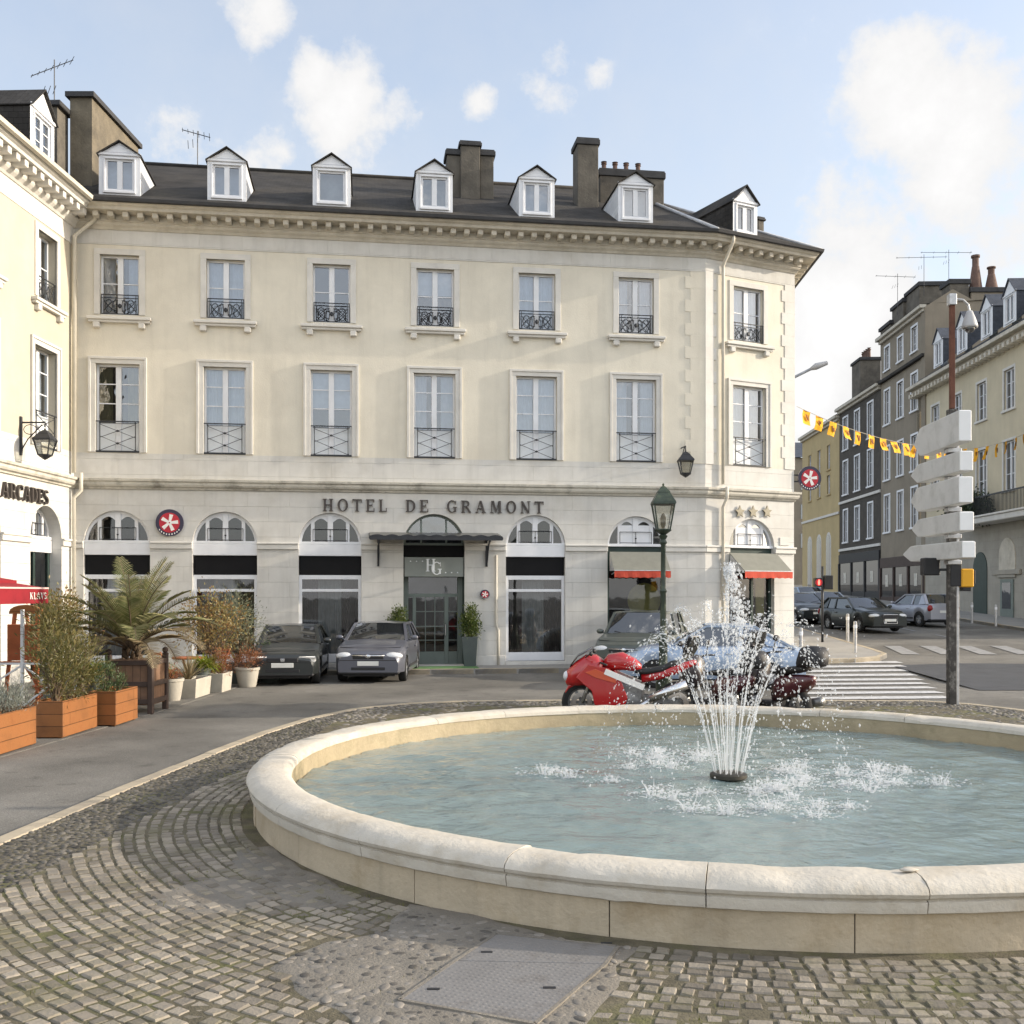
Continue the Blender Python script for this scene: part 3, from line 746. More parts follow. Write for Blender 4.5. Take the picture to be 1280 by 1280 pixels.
# landing points of the jets
NJ = 22
land = []
for i in range(46):
    a = rnd.uniform(0, 6.283); r_ = rnd.choice((1.5,1.75,1.9,.9,1.25)) * rnd.uniform(.85,1.15)
    land.append((FC[0]+r_*math.cos(a), FC[1]+r_*math.sin(a)*.9))
wm = MB(); st = .055; n = int(9.3/st)
P = []; idx = {}
for j in range(n+1):
    for i in range(n+1):
        x = -4.65+i*st; y = -4.65+j*st; rr_ = math.hypot(x,y)
        if rr_ > 4.64: continue
        h = .024*noise.noise(Vector((x*1.9,y*2.6,1)))+.011*noise.noise(Vector((x*5,y*6,4)))+.006*noise.noise(Vector((x*11,y*12,8)))
        dmin = 9
        for (lx, ly) in land[::3]:
            d = math.hypot(x+FC[0]-lx, y+FC[1]-ly)
            h += .006*math.exp(-d*1.3)*math.sin(d*26)
            dmin = min(dmin, d)
        idx[i,j] = len(P); P.append((FC[0]+x, FC[1]+y, WZ+h))
F = [(idx[i,j],idx[i+1,j],idx[i+1,j+1],idx[i,j+1]) for j in range(n) for i in range(n) if (i,j) in idx and (i+1,j) in idx and (i,j+1) in idx and (i+1,j+1) in idx]
wm.add(P, F); structure(wm.build('water', M['water'], None, True))
# nozzle
nzb = MB(); nzb.lathe([(.03,-.25),(.03,-.02),(.17,.0),(.20,.02),(.20,.055),(.17,.07),(.13,.072),(.0,.06)], (FC[0],FC[1],WZ), 20)
nzl = nzb.build('spray_nozzle', mat('bronze_nozzle', (.05,.045,.035), .5, .2, 8, metal=.4), ft, True, autos=40)
def spray_mat():
    m = bpy.data.materials.new('white_water'); m.use_nodes = True
    nt = m.node_tree; N = nt.nodes; Lk = nt.links
    b = N['Principled BSDF']; b.inputs['Base Color'].default_value = (.80,.82,.84,1); b.inputs['Roughness'].default_value = .12; b.inputs['IOR'].default_value = 1.33
    out = N['Material Output']; tr = N.new('ShaderNodeBsdfTransparent'); ms = N.new('ShaderNodeMixShader'); ms.inputs[0].default_value = .60
    t = N.new('ShaderNodeBsdfTranslucent'); t.inputs[0].default_value = (.85,.87,.9,1); m2 = N.new('ShaderNodeMixShader'); m2.inputs[0].default_value = .35
    Lk.new(b.outputs[0], m2.inputs[1]); Lk.new(t.outputs[0], m2.inputs[2])
    Lk.new(m2.outputs[0], ms.inputs[1]); Lk.new(tr.outputs[0], ms.inputs[2]); Lk.new(ms.outputs[0], out.inputs[0]); return m
M['spray'] = spray_mat()
sp = MB(); G = 9.8
def traj(a, r0, vr, vz, t): 
    rr_ = r0 + vr*t
    return Vector((FC[0]+math.cos(a)*rr_, FC[1]+math.sin(a)*rr_, WZ+.06+vz*t-.5*G*t*t))
def drop(p, v, s, el=1.4):
    q = v.normalized() if v.length > .1 else Vector((0,0,1))
    sp.blob(p, (s, s*rnd.uniform(.7,1.1), s*el), 0, .25, q.to_track_quat('Z','Y').to_matrix())
jets = []
for i in range(16): jets.append((2*math.pi*(i+rnd.uniform(-.2,.2))/16, .15, rnd.uniform(.95,1.4), rnd.uniform(5.0,6.0)))
for i in range(11): jets.append((2*math.pi*(i+.5)/11, .09, rnd.uniform(.45,.75), rnd.uniform(5.5,6.0)))
for i in range(3): jets.append((rnd.uniform(0,6.28), .02, rnd.uniform(.0,.07), 6.55))
for ji, (a, r0, vr, vz) in enumerate(jets):
    tend = (vz + math.sqrt(vz*vz+2*G*.06))/G
    ts = .17+rnd.uniform(-.02,.05)
    pts = [traj(a, r0, vr, vz, ts*k/9)+Vector((rnd.uniform(-.004,.004),rnd.uniform(-.004,.004),0)) for k in range(10)]
    sp.tube(pts, [.0055*rnd.uniform(.6,1.3) for _ in pts], 5, False)
    t = ts*.6
    while t < tend:
        if vr < .1 and t > .75: break
        k = (t-ts*.6)/tend
        t += rnd.uniform(.001,.0055)*(1+1.3*k) if vr > .1 else rnd.uniform(.0006,.004)
        p = traj(a, r0, vr, vz, t); s = .008+.13*k*k if k < .7 else .065
        s *= rnd.uniform(.6,1.3)
        p = p + Vector((rnd.gauss(0,s*.75), rnd.gauss(0,s*.75), rnd.gauss(0,s)))
        if p.z < WZ: continue
        v = Vector((math.cos(a)*vr, math.sin(a)*vr, vz-G*t))
        drop(p, v, rnd.choice((.002,.003,.003,.004,.005,.006,.008,.010))*(.75+.5*k), rnd.uniform(1.5,3.2) if k < .4 else rnd.uniform(.9,2.2))
# torn column at the top of the middle jets
for i in range(900):
    f = rnd.random(); z = 1.35+1.18*f; w_ = .045+.075*(1-abs(f-.35))
    c = Vector((FC[0]+.09+.05*math.sin(f*5)+rnd.gauss(0,w_*.62), FC[1]+rnd.gauss(0,w_*.62), z))
    drop(c, Vector((rnd.gauss(0,.3),rnd.gauss(0,.3),1)), rnd.choice((.003,.004,.005,.007,.009,.013)), rnd.uniform(1,2.6))
# loose drops thrown wide
for i in range(1000):
    a = rnd.uniform(0,6.28); r_ = abs(rnd.gauss(.7,.45)); z = rnd.uniform(.3,2.25)*(1-.12*r_)
    drop(Vector((FC[0]+r_*math.cos(a)+.22*rnd.random()*z, FC[1]+r_*math.sin(a), z)), Vector((rnd.gauss(0,.2),0,1)), rnd.choice((.0018,.0025,.003,.004,.006,.010)), rnd.uniform(.8,2.0))
so_ = sp.build('water_spray', M['spray'], None, True)
tag(so_, 'plume of white water jets and drops rising from the nozzle in the basin', 'water jet', None, 'stuff')
fo = MB()
for (lx, ly) in land:
    big = rnd.uniform(.5,1.15)
    for k in range(int(230*big)):
        a = rnd.uniform(0,6.28); q = abs(rnd.gauss(0,.10*big)); h = max(0, rnd.gauss(.035,.05))*big*math.exp(-q*3)
        s = rnd.choice((.002,.003,.003,.004,.005,.006,.009))
        fo.blob((lx+math.cos(a)*q*2.0, ly+math.sin(a)*q*1.1, WZ+.006+h), (s*2.0, s*1.5, s*rnd.uniform(.5,1.2)), 0, .25)
    for k in range(int(12*big)):
        a = rnd.uniform(0,6.28); l = rnd.uniform(.05,.16)*big
        p0 = Vector((lx+math.cos(a)*.05, ly+math.sin(a)*.05, WZ)); p1 = p0+Vector((math.cos(a)*l*.6, math.sin(a)*l*.5, l))
        fo.tube([p0, p0.lerp(p1,.5)+Vector((0,0,.02)), p1], [.006,.004,.0015], 5, False)
tag(fo.build('water_splash', M['spray'], None, True), 'ring of white splashes where the jets fall back on the basin water', 'splash', None, 'stuff')
# chip of stone lying on the rim
cx, cy = gp(1133, 1086, .5)
ch = MB(); ch.blob((cx,cy-.04,.505), (.055,.03,.012), 1, .15)
tag(ch.build('stone_chip', M['f_rim'], None, True), 'small broken stone chip lying on the near fountain rim', 'stone')
# ------------------------------------------------------------------ wall helpers
def wall_panel(mb, u0, u1, z0, z1, ops, d=0.0, dep=.28, back=True):
    """wall sheet with real openings; ops: (ua,ub,za,zb,arched)"""
    us = sorted({u0,u1}|{o[0] for o in ops}|{o[1] for o in ops}); zs = sorted({z0,z1}|{o[2] for o in ops}|{o[3] for o in ops})
    us = [u for u in us if u0 <= u <= u1]; zs = [z for z in zs if z0 <= z <= z1]
    for i in range(len(us)-1):
        for j in range(len(zs)-1):
            cu, cz = (us[i]+us[i+1])/2, (zs[j]+zs[j+1])/2
            if any(o[0]<cu<o[1] and o[2]<cz<o[3] for o in ops): continue
            mb.poly((us[i],d,zs[j]),(us[i+1],d,zs[j]),(us[i+1],d,zs[j+1]),(us[i],d,zs[j+1]))
    for (a,b,za,zb,arch) in ops:
        e = d+dep
        if arch:
            r = (b-a)/2; c = (a+b)/2; zc = zb-r; n = 20
            for i in range(n):
                t0, t1 = math.pi*(1-i/n), math.pi*(1-(i+1)/n)
                p0 = (c+r*math.cos(t0), zc+r*math.sin(t0)); p1 = (c+r*math.cos(t1), zc+r*math.sin(t1))
                mb.poly((p0[0],d,p0[1]),(p1[0],d,p1[1]),(p1[0],d,zb),(p0[0],d,zb))
                mb.poly((p0[0],d,p0[1]),(p0[0],e,p0[1]),(p1[0],e,p1[1]),(p1[0],d,p1[1]))
            zt = zc
        else:
            zt = zb; mb.poly((a,d,zb),(a,e,zb),(b,e,zb),(b,d,zb))
        mb.poly((a,d,za),(a,e,za),(a,e,zt),(a,d,zt)); mb.poly((b,d,za),(b,d,zt),(b,e,zt),(b,e,za)); mb.poly((a,d,za),(b,d,za),(b,e,za),(a,e,za))

def sweep(mb, path, prof, closed_ends=True):
    """profile [(out,z)] swept along wall corners [(x,y)], mitred; outward is to the right of travel (x cross up)"""
    P = [Vector((p[0],p[1])) for p in path]; n = len(P); rows = []
    for i in range(n):
        d0 = (P[i]-P[i-1]).normalized() if i else None
        d1 = (P[i+1]-P[i]).normalized() if i < n-1 else None
        n0 = Vector((d0.y,-d0.x)) if d0 else None; n1 = Vector((d1.y,-d1.x)) if d1 else None
        if n0 and n1:
            m = (n0+n1); m = m/ (m.length_squared/2) 
        else: m = n0 or n1
        rows.append([(P[i].x+m.x*o, P[i].y+m.y*o, z) for (o,z) in prof])
    k = len(prof); V = [p for r in rows for p in r]; F = []
    for i in range(n-1):
        for j in range(k-1):
            F.append((i*k+j, (i+1)*k+j, (i+1)*k+j+1, i*k+j+1))
    if closed_ends: F += [tuple(range(k-1,-1,-1)), tuple(range((n-1)*k, n*k))]
    mb.add(V, F)

def swag_rail(mb, u0, u1, z0, z1, d):
    """ornate small wrought iron rail"""
    t = .011
    mb.bar((u0,d,z1),(u1,d,z1),.03,.022); mb.bar((u0,d,z0),(u1,d,z0),.022); mb.bar((u0,d,z1-.09),(u1,d,z1-.09),.014)
    w = u1-u0; c = (u0+u1)/2; h = z1-.09-z0
    for u in (u0+.012,u0+.07,u1-.07,u1-.012): mb.bar((u,d,z0),(u,d,z1),.016)
    for s in (-1,1):
        for (cx,rx) in ((.29,.13),(.11,.07)):
            pts = [(c+s*w*(cx+rx*.75*math.cos(a)), d, z0+h*(.5+.42*math.sin(a))) for a in [k*math.pi/6 for k in range(12)]]
            mb.tube(pts, t, 4, False, True)
        pts = [(c+s*w*(.05+.38*f), d, z0+h*(.18+.7*f*f if s else 0)) for f in [k/6 for k in range(7)]]
        mb.tube(pts, t, 4); pts = [(c+s*w*(.05+.38*f), d, z0+h*(.85-.7*f*f)) for f in [k/6 for k in range(7)]]
        mb.tube(pts, t, 4)
    mb.blob((c,d-.01,z0+h*.5), (.05,.025,.07), 1)
def cross_rail(mb, u0, u1, z0, z1, d):
    mb.bar((u0,d,z1),(u1,d,z1),.035,.028); mb.bar((u0,d,z0+.02),(u1,d,z0+.02),.045,.05)
    for u in (u0+.1,u1-.1): mb.bar((u,d,z0),(u,d,z1),.02); mb.blob((u,d,z1-.05),(.028,.02,.028),0); mb.blob((u,d,z0+.05),(.03,.02,.03),0)
    zm = (z0+z1)/2
    mb.bar((u0+.1,d,z1-.06),(u1-.1,d,z1-.06),.012)
    for (a,b) in ((z0+.05,zm+.02),(zm-.02,z1-.08)):
        mb.bar((u0+.1,d,a),(u1-.1,d,b),.014); mb.bar((u0+.1,d,b),(u1-.1,d,a),.014)
        mb.blob(((u0+u1)/2,d-.008,(a+b)/2),(.045,.02,.032),1)

def casement(fr, win, o, nb=1, curtain=0, panel=0.0, d=.16, col='white'):
    """double casement in opening o=(u0,u1,z0,z1): frame, pane, curtain"""
    u0,u1,z0,z1 = o; f = MB(fr); t = .055
    zb = z0+panel
    f.bbox(u0,u0+t,d-.03,d+.05,z0,z1,.004); f.bbox(u1-t,u1,d-.03,d+.05,z0,z1,.004); f.bbox(u0+t,u1-t,d-.03,d+.05,z1-t,z1,.004); f.bbox(u0+t,u1-t,d-.03,d+.05,z0,z0+t,.004)
    c = (u0+u1)/2
    f.bbox(c-.075,c+.075,d-.045,d+.045,z0+t,z1-t,.006)
    for i in range(nb):
        z = zb+(z1-zb)*(i+1)/(nb+1)+(.06 if nb == 1 else 0)
        f.box(u0+t,c-.075,d-.012,d+.02,z-.014,z+.014); f.box(c+.075,u1-t,d-.012,d+.02,z-.014,z+.014)
    fo_ = f.build('frame', M[col], win)
    if panel:
        p = MB(fr); p.bbox(u0+t,c-.075,d-.02,d+.03,z0+t,zb,.01); p.bbox(c+.075,u1-t,d-.02,d+.03,z0+t,zb,.01); p.build('lower_panel', M['panelw'], win)
    g = MB(fr); zg = zb if panel else z0+t
    g.poly((u0+t,d+.006,zg),(c-.075,d+.006,zg),(c-.075,d+.006,z1-t),(u0+t,d+.006,z1-t)); g.poly((c+.075,d+.006,zg),(u1-t,d+.006,zg),(u1-t,d+.006,z1-t),(c+.075,d+.006,z1-t))
    g.build('pane', M['glass'], win)
    if curtain:
        k = MB(fr); n = 30; side = curtain == 1
        def cloth(a, b, dd):
            P = []; 
            for i in range(n+1):
                u = a+(b-a)*i/n; w_ = dd+.02*math.sin(i*1.9)+.012*math.sin(i*.7+a)
                P += [(u,w_,z0),(u,w_,z1)]
            k.add(P, [(2*i,2*i+2,2*i+3,2*i+1) for i in range(n)])
        if curtain == 3: cloth(u0+.02,u1-.02,d+.14); k.v = [(p[0],p[1]*0+d+.14,p[2] if p[2] > z0+.1 else z1-(z1-z0)*.42) for p in k.v]
        elif side or curtain == 4: cloth(u0+.03,u0+(u1-u0)*.33,d+.16); cloth(u1-(u1-u0)*.33,u1-.03,d+.16)
        else: cloth(u0+.02,u1-.02,d+.16)
        k.build('blind' if curtain == 3 else 'curtain', M['curtaino'] if curtain == 4 else M['curtain'], win)
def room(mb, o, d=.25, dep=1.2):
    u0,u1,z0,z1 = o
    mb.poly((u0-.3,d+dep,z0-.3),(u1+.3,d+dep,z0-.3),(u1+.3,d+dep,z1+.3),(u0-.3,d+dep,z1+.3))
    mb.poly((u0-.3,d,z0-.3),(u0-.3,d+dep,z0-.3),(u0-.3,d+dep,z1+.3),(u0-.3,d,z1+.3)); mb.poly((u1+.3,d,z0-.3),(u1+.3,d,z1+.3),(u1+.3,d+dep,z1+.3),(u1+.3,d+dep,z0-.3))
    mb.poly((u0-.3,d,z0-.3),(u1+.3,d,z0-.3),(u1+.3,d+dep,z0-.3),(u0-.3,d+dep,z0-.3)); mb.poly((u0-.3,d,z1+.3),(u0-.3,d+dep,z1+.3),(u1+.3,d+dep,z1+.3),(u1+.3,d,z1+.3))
def surround(mb, o, w=.16, out=.035, bottom=False, double=False):
    u0,u1,z0,z1 = o
    zb = z0
    mb.bbox(u0-w,u0,-out,.05,zb,z1,.006); mb.bbox(u1,u1+w,-out,.05,zb,z1,.006); mb.bbox(u0-w,u1+w,-out,.05,z1,z1+w,.006)
    if double:
        e = w*.35; k = out+.03
        mb.bbox(u0-w-.002,u0-w+e,-k,-out+.004,zb,z1+w-e,.006); mb.bbox(u1+w-e,u1+w+.002,-k,-out+.004,zb,z1+w-e,.006); mb.bbox(u0-w-.004,u1+w+.004,-k,-out+.004,z1+w-e,z1+w+.003,.006)
def sill(mb, u0, u1, z, h=.15, out=.17):
    mb.bbox(u0,u1,-out,.1,z-h*.55,z,.012); mb.bbox(u0+.03,u1-.03,-out*.7,.1,z-h,z-h*.55,.01)
    for u in (u0+.16,u1-.34): mb.bbox(u,u+.18,-out*.75,.02,z-h-.15,z-h,.02)

def upper_window(fr, root, o3, kind, curtain, roomb, d=.16):
    sb = MB(fr)
    surround(sb, o3, .16 if kind == 3 else .19, .035, double=(kind == 1))
    if kind == 3: sill(sb, o3[0]-.33, o3[1]+.33, o3[2]-.08)
    w_ = sb.build('window', M['trim'], root)
    casement(fr, w_, o3, 1 if kind == 3 else 2, curtain, 0 if kind == 3 else (o3[3]-o3[2])*.34, d)
    rb_ = MB(fr)
    if kind == 3: swag_rail(rb_, o3[0]+.02, o3[1]-.02, o3[2]+.03, o3[2]+.55, .02)
    else: cross_rail(rb_, o3[0]+.01, o3[1]-.01, o3[2]+.0, o3[2]+(o3[3]-o3[2])*.35, .0)
    rb_.build('railing', M['iron'], w_)
    room(roomb, o3, d+.1)
    return w_

def lunette(fr, root, a, b, zs, r, style=0, d=.16):
    """arched fanlight above a shop front: little casement, side quadrants, rail"""
    c = (a+b)/2; f = MB(fr); n = 20
    # thick white ring and sill
    for i in range(n):
        t0, t1 = math.pi*i/n, math.pi*(i+1)/n; q = []
        for (rr_, dd) in ((r-.002,d-.03),(r-.075,d-.03),(r-.075,d+.05)):
            q.append([(c+rr_*math.cos(t), dd, zs+rr_*math.sin(t)) for t in (t0,t1)])
        f.poly(q[0][0],q[1][0],q[1][1],q[0][1]); f.poly(q[1][0],q[2][0],q[2][1],q[1][1])
    f.bbox(a,b,d-.1,d+.06,zs-.02,zs+.06,.006)
    iw = r*.56
    zt = zs+math.sqrt(max(0,(r-.07)**2-iw**2))
    for s in (-1,1):
        f.bbox(c+s*iw-.05,c+s*iw+.05,d-.035,d+.04,zs+.06,zt+.03,.004)
    f.bbox(c-.075,c+.075,d-.04,d+.04,zs+.06,zs+r-.07,.004)
    # solid heads of the little casement
    wn = f.build('fanlight', M['white'], root)
    h = MB(fr)
    for s in (-1,1):
        x0, x1 = (c-iw+.05, c-.075) if s < 0 else (c+.075, c+iw-.05)
        m = 8; top = [(x1+(x0-x1)*k/m) for k in range(m+1)]
        arc_ = [(x, zs+math.sqrt(max(0,(r-.07)**2-(x-c)**2))) for x in top]
        low = [(x, zs+(r*.70+.12*r*math.sin(math.pi*(x-x0)/(x1-x0)))) for x in top]
        for k in range(m):
            h.poly((low[k][0],d-.01,low[k][1]),(arc_[k][0],d-.01,arc_[k][1]),(arc_[k+1][0],d-.01,arc_[k+1][1]),(low[k+1][0],d-.01,low[k+1][1]))
        if style == 2: 
            h.poly((x0,d-.008,zs+.06),(x1,d-.008,zs+.06),(x1,d-.008,zs+r*.7),(x0,d-.008,zs+r*.7))
    h.build('casement_head', M['white'], wn)
    g = MB(fr); pts = [(c+(r-.05)*math.cos(math.pi*i/n), d+.012, zs+.03+(r-.05)*math.sin(math.pi*i/n)) for i in range(n+1)]
    g.poly(*pts[::-1]); g.build('pane', M['shopglass'], wn)
    rl = MB(fr)
    for z in (zs+.09, zs+r*.47): rl.bar((c-iw*.98,d-.07,z),(c+iw*.98,d-.07,z),.018)
    for u in (c-iw*.98,c,c+iw*.98): rl.bar((u,d-.07,zs+.06),(u,d-.07,zs+r*.47),.014)
    rl.blob((c,d-.075,zs+r*.25),(.03,.02,.03),0)
    rl.build('fanlight_rail', M['iron'], wn)

# ------------------------------------------------------------------ hotel
HF = Fr((-11.9,28.25), 8.18); U1 = 17.8
P0 = HF.w(0,0,0); P1 = HF.w(U1,0,0); AF = Fr(P1.to_2d(), 26.6); LA = 3.40; P2 = AF.w(LA,0,0); SF = Fr(P2.to_2d(), 87.6); P3 = SF.w(15,0,0)
PTH = [p.to_2d() for p in (P0,P1,P2,P3)]
hotel = thing('hotel_building', 'three storey cream hotel with arched ground floor and slate dormer roof behind the fountain', 'hotel', tuple(HF.w(U1/2,4,0)))
c3 = [(149.5,24.5),(282,24),(414.5,23.5),(544,23.5),(671,23),(795,22)]
top3 = [322,326,331,335.5,339.5,346.5]; bot3 = [396,399.5,402.5,406.5,411.5,417.5]
c1 = [(147,27.5),(281,26.5),(414,26),(543,26),(670.5,25.5),(795,25)]
top1 = [458,459.5,463,466,469.5,473.5]; bot1 = [566,568,570,572,575,578]
W3 = [HF.rect(c-h, t, c+h, b) for (c,h),t,b in zip(c3,top3,bot3)]
W1 = [HF.rect(c-h, t, c+h, b) for (c,h),t,b in zip(c1,top1,bot1)]
# level every row
def level(L):
    za = sum(o[2] for o in L)/len(L); zb = sum(o[3] for o in L)/len(L)
    return [(o[0],o[1],za,zb) for o in L]
W3, W1 = level(W3), level(W1)
Z_SB = W1[0][2]-.02            # top of the stone band = sill of first floor
Z_STR0, Z_STR1 = 5.08, 5.36
Z_FR0 = 11.74; Z_FR1 = 12.12; Z_EAVE = 12.68
A3 = AF.rect(916.5,356,954,428); A1 = AF.rect(915.7,481,957,582.5)
A3 = (A3[0],A3[1],W3[0][2],W3[0][3]); A1 = (A1[0],A1[1],W1[0][2],W1[0][3])
ub = MB(HF); wall_panel(ub, 0, U1, Z_SB, Z_FR0, [o+(False,) for o in W3+W1])
ub.build('upper_wall', M['render'], hotel)
ua = MB(AF); wall_panel(ua, 0, LA, Z_SB, Z_FR0, [A3+(False,),A1+(False,)]); ua.build('upper_wall', M['render'], hotel)
us_ = MB(SF); wall_panel(us_, 0, 15, 0, Z_FR1, []); us_.build('side_wall', M['render'], hotel)
# ground floor
AC = [(146,41),(281,39.5),(412.5,39),(542.5,39.5),(669.5,37),(795.5,36)]
GA = []
for c,h in AC:
    u0,u1 = HF.px(c-h,700)[0], HF.px(c+h,700)[0]; m = (u0+u1)/2; GA.append((m-.87,m+.87))
ZSP = 3.60; RA = .87
a0_, a1_ = AF.px(911.5,700)[0], AF.px(968,700)[0]; GAA = (a0_,a1_); RAA = (a1_-a0_)/2
gb = MB(HF); wall_panel(gb, 0, U1, -.3, Z_SB, [(a,b,(.0 if i == 3 else .25),ZSP+RA,True) for i,(a,b) in enumerate(GA)], dep=.34); gb.build('ground_wall', M['stone'], hotel)
ga = MB(AF); wall_panel(ga, 0, LA, -.3, Z_SB, [GAA+(.25,ZSP+RAA,True)], dep=.34); ga.build('ground_wall', M['stone'], hotel)
st_ = MB(); sweep(st_, PTH, [(0,Z_STR0-.03),(.05,Z_STR0-.02),(.06,Z_STR0+.02),(.13,Z_STR0+.05),(.16,Z_STR0+.10),(.16,Z_STR0+.16),(.21,Z_STR0+.19),(.22,Z_STR0+.25),(.02,Z_STR1),(0,Z_STR1)]); st_.build('string_course', M['string'], hotel)
fz = MB(); sweep(fz, PTH, [(0,Z_FR0-.02),(.02,Z_FR0-.018),(.02,Z_FR1),(0,Z_FR1)]); fz.build('frieze', M['stone'], hotel)
cn = MB(); sweep(cn, PTH, [(0,Z_FR1),(.05,Z_FR1+.002),(.09,Z_FR1+.06),(.15,Z_FR1+.10),(.17,Z_FR1+.13),(.17,Z_FR1+.17),(.2,Z_FR1+.18),(.2,Z_FR1+.36),(.58,Z_FR1+.37),(.60,Z_FR1+.44),(.66,Z_FR1+.47),(.70,Z_EAVE-.04),(.70,Z_EAVE-.01),(0,Z_EAVE+.02)])
cnr = cn.build('cornice', M['cornice'], hotel)
u = .28
while u < U1-.1: mu = MB(HF); mu.bbox(u-.075,u+.075,-.48,-.195,Z_FR1+.22,Z_FR1+.366,.012); mu.build('cornice_bracket', M['cornice'], cnr); u += .385
u = .18
while u < LA+.2: mu = MB(AF); mu.bbox(u-.075,u+.075,-.48,-.195,Z_FR1+.22,Z_FR1+.366,.012); mu.build('cornice_bracket', M['cornice'], cnr); u += .385
u = .3
while u < 3: mu = MB(SF); mu.bbox(u-.075,u+.075,-.48,-.195,Z_FR1+.22,Z_FR1+.366,.012); mu.build('cornice_bracket', M['cornice'], cnr); u += .385
gt = MB(); sweep(gt, PTH, [(.66,Z_EAVE+.0),(.74,Z_EAVE-.05),(.80,Z_EAVE-.03),(.82,Z_EAVE+.05),(.80,Z_EAVE+.06),(.70,Z_EAVE+.02)]); gt.build('gutter', M['chimcap'], hotel)
# quoins
qb = MB(HF); qa = MB(AF); qc = MB(AF)
z = Z_SB; i = 0
while z < Z_FR0-.05:
    h = min(.345, Z_FR0-z); w_ = .62 if i % 2 else .46
    qb.bbox(U1-w_,U1+.003,-.014,.02,z,z+h,.003); qa.bbox(-.003,.40 if i % 2 else .30,-.022,.02,z,z+h,.003)
    qc.bbox(LA-(.50 if i % 2 else .38),LA+.02,-.022,.02,z,z+h,.003)
    z += h; i += 1
qb.build('quoin', M['render'], hotel); qa.build('quoin', M['trim'], hotel); qc.build('quoin', M['trim'], hotel)
# impost mouldings between the arches
im = MB(HF); im2 = im
edges = [0]+[e for ab in GA for e in ab]+[U1]
for k in range(0, len(edges), 2):
    a, b = edges[k], edges[k+1]
    im = MB(HF); im.bbox(a,b,-.06,.02,ZSP-.17,ZSP-.03,.012); im.bbox(a-.002 if k else a,b+.002,-.09,.02,ZSP-.03,ZSP+.03,.012); im.build('impost', M['trim'], hotel)
ia = MB(AF)
for a,b in ((0,GAA[0]),(GAA[1],LA+.03)):
    ia = MB(AF); ia.bbox(a,b,-.06,.02,ZSP-.17,ZSP-.03,.012); ia.bbox(a,b+.02,-.09,.02,ZSP-.03,ZSP+.03,.012); ia.build('impost', M['trim'], hotel)
# plinth
pn = MB(HF); 
for k in range(0, len(edges), 2): pn = MB(HF); pn.bbox(edges[k],edges[k+1],-.015,.02,-.3,.42,.012); pn.build('plinth', M['trim'], hotel)
pn = MB(AF)
for a,b in ((0,GAA[0]),(GAA[1],LA)): pn = MB(AF); pn.bbox(a,b,-.015,.02,-.3,.55,.012); pn.build('plinth', M['trim'], hotel)
# windows
rm = MB(HF)
cur3 = [1,2,0,3,2,1]; cur1 = [4,2,3,1,2,1]
for k,o in enumerate(W3): upper_window(HF, hotel, o, 3, cur3[k], rm)
for k,o in enumerate(W1): upper_window(HF, hotel, o, 1, cur1[k], rm)
ra = MB(AF); upper_window(AF, hotel, A3, 3, 2, ra); upper_window(AF, hotel, A1, 1, 2, ra)
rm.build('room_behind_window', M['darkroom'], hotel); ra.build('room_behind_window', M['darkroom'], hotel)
# ground floor bays
rs = MB(HF)
for k,(a,b) in enumerate(GA):
    lunette(HF, hotel, a, b, ZSP, RA, {5:2}.get(k,0)) if k != 3 else None
    if k in (0,1,2,4):
        f = MB(HF); d = .17
        f.bbox(a,b,d-.11,d+.05,3.26,ZSP-.02,.01); 
        f.bbox(a,a+.09,d-.05,d+.05,.25,2.72,.006); f.bbox(b-.09,b,d-.05,d+.05,.25,2.72,.006)
        f.bbox(a+.09,b-.09,d-.05,d+.05,2.60,2.72,.006); f.bbox(a+.09,b-.09,d-.04,d+.05,2.25,2.33,.006); f.bbox(a+.09,b-.09,d-.05,d+.05,.25,.50,.006)
        sf_ = f.build('shop_window', M['white'], hotel)
        bp = MB(HF); bp.bbox(a+.02,b-.02,d-.03,d+.04,2.72,3.26,.005); bp.build('fascia_panel', M['blackpanel'], sf_)
        g = MB(HF)
        for z0,z1 in ((.5,2.25),(2.33,2.60)): g.poly((a+.09,d,z0),(b-.09,d,z0),(b-.09,d,z1),(a+.09,d,z1))
        g.build('pane', M['shopglass'], sf_)
        cu = MB(HF); cd_ = MB(HF); w_ = b-a
        def drape_(mb, x0, x1, dd, per):
            n = 40; P = []
            for i in range(n+1):
                uu = x0+(x1-x0)*i/n; P += [(uu,dd+.025*math.sin(i*per),.3),(uu,dd+.025*math.sin(i*per),2.62)]
            mb.add(P, [(2*i,2*i+2,2*i+3,2*i+1) for i in range(n)])
        drape_(cu, a+w_*.30, a+w_*.68, d+.25, .8); drape_(cd_, a+.05, a+w_*.30, d+.24, 1.5); drape_(cd_, a+w_*.68, b-.05, d+.24, 1.5)
        cu.build('net_curtain', M['curtaing'], sf_); cd_.build('dark_curtain', M['curtaind'], sf_)
        sl = MB(HF); sl.bbox(a-.02,b+.02,-.05,.3,.12,.25,.012); sl.build('stone_sill', M['trim'], sf_)
    room(rs, (a,b,.3,ZSP+RA-.35), .30, 1.4)
rs.build('room_behind_window', M['shoproom'], hotel)
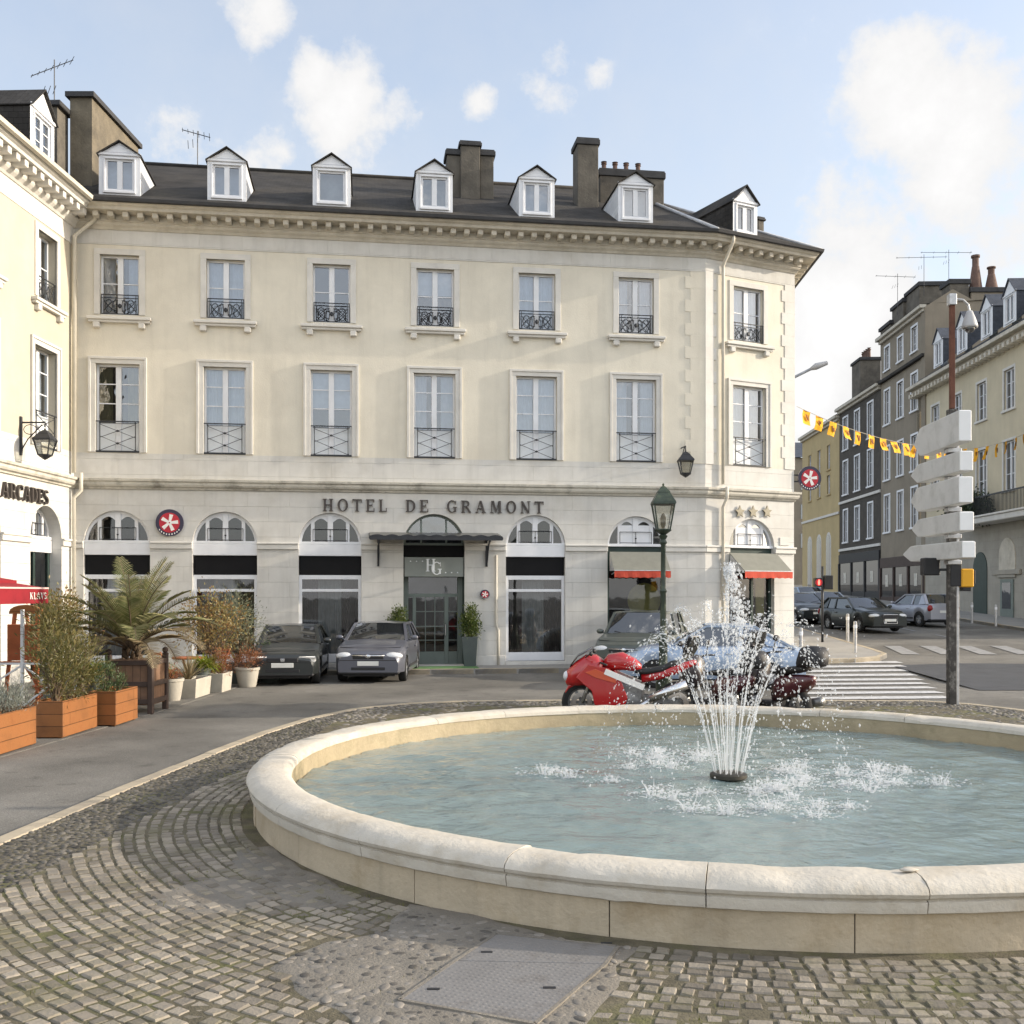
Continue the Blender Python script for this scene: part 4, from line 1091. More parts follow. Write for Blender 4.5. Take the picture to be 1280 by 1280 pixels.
# entrance
a,b = GA[3]; d = .2
f = MB(HF)
f.bbox(a,b,d-.05,d+.3,ZSP-.34,ZSP-.02,.01)
n = 20; c = (a+b)/2
f.build('entrance_head', M['blackpanel'], hotel)
fl = MB(HF)
for i in range(n):
    t0, t1 = math.pi*i/n, math.pi*(i+1)/n
    q = [[(c+rr_*math.cos(t), dd, ZSP+rr_*math.sin(t)) for t in (t0,t1)] for (rr_,dd) in ((RA,d-.03),(RA-.06,d-.03),(RA-.06,d+.05))]
    fl.poly(q[0][0],q[1][0],q[1][1],q[0][1]); fl.poly(q[1][0],q[2][0],q[2][1],q[1][1])
for uu in (c-.36,c+.36): fl.bbox(uu-.025,uu+.025,d-.03,d+.03,ZSP,ZSP+.72,.004)
fl.bbox(a,b,d-.03,d+.05,ZSP-.02,ZSP+.05,.004)
fl_ = fl.build('entrance_fanlight', M['green_grey'], hotel)
g = MB(HF); g.poly(*[(c+(RA-.04)*math.cos(math.pi*i/n), d+.02, ZSP+.02+(RA-.04)*math.sin(math.pi*i/n)) for i in range(n,-1,-1)]); g.build('pane', M['glass'], fl_)
pl_ = MB(HF); pl_.bbox(a+.03,b-.03,.02,.08,2.68,3.24,.008); pnl = pl_.build('entrance_panel', mat('sage_sign_panel', (.235,.255,.235), .5, .05, 3), hotel)
dr = MB(HF); d = .55
dr.bbox(a,a+.16,d-.06,d+.06,.0,2.68,.01); dr.bbox(b-.16,b,d-.06,d+.06,.0,2.68,.01)
x1 = a+.28; x2 = a+(b-a)*.69
dr.bbox(a+.16,b-.16,d-.05,d+.05,2.1,2.2,.006); dr.bbox(x1,x1+.1,d-.05,d+.05,.08,2.1,.006); dr.bbox(x2,x2+.12,d-.05,d+.05,.08,2.1,.006); 
dr.bbox(x1+.1,x2,d-.04,d+.04,.08,.52,.008); dr.bbox(x2+.12,b-.16,d-.04,d+.04,.08,.52,.008); dr.bbox(a+.16,x1,d-.04,d+.04,.08,.52,.008)
for i in (1,2):
    uu = x1+.1+(x2-x1-.1)*i/3; dr.bbox(uu-.013,uu+.013,d-.02,d+.02,.52,2.1,.003)
for z in (.85,1.25,1.68): dr.box(x1+.1,x2,d-.018,d+.018,z-.012,z+.012); dr.box(x2+.12,b-.16,d-.018,d+.018,z-.012,z+.012)
dro = dr.build('entrance_door', M['green_grey'], hotel)
g = MB(HF); g.poly((a+.16,d,.52),(b-.16,d,.52),(b-.16,d,2.68),(a+.16,d,2.68)); g.build('pane', M['shopglass'], dro)
hd = MB(HF); hd.tube([(x2+.03,d-.06,.95),(x2+.03,d-.10,1.0),(x2+.03,d-.10,1.3),(x2+.03,d-.06,1.35)], .014, 6); hd.build('handle', M['chrome'], dro)
jm = MB(HF); jm.box(a,a+.015,.09,.5,0,2.68); jm.box(b-.015,b,.09,.5,0,2.68); jm.build('door_reveal', M['green_dark'], hotel)
stp = MB(HF); stp.bbox(a-.1,b+.1,-.25,.6,-.1,.16,.015); stp.build('door_step', M['trim'], hotel)
# glass canopy
cp = MB(HF); ca, cb_ = HF.px(462,672,-.9)[0], HF.px(627,672,-.9)[0]; zc = 3.72
nr_ = 9
for i in range(nr_+1):
    uu = ca+(cb_-ca)*i/nr_; cp.bar((uu,-.02,zc+.16),(uu,-1.12,zc),.035,.06)
cp.bar((ca,-1.1,zc),(cb_,-1.1,zc),.05,.10); cp.bar((ca,-.03,zc+.16),(cb_,-.03,zc+.16),.05,.1)
for i in range(nr_):
    u0_ = ca+(cb_-ca)*i/nr_; u1_ = ca+(cb_-ca)*(i+1)/nr_; um = (u0_+u1_)/2
    cp.prism([(u0_,zc+.05)]+[(u0_+(u1_-u0_)*t/6, zc+.05+.05*math.sin(math.pi*t/6)) for t in range(1,6)]+[(u1_,zc+.05)], -1.13, -1.11)
cno = cp.build('entrance_canopy', M['iron'], hotel)
g = MB(HF); g.box(ca,cb_,-1.08,-.05,0,0.012); g.v = [(p[0],p[1],p[2]+zc+.05-(p[1]+1.1)*-.145) for p in g.v]; g.build('canopy_glass', mat('dark_canopy_glass', (.06,.06,.055), .3, .2, 3), cno)
for uu in (ca+.25, cb_-.32):
    br_ = MB(HF); br_.bar((uu,-.03,zc-.75),(uu,-.03,zc+.1),.06,.07); br_.tube([(uu,-.05,zc-.68),(uu,-.22,zc-.52),(uu,-.5,zc-.16),(uu,-.95,zc-.02)], .028, 6); br_.build('canopy_bracket', M['iron'], cno)
# shop awnings
def awning(fr, a, b, z0, z1, out, name='awning'):
    m = MB(fr); t = .02
    m.add([(a,-.05,z1),(b,-.05,z1),(b,-out,z0),(a,-out,z0),(a,-.05,z1-t),(b,-.05,z1-t),(b,-out,z0-t),(a,-out,z0-t)],
          [(0,3,2,1),(4,5,6,7),(0,1,5,4),(3,7,6,2),(0,4,7,3),(1,2,6,5)])
    o = m.build(name, M['awning'], hotel)
    v = MB(fr); n = 24; P = []
    for i in range(n+1):
        uu = a+(b-a)*i/n; P += [(uu,-out-.012,z0),(uu,-out-.012+.006*math.sin(i*1.3),z0-.2+.012*math.sin(i*2.1))]
    v.add(P, [(2*i,2*i+1,2*i+3,2*i+2) for i in range(n)]); v.build('valance', M['red_awn'], o)
    e = MB(fr)
    for uu in (a,b): e.poly((uu,-.05,z1),(uu,-out,z0),(uu,-.05,z0))
    e.tube([(a,-out,z0),(b,-out,z0)], .018, 6)
    for uu in (a+.06,b-.06): e.bar((uu,-.05,z0-.1),(uu,-out,z0-.02),.02)
    e.build('awning_arm', M['galv'], o)
a,b = GA[5]; awning(HF, a+.05, b-.02, 2.86, 3.42, .62); awning(AF, GAA[0]-.02, GAA[1]+.05, 2.86, 3.42, .75)
for fr,(a,b),nm in ((HF,GA[5],0),(AF,GAA,1)):
    f = MB(fr); d = .2
    f.bbox(a,b,d-.05,d+.05,3.2,ZSP-.02,.006); f.bbox(a,a+.08,d-.05,d+.05,.25,3.2,.006); f.bbox(b-.08,b,d-.05,d+.05,.25,3.2,.006); f.bbox(a+.08,b-.08,d-.05,d+.05,.25,.6,.006)
    if nm: f.bbox(a+(b-a)*.55,a+(b-a)*.6,d-.05,d+.05,.6,3.2,.006)
    so2 = f.build('shop_window', M['green_dark'], hotel)
    g = MB(fr); g.poly((a+.08,d,.6),(b-.08,d,.6),(b-.08,d,3.2),(a+.08,d,3.2)); g.build('pane', M['shopglass'], so2)
    pst = MB(fr); cx_ = a+(b-a)*(.68 if not nm else .82)
    if not nm: pst.prism([(cx_+.5*math.cos(t*math.pi/12), 2.0+.52*math.sin(t*math.pi/12)) for t in range(24)], d+.1, d+.14)
    else: pst.bbox(cx_-.16,cx_+.16,d+.1,d+.13,1.5,2.75,.005)
    pst.build('window_poster', mat('olive_gold_poster', (.26,.23,.055), .7, .3, 3), so2)
    gd = MB(fr)
    for i in range(9): gd.bbox(a+.15+i*(b-a-.4)/9, a+.27+i*(b-a-.4)/9, d+.2, d+.34, .62, .8+.3*rnd.random(), .02)
    gd.build('window_display', mat('shop_goods', (.22,.18,.12), .7, .5, 9, island=.6), so2)
lunette(AF, hotel, GAA[0], GAA[1], ZSP, RAA, 2)
ra2 = MB(AF); room(ra2, (GAA[0],GAA[1],.3,ZSP+RAA-.35), .30, 1.2); ra2.build('room_behind_window', M['shoproom'], hotel)
# little plaque on the corner pier, intercom plaque by the door
pq = MB(AF); u_,z_ = AF.px(980,677); pq.bbox(u_-.18,u_+.18,-.03,.0,z_-.12,z_+.12,.006); pq.build('stone_plaque', M['trim'], hotel)
# downpipes
dp = MB(); uo = AF.px(903.5,500,-.08)[0]
dp.tube([AF.w(.48,-.72,Z_EAVE-.03),AF.w(.48,-.70,Z_EAVE-.2),AF.w(uo,-.10,Z_FR1-.15),AF.w(uo,-.10,Z_FR1-.3),AF.w(uo,-.09,Z_STR1+.1)], .05, 8)
dp.tube([AF.w(uo,-.28,Z_STR1-.0),AF.w(uo,-.28,Z_STR0-.05),AF.w(uo,-.09,Z_STR0-.3),AF.w(uo,-.09,.1)], .05, 8)
dp.build('downpipe', M['zinc'], hotel, True)
dp2 = MB(HF); u_ = HF.px(620,700)[0]; dp2.tube([(u_,-.06,3.3),(u_,-.06,1.3),(u_+.06,-.06,1.15),(u_+.06,-.06,.1)], .035, 8); dp2.build('downpipe', M['zinc'], hotel, True)

# ------------------------------------------------------------------ hotel roof
SL = .538; EO = .76; Z_E = Z_EAVE+.02
def off_line(i, dist):
    a, b = PTH[i], PTH[i+1]; t = (b-a).normalized(); nn = Vector((-t.y,t.x)); return a+nn*dist, t
def isect(l1, l2):
    (p,t),(q,s) = l1,l2; den = t.x*s.y-t.y*s.x; k = ((q.x-p.x)*s.y-(q.y-p.y)*s.x)/den; return p+t*k
ez = lambda dd: Z_E+SL*(dd+EO)
E0 = off_line(0,-EO)[0]; E1 = isect(off_line(0,-EO), off_line(1,-EO)); E2 = isect(off_line(1,-EO), off_line(2,-EO)); E3 = off_line(2,-EO)[0]+off_line(2,-EO)[1]*15
dlo, dhi = .5, 8
for _ in range(40):
    dm = (dlo+dhi)/2; A_ = isect(off_line(0,dm), off_line(1,dm)); B_ = isect(off_line(1,dm), off_line(2,dm))
    if (B_-A_).dot(off_line(1,0)[1]) > 0: dlo = dm
    else: dhi = dm
dq = dlo; Q_ = A_; RD = 6.0
if dq > RD: dq = RD
S_ = isect(off_line(0,RD), off_line(2,RD)); K0 = off_line(0,RD)[0]
K3 = off_line(2,RD)[0]+off_line(2,RD)[1]*15
v3 = lambda p,z: (p.x,p.y,z)
class RF:   # slope-local coordinates so that the slate texture follows the slope
    def __init__(s, o, t, n, z): s.o,s.t,s.n,s.z = o,t,n,z; s.L = math.sqrt(1+SL*SL)
    def w(s, u, v, h):
        p = s.o+s.t*u+s.n*(v/s.L); return Vector((p.x,p.y,s.z+SL*v/s.L+h))
    def inv(s, p, z): return ((p-s.o).dot(s.t), (p-s.o).dot(s.n)*s.L, 0)
def slope(i, pts, back=False):
    o,t = off_line(i,-EO); f = RF(o,t,Vector((-t.y,t.x)),Z_E); m = MB(f); m.poly(*[f.inv(p,0) for p in pts]); return m
roof = slope(0,[E0,E1,Q_,S_,K0]).build('roof', M['slate'], hotel)
slope(1,[E1,E2,Q_]).build('roof_slope', M['slate'], roof); slope(2,[E2,E3,K3,S_,Q_]).build('roof_slope', M['slate'], roof)
bk = MB(); zr = ez(RD); KB0 = off_line(0,12.5)[0]; KB = S_+off_line(0,0)[1]*-0.0+Vector((-off_line(0,0)[1].y,off_line(0,0)[1].x))*6
bk.poly(v3(K0,zr),v3(S_,zr),v3(KB,zr-3),v3(KB0,zr-3)); bk.poly(v3(S_,zr),v3(K3,zr),v3(KB,zr-3)); bk.poly(v3(E0,Z_E),v3(K0,zr),v3(KB0,zr-3),v3(KB0,0),v3(P0.to_2d(),0),v3(P0.to_2d(),Z_E-.05))
bk.build('rear_roof', M['slate'], roof)
lf = MB(); 
lf.tube([v3(E1,Z_E+.03), v3(E1.lerp(Q_,.35),Z_E+(ez(dq)-Z_E)*.35+.03), v3(Q_,ez(dq)+.04)], .055, 6); lf.tube([v3(E2,Z_E+.02), v3(Q_,ez(dq)+.03)], .05, 6); lf.tube([v3(Q_,ez(dq)+.03), v3(S_,zr+.02)], .06, 6)
lf.build('hip_flashing', M['lead'], roof, True)
rc = MB(); rc.tube([v3(K0,zr+.02),v3(S_,zr+.02)], .08, 6); rc.build('ridge_cap', M['slate'], roof, True)
def dormer(fr, root, uc, w=1.02, zb=13.02, zt=14.14, zp=14.47, dfront=-.12, slope_=SL, ze=None, mats=('white','whitewood','slate'), glassw=.74, nb=0, single=False, cheek='whitewood'):
    ze = Z_E if ze is None else ze
    back = lambda z: (z-ze)/slope_-EO+.05
    h = w/2; m = MB(fr); d = dfront
    gw = glassw/2; z0, z1 = zb+.14, zt-.12
    # front board with window hole
    wall_panel(m, uc-h, uc+h, zb, zt, [(uc-gw,uc+gw,z0,z1,False)], d, .1)
    m.poly((uc-h,d,zt),(uc+h,d,zt),(uc,d,zp))
    root_ = m.build('dormer', M[mats[0]], root)
    t = MB(fr); t.bbox(uc-h-.02,uc+h+.02,d-.05,d-.002,zt-.03,zt+.04,.006); t.bbox(uc-gw-.05,uc+gw+.05,d-.05,d-.002,z0-.07,z0-.005,.006)
    t.bbox(uc-gw-.05,uc-gw-.003,d-.03,d-.002,z0,z1,.005); t.bbox(uc+gw+.003,uc+gw+.05,d-.03,d-.002,z0,z1,.005); t.bbox(uc-gw-.05,uc+gw+.05,d-.035,d-.002,z1+.003,z1+.05,.005)
    t.prism([(uc-h+.1,zt+.06),(uc+h-.1,zt+.06),(uc,zp-.07)], d-.018, d-.002)
    t.build('dormer_trim', M[mats[0]], root_)
    for s in (-1,1):
        ck = MB(fr); x = uc+s*h; P = [(x,d,zb),(x,back(zt),zt),(x,d,zt)]
        ck.poly(*(P if s > 0 else P[::-1])); ck.build('dormer_cheek', M[cheek], root_)
    r = MB(fr); e = .045
    for s in (-1,1):
        q = [(uc+s*(h+e),d-.1,zt-.04),(uc,d-.1,zp+.02),(uc,back(zp),zp+.02),(uc+s*(h+e),back(zt),zt-.04)]
        r.add(q+[(p[0],p[1],p[2]+.03) for p in q], [(0,1,2,3),(7,6,5,4),(0,4,5,1),(2,6,7,3),(3,7,4,0)])
    r.build('dormer_roof', M[mats[2]], root_)
    f = MB(fr); dd = d+.05
    f.bbox(uc-gw,uc-gw+.05,dd-.02,dd+.03,z0,z1,.004); f.bbox(uc+gw-.05,uc+gw,dd-.02,dd+.03,z0,z1,.004); f.bbox(uc-gw+.05,uc+gw-.05,dd-.02,dd+.03,z1-.05,z1,.004); f.bbox(uc-gw+.05,uc+gw-.05,dd-.02,dd+.03,z0,z0+.06,.004)
    if not single: f.bbox(uc-.07,uc+.07,dd-.03,dd+.03,z0+.06,z1-.05,.004)
    for i in range(nb): z = z0+(z1-z0)*(i+1)/(nb+1); f.box(uc-gw+.05,uc+gw-.05,dd-.01,dd+.02,z-.012,z+.012)
    f.build('frame', M['white'], root_)
    g = MB(fr); g.poly((uc-gw,dd+.01,z0),(uc+gw,dd+.01,z0),(uc+gw,dd+.01,z1),(uc-gw,dd+.01,z1)); g.build('pane', M['glass'], root_)
    k = MB(fr); k.poly((uc-gw-.1,dd+.3,z0-.1),(uc+gw+.1,dd+.3,z0-.1),(uc+gw+.1,dd+.3,z1+.1),(uc-gw-.1,dd+.3,z1+.1)); k.build('curtain', M['curtain'] if rnd.random() < .6 else M['curtaing'], root_)
    return root_
for k,xp in enumerate((149.5,283.5,414.5,543,671,794.5)):
    dormer(HF, hotel, HF.px(xp,230,-.12)[0], single=(k == 2), w=1.04 if k else 1.08)
AFd = AF
dormer(AF, hotel, AF.px(931.5,250,.0)[0]-.0, w=.92, glassw=.62, dfront=0.0, zb=13.0, zt=14.03, zp=14.5, cheek='slate')
# chimneys
M['chimney_l'] = mat('brown_stone_chimney', (.17,.145,.105), .9, .25, 1.6, .012, 14, stain=(.09,.08,.065), ss=1.2, streak=.3)
def chimney(fr, root, u0,u1,d0,d1,z0,z1,cap=.07,caph=.16,pots=()):
    m = MB(fr); m.bbox(u0,u1,d0,d1,z0,z1-caph,.015); c = m.build('chimney', M['chimney'], root)
    k = MB(fr); k.bbox(u0-cap,u1+cap,d0-cap,d1+cap,z1-caph,z1-.05,.015); k.bbox(u0-cap*.5,u1+cap*.5,d0-cap*.5,d1+cap*.5,z1-.05,z1,.012); k.build('chimney_cap', M['chimcap'], c)
    for (uu,h,r_) in pots:
        p = MB(fr); dm = (d0+d1)/2
        p.lathe([(r_*1.15,0),(r_,.05),(r_*.85,h*.75),(r_*1.1,h*.77),(r_*1.15,h*.85),(r_*.7,h*.88),(r_*.72,h*.95),(r_*1.2,h),(0,h+.03)], (uu,dm,z1-.002), 10); p.build('chimney_pot', M['pot'], c, True, autos=40)
    return c
def chp(x0,x1,ytop,d,dd,pots=(),z0=13,cap=.07,caph=.16):
    u0 = HF.px(x0,ytop,d)[0]; u1 = HF.px(x1,ytop,d)[0]; z1 = HF.px((x0+x1)/2,ytop,d)[1]
    return chimney(HF, hotel, u0, u1, d, d+dd, z0, z1, cap, caph, pots)
# long party wall chimney at the left corner, falling in steps
xw = lambda Y: -11.87+.038*(Y-29.5)
lc = MB(); zt_ = 16.22
lc.add([(xw(Y)+dx,Y,z) for (Y,dx,z) in ((29.4,-.62,12),(29.4,0,12),(32.7,0,12),(32.7,-.62,12),(29.4,-.62,zt_),(29.4,0,zt_),(32.7,0,zt_),(32.7,-.62,zt_))], [(3,2,1,0),(4,5,6,7),(0,1,5,4),(1,2,6,5),(2,3,7,6),(3,0,4,7)])
lco = lc.build('chimney', M['chimney_l'], hotel)
lk = MB(); lk.add([(xw(Y)+dx,Y,z) for (Y,dx,z) in ((29.3,-.72,zt_),(29.3,.09,zt_),(32.8,.09,zt_),(32.8,-.72,zt_),(29.3,-.72,zt_+.14),(29.3,.09,zt_+.14),(32.8,.09,zt_+.14),(32.8,-.72,zt_+.14))], [(3,2,1,0),(4,5,6,7),(0,1,5,4),(1,2,6,5),(2,3,7,6),(3,0,4,7)]); lk.build('chimney_cap', M['chimcap'], lco)
chp(576,600,176,2.6,.75,(),14.2,.06,.16); chp(559,576,186,2.75,.7,(),14.2,.06,.2); chp(600,617,187,2.75,.7,(),14.2,.06,.2)
chp(722,748,172,2.2,.75,(),13.8,.05,.22)
u_p = [HF.px(x,205,3.3)[0] for x in (758,772,786,801)]
chp(750,830,212,3.3,.7,[(u,.34,.085) for u in u_p],14,.05,.25)
scx = MB(AF); u_,z_ = AF.px(951.5,271,1.6); chimney(AF, hotel, u_-.12,u_+.12,1.6,1.9,13.2,z_,.05,.12)

# ------------------------------------------------------------------ lettering
def ring_g(cx,cy,rx,ry,tx,ty,a0,a1,n=14):
    out = []
    for i in range(n):
        q = []
        for a in (a0+(a1-a0)*i/n, a0+(a1-a0)*(i+1)/n):
            q.append(((cx+rx*math.cos(a),cy+ry*math.sin(a)),(cx+(rx-tx)*math.cos(a),cy+(ry-ty)*math.sin(a))))
        out.append([q[0][0],q[1][0],q[1][1],q[0][1]])
    return out
def rc_(x0,y0,x1,y1): return [(x0,y0),(x1,y0),(x1,y1),(x0,y1)]
def stem(x,w=.2): return [rc_(x,0,x+w,1)]
def ser(x,w=.2,y=(0,1)): return [rc_(x-.09,0 if k == 0 else .94,x+w+.09,.06 if k == 0 else 1) for k in y]
PI = math.pi
GL = {
 'H': (stem(.1)+stem(.7), ser(.1)+ser(.7)+[rc_(.3,.47,.7,.55)], 1.0),
 'O': (ring_g(.5,.5,.5,.52,.21,.07,0,2*PI,20), [], 1.0),
 'T': (stem(.35), ser(.35,y=(0,))+[rc_(0,.92,.9,1),rc_(0,.72,.06,.92),rc_(.84,.72,.9,.92)], .9),
 'E': (stem(.08), [rc_(.0,0,.8,.07),rc_(0,.93,.78,1),rc_(.28,.48,.6,.55),rc_(.73,.07,.8,.28),rc_(.71,.74,.78,.93),rc_(.55,.38,.6,.48),rc_(.55,.55,.6,.66)], .82),
 'L': (stem(.08), ser(.08)+[rc_(.37,0,.75,.07),rc_(.68,.07,.75,.3)], .78),
 'D': (stem(.08)+ring_g(.4,.5,.52,.5,.21,.07,-PI/2,PI/2), [rc_(0,0,.4,.068),rc_(0,.932,.4,1)], .95),
 'G': (ring_g(.5,.5,.5,.52,.2,.07,.25*PI,1.72*PI,18)+[rc_(.72,.05,.9,.46)], [rc_(.6,.40,.98,.47),rc_(.83,.66,.88,.98)], 1.0),
 'R': (stem(.08)+ring_g(.42,.74,.38,.26,.18,.06,-PI/2,PI/2,10)+[[(.42,.47),(.62,.47),(.98,0),(.74,0)]], ser(.08)+[rc_(.29,.94,.42,1.0),rc_(.29,.48,.42,.54)], .98),
 'A': ([[(.42,1),(.6,1),(.95,0),(.72,0)]], [[(.42,1),(.5,1),(.16,0),(.08,0)],rc_(.24,.32,.72,.39),rc_(0,0,.27,.055),rc_(.63,0,1.04,.055)], 1.02),
 'M': ([[(.2,1),(.4,1),(.66,.12),(.56,0)],rc_(.88,0,1.08,1)], [rc_(.14,0,.21,1),[(.56,0),(.64,.1),(.95,1),(.86,1)],rc_(.03,0,.34,.055),rc_(.8,0,1.17,.055)], 1.2),
 'N': ([[(.05,1),(.27,1),(.92,0),(.72,0)]], [rc_(.14,0,.21,1),rc_(.83,0,.9,1),rc_(.03,0,.33,.055),rc_(.7,.945,1.02,1)], 1.02),
 'C': (ring_g(.5,.5,.48,.52,.2,.07,.25*PI,1.75*PI,18), [rc_(.8,.66,.86,.98)], .9),
 'S': (ring_g(.38,.73,.34,.27,.15,.09,.1*PI,1.3*PI,12)+ring_g(.38,.27,.36,.28,.16,.09,-.85*PI,.45*PI,12)+[[(.1,.62),(.2,.68),(.66,.4),(.56,.32)]], [], .78),
 'K': (stem(.08), ser(.08)+[[(.28,.42),(.38,.5),(.86,1),(.74,1)],[(.4,.5),(.55,.62),(.98,0),(.74,0)]], .98),
 'V': ([[(.02,1),(.26,1),(.6,0),(.46,0)]], [[(.78,1),(.88,1),(.6,0),(.52,0)]], .92),
}
def letters(mb, text, u0, u1, z0, h, d=-.02, t=.05, space=.5):
    adv = [GL[c][2] if c != ' ' else 1.0 for c in text]; gap = space
    tot = sum(adv)+gap*(len(text)-1); k = (u1-u0)/tot; x = u0
    for c,a_ in zip(text, adv):
        if c != ' ':
            for lev,polys in enumerate(GL[c][:2]):
                for p in polys:
                    q = [(x+px_*k, z0+py_*h) for px_,py_ in p]
                    ar = sum(q[i][0]*q[(i+1)%len(q)][1]-q[(i+1)%len(q)][0]*q[i][1] for i in range(len(q)))
                    mb.prism(q if ar > 0 else q[::-1], d-t+.004*lev, d)
        x += (a_+gap)*k
lt = MB(HF); u0,z0 = HF.px(403.5,637); u1,_ = HF.px(679,640)
z0 = HF.px(541,640.5)[1]
letters(lt, 'HOTEL DE GRAMONT', u0, u1, z0, .345, -.02, .05, .42)
hl = thing('hotel_sign', 'dark serif letters reading HOTEL DE GRAMONT fixed above the arches', 'sign', tuple(HF.w((u0+u1)/2,-.05,z0)))
lt.build('lettering', M['letters'], hl)
lg = MB(HF); a,b = GA[3]; zz = 2.72
letters(lg, 'H', c-.24, c+.04, 2.83, .36, .0, .03, 0); letters(lg, 'G', c-.08, c+.22, 2.74, .36, -.022, .02, 0)
for i in range(3):
    lg.blob((a+.2+i*.17,.015,3.12),(.022,.012,.022),0); lg.blob((b-.2-i*.17,.015,2.80),(.022,.012,.022),0)
lg.build('entrance_lettering', M['panelw'], pnl)
# stars
sg = thing('star_sign', 'row of three gilt stars fixed over the corner arch', 'sign', tuple(AF.w(AF.px(941,639)[0],-.06,AF.px(941,639)[1])))
for xp in (923.5,940,957.5):
    u_,z_ = AF.px(xp,640); s_ = MB(AF)
    pts = [(u_+.19*(1 if i%2 == 0 else .45)*math.sin(i*PI/5), z_+.19*(1 if i%2 == 0 else .45)*math.cos(i*PI/5)) for i in range(10)]
    s_.prism(pts[::-1], -.07, -.03); s_.build('star', M['gold'], sg)
# round badge signs
def badge(fr, u, d, z, r, label, name='round_sign'):
    t = thing(name, label, 'sign', tuple(fr.w(u,d,z-r)))
    def disc(rr_, d0, d1, n=32): return [(u+rr_*math.cos(i*2*PI/n), z+rr_*math.sin(i*2*PI/n)) for i in range(n)], d0, d1
    m = MB(fr); m.prism(*disc(r, d-.05, d+.03)); m.build('sign_disc', M['sign_navy'], t)
    m = MB(fr); m.prism(*disc(r*.74, d-.056, d-.049)); m.build('red_disc', M['sign_red'], t)
    m = MB(fr)
    for k in range(5):
        a = PI/2-.22+k*2*PI/5; ca,sa = math.cos(a),math.sin(a); w_ = r*.115; L0,L1 = r*.05,r*.62
        m.prism([(u+L0*ca+w_*.7*sa, z+L0*sa-w_*.7*ca),(u+L1*ca+w_*1.2*sa, z+L1*sa-w_*1.2*ca),(u+L1*ca-w_*1.2*sa, z+L1*sa+w_*1.2*ca),(u+L0*ca-w_*.7*sa, z+L0*sa+w_*.7*ca)], d-.0625-.0004*k, d-.055)
    m.build('white_flower_mark', M['sign_white'], t)
    m = MB(fr)
    for k in range(9):
        a = -PI/2+(k-4)*.23; cx_,cz_ = u+r*.87*math.cos(a), z+r*.87*math.sin(a); q = r*.055
        m.prism([(cx_-q,cz_-q),(cx_+q*.3,cz_-q),(cx_+q*.3,cz_+q),(cx_-q,cz_+q)], d-.054, d-.049)
    m.build('rim_lettering', M['sign_white'], t)
    return t
u_,z_ = HF.px(212.3,653.5,-.05); badge(HF, u_, -.05, z_, .37, 'large round navy and red sign with white star flat on the facade between two arches')
u_,z_ = HF.px(606,743,-.05); badge(HF, u_, -.05, z_, .135, 'small round red sign with white star on the pier beside the entrance')
SF2 = Fr(AF.w(LA,0,0).to_2d(), 8)
bx = SF2.px(1011.5,598,.0); bt = badge(SF2, bx[0], .0, bx[1], .375, 'round navy and red sign with white star projecting from the street corner')
bm = MB(SF2); bm.bar((.02,.05,bx[1]+.1),(bx[0]-.3,.05,bx[1]+.1),.04); bm.bar((.02,.05,bx[1]-.1),(bx[0]-.3,.05,bx[1]-.1),.04); bm.build('bracket', M['iron'], bt)
# ------------------------------------------------------------------ pavements
def along(mb, path, w, z, n=None):
    """raised pavement strip to the right of the path"""
    pass
pv = MB()
def raised(mb, pts, h=.13):
    n = len(pts)
    top = [(p[0],p[1],gh(*p)+h) for p in pts]; bot = [(p[0],p[1],gh(*p)-.2) for p in pts]
    mb.add(top+bot, [tuple(range(n))]+[(i+n,(i+1)%n+n,(i+1)%n,i) for i in range(n)])
# in front of the hotel and round its corner
hp = [HF.w(-.0,-1.25,0), HF.w(6,-1.25,0), HF.w(12,-1.25,0), HF.w(U1+.1,-1.22,0), AF.w(LA*.5,-1.35,0), (10.2,30.9,0),(11.2,31.6,0),(11.75,32.6,0),(11.9,34,0),(12.15,40,0),(12.4,48,0),(13.6,80,0),(10.6,80,0), SF.w(6,.02,0), AF.w(LA,.02,0), HF.w(U1,.02,0), HF.w(9,.02,0), HF.w(0,.02,0)]
hp = [(p[0],p[1]) for p in hp]
bl = len(hp)
raised(pv, [hp[0],hp[1],hp[16],hp[17]]); raised(pv, [hp[1],hp[2],hp[3],hp[15],hp[16]]); raised(pv, [hp[3],hp[4],hp[5],hp[14],hp[15]]); raised(pv, [hp[5],hp[6],hp[7],hp[14]]); raised(pv,[hp[7],hp[8],hp[9],hp[13],hp[14]])
raised(pv,[hp[9],hp[10],hp[11],hp[12],hp[13]])
structure(pv.build('pavement', M['pavement']))
def kerbline(pts, w=.16, h=.14):
    mb = MB(); D = dense(pts, 1.0); I = offset_line(D, -w)
    for i in range(len(D)-1):
        a,b,c,d = D[i],D[i+1],I[i+1],I[i]; f = lambda p,q,t: (p[0]+(q[0]-p[0])*t, p[1]+(q[1]-p[1])*t)
        q = [f(a,b,.005),f(a,b,.995),f(d,c,.995),f(d,c,.005)]
        P = [(p[0],p[1],gh(*p)+h) for p in q]+[(p[0],p[1],gh(*p)-.1) for p in q]
        mb.add(P, [(0,1,2,3),(4,5,1,0),(5,6,2,1),(6,7,3,2),(7,4,0,3)])
    return structure(mb.build('kerb', M['kerb'], bevel=.015))
kerbline(hp[:12])
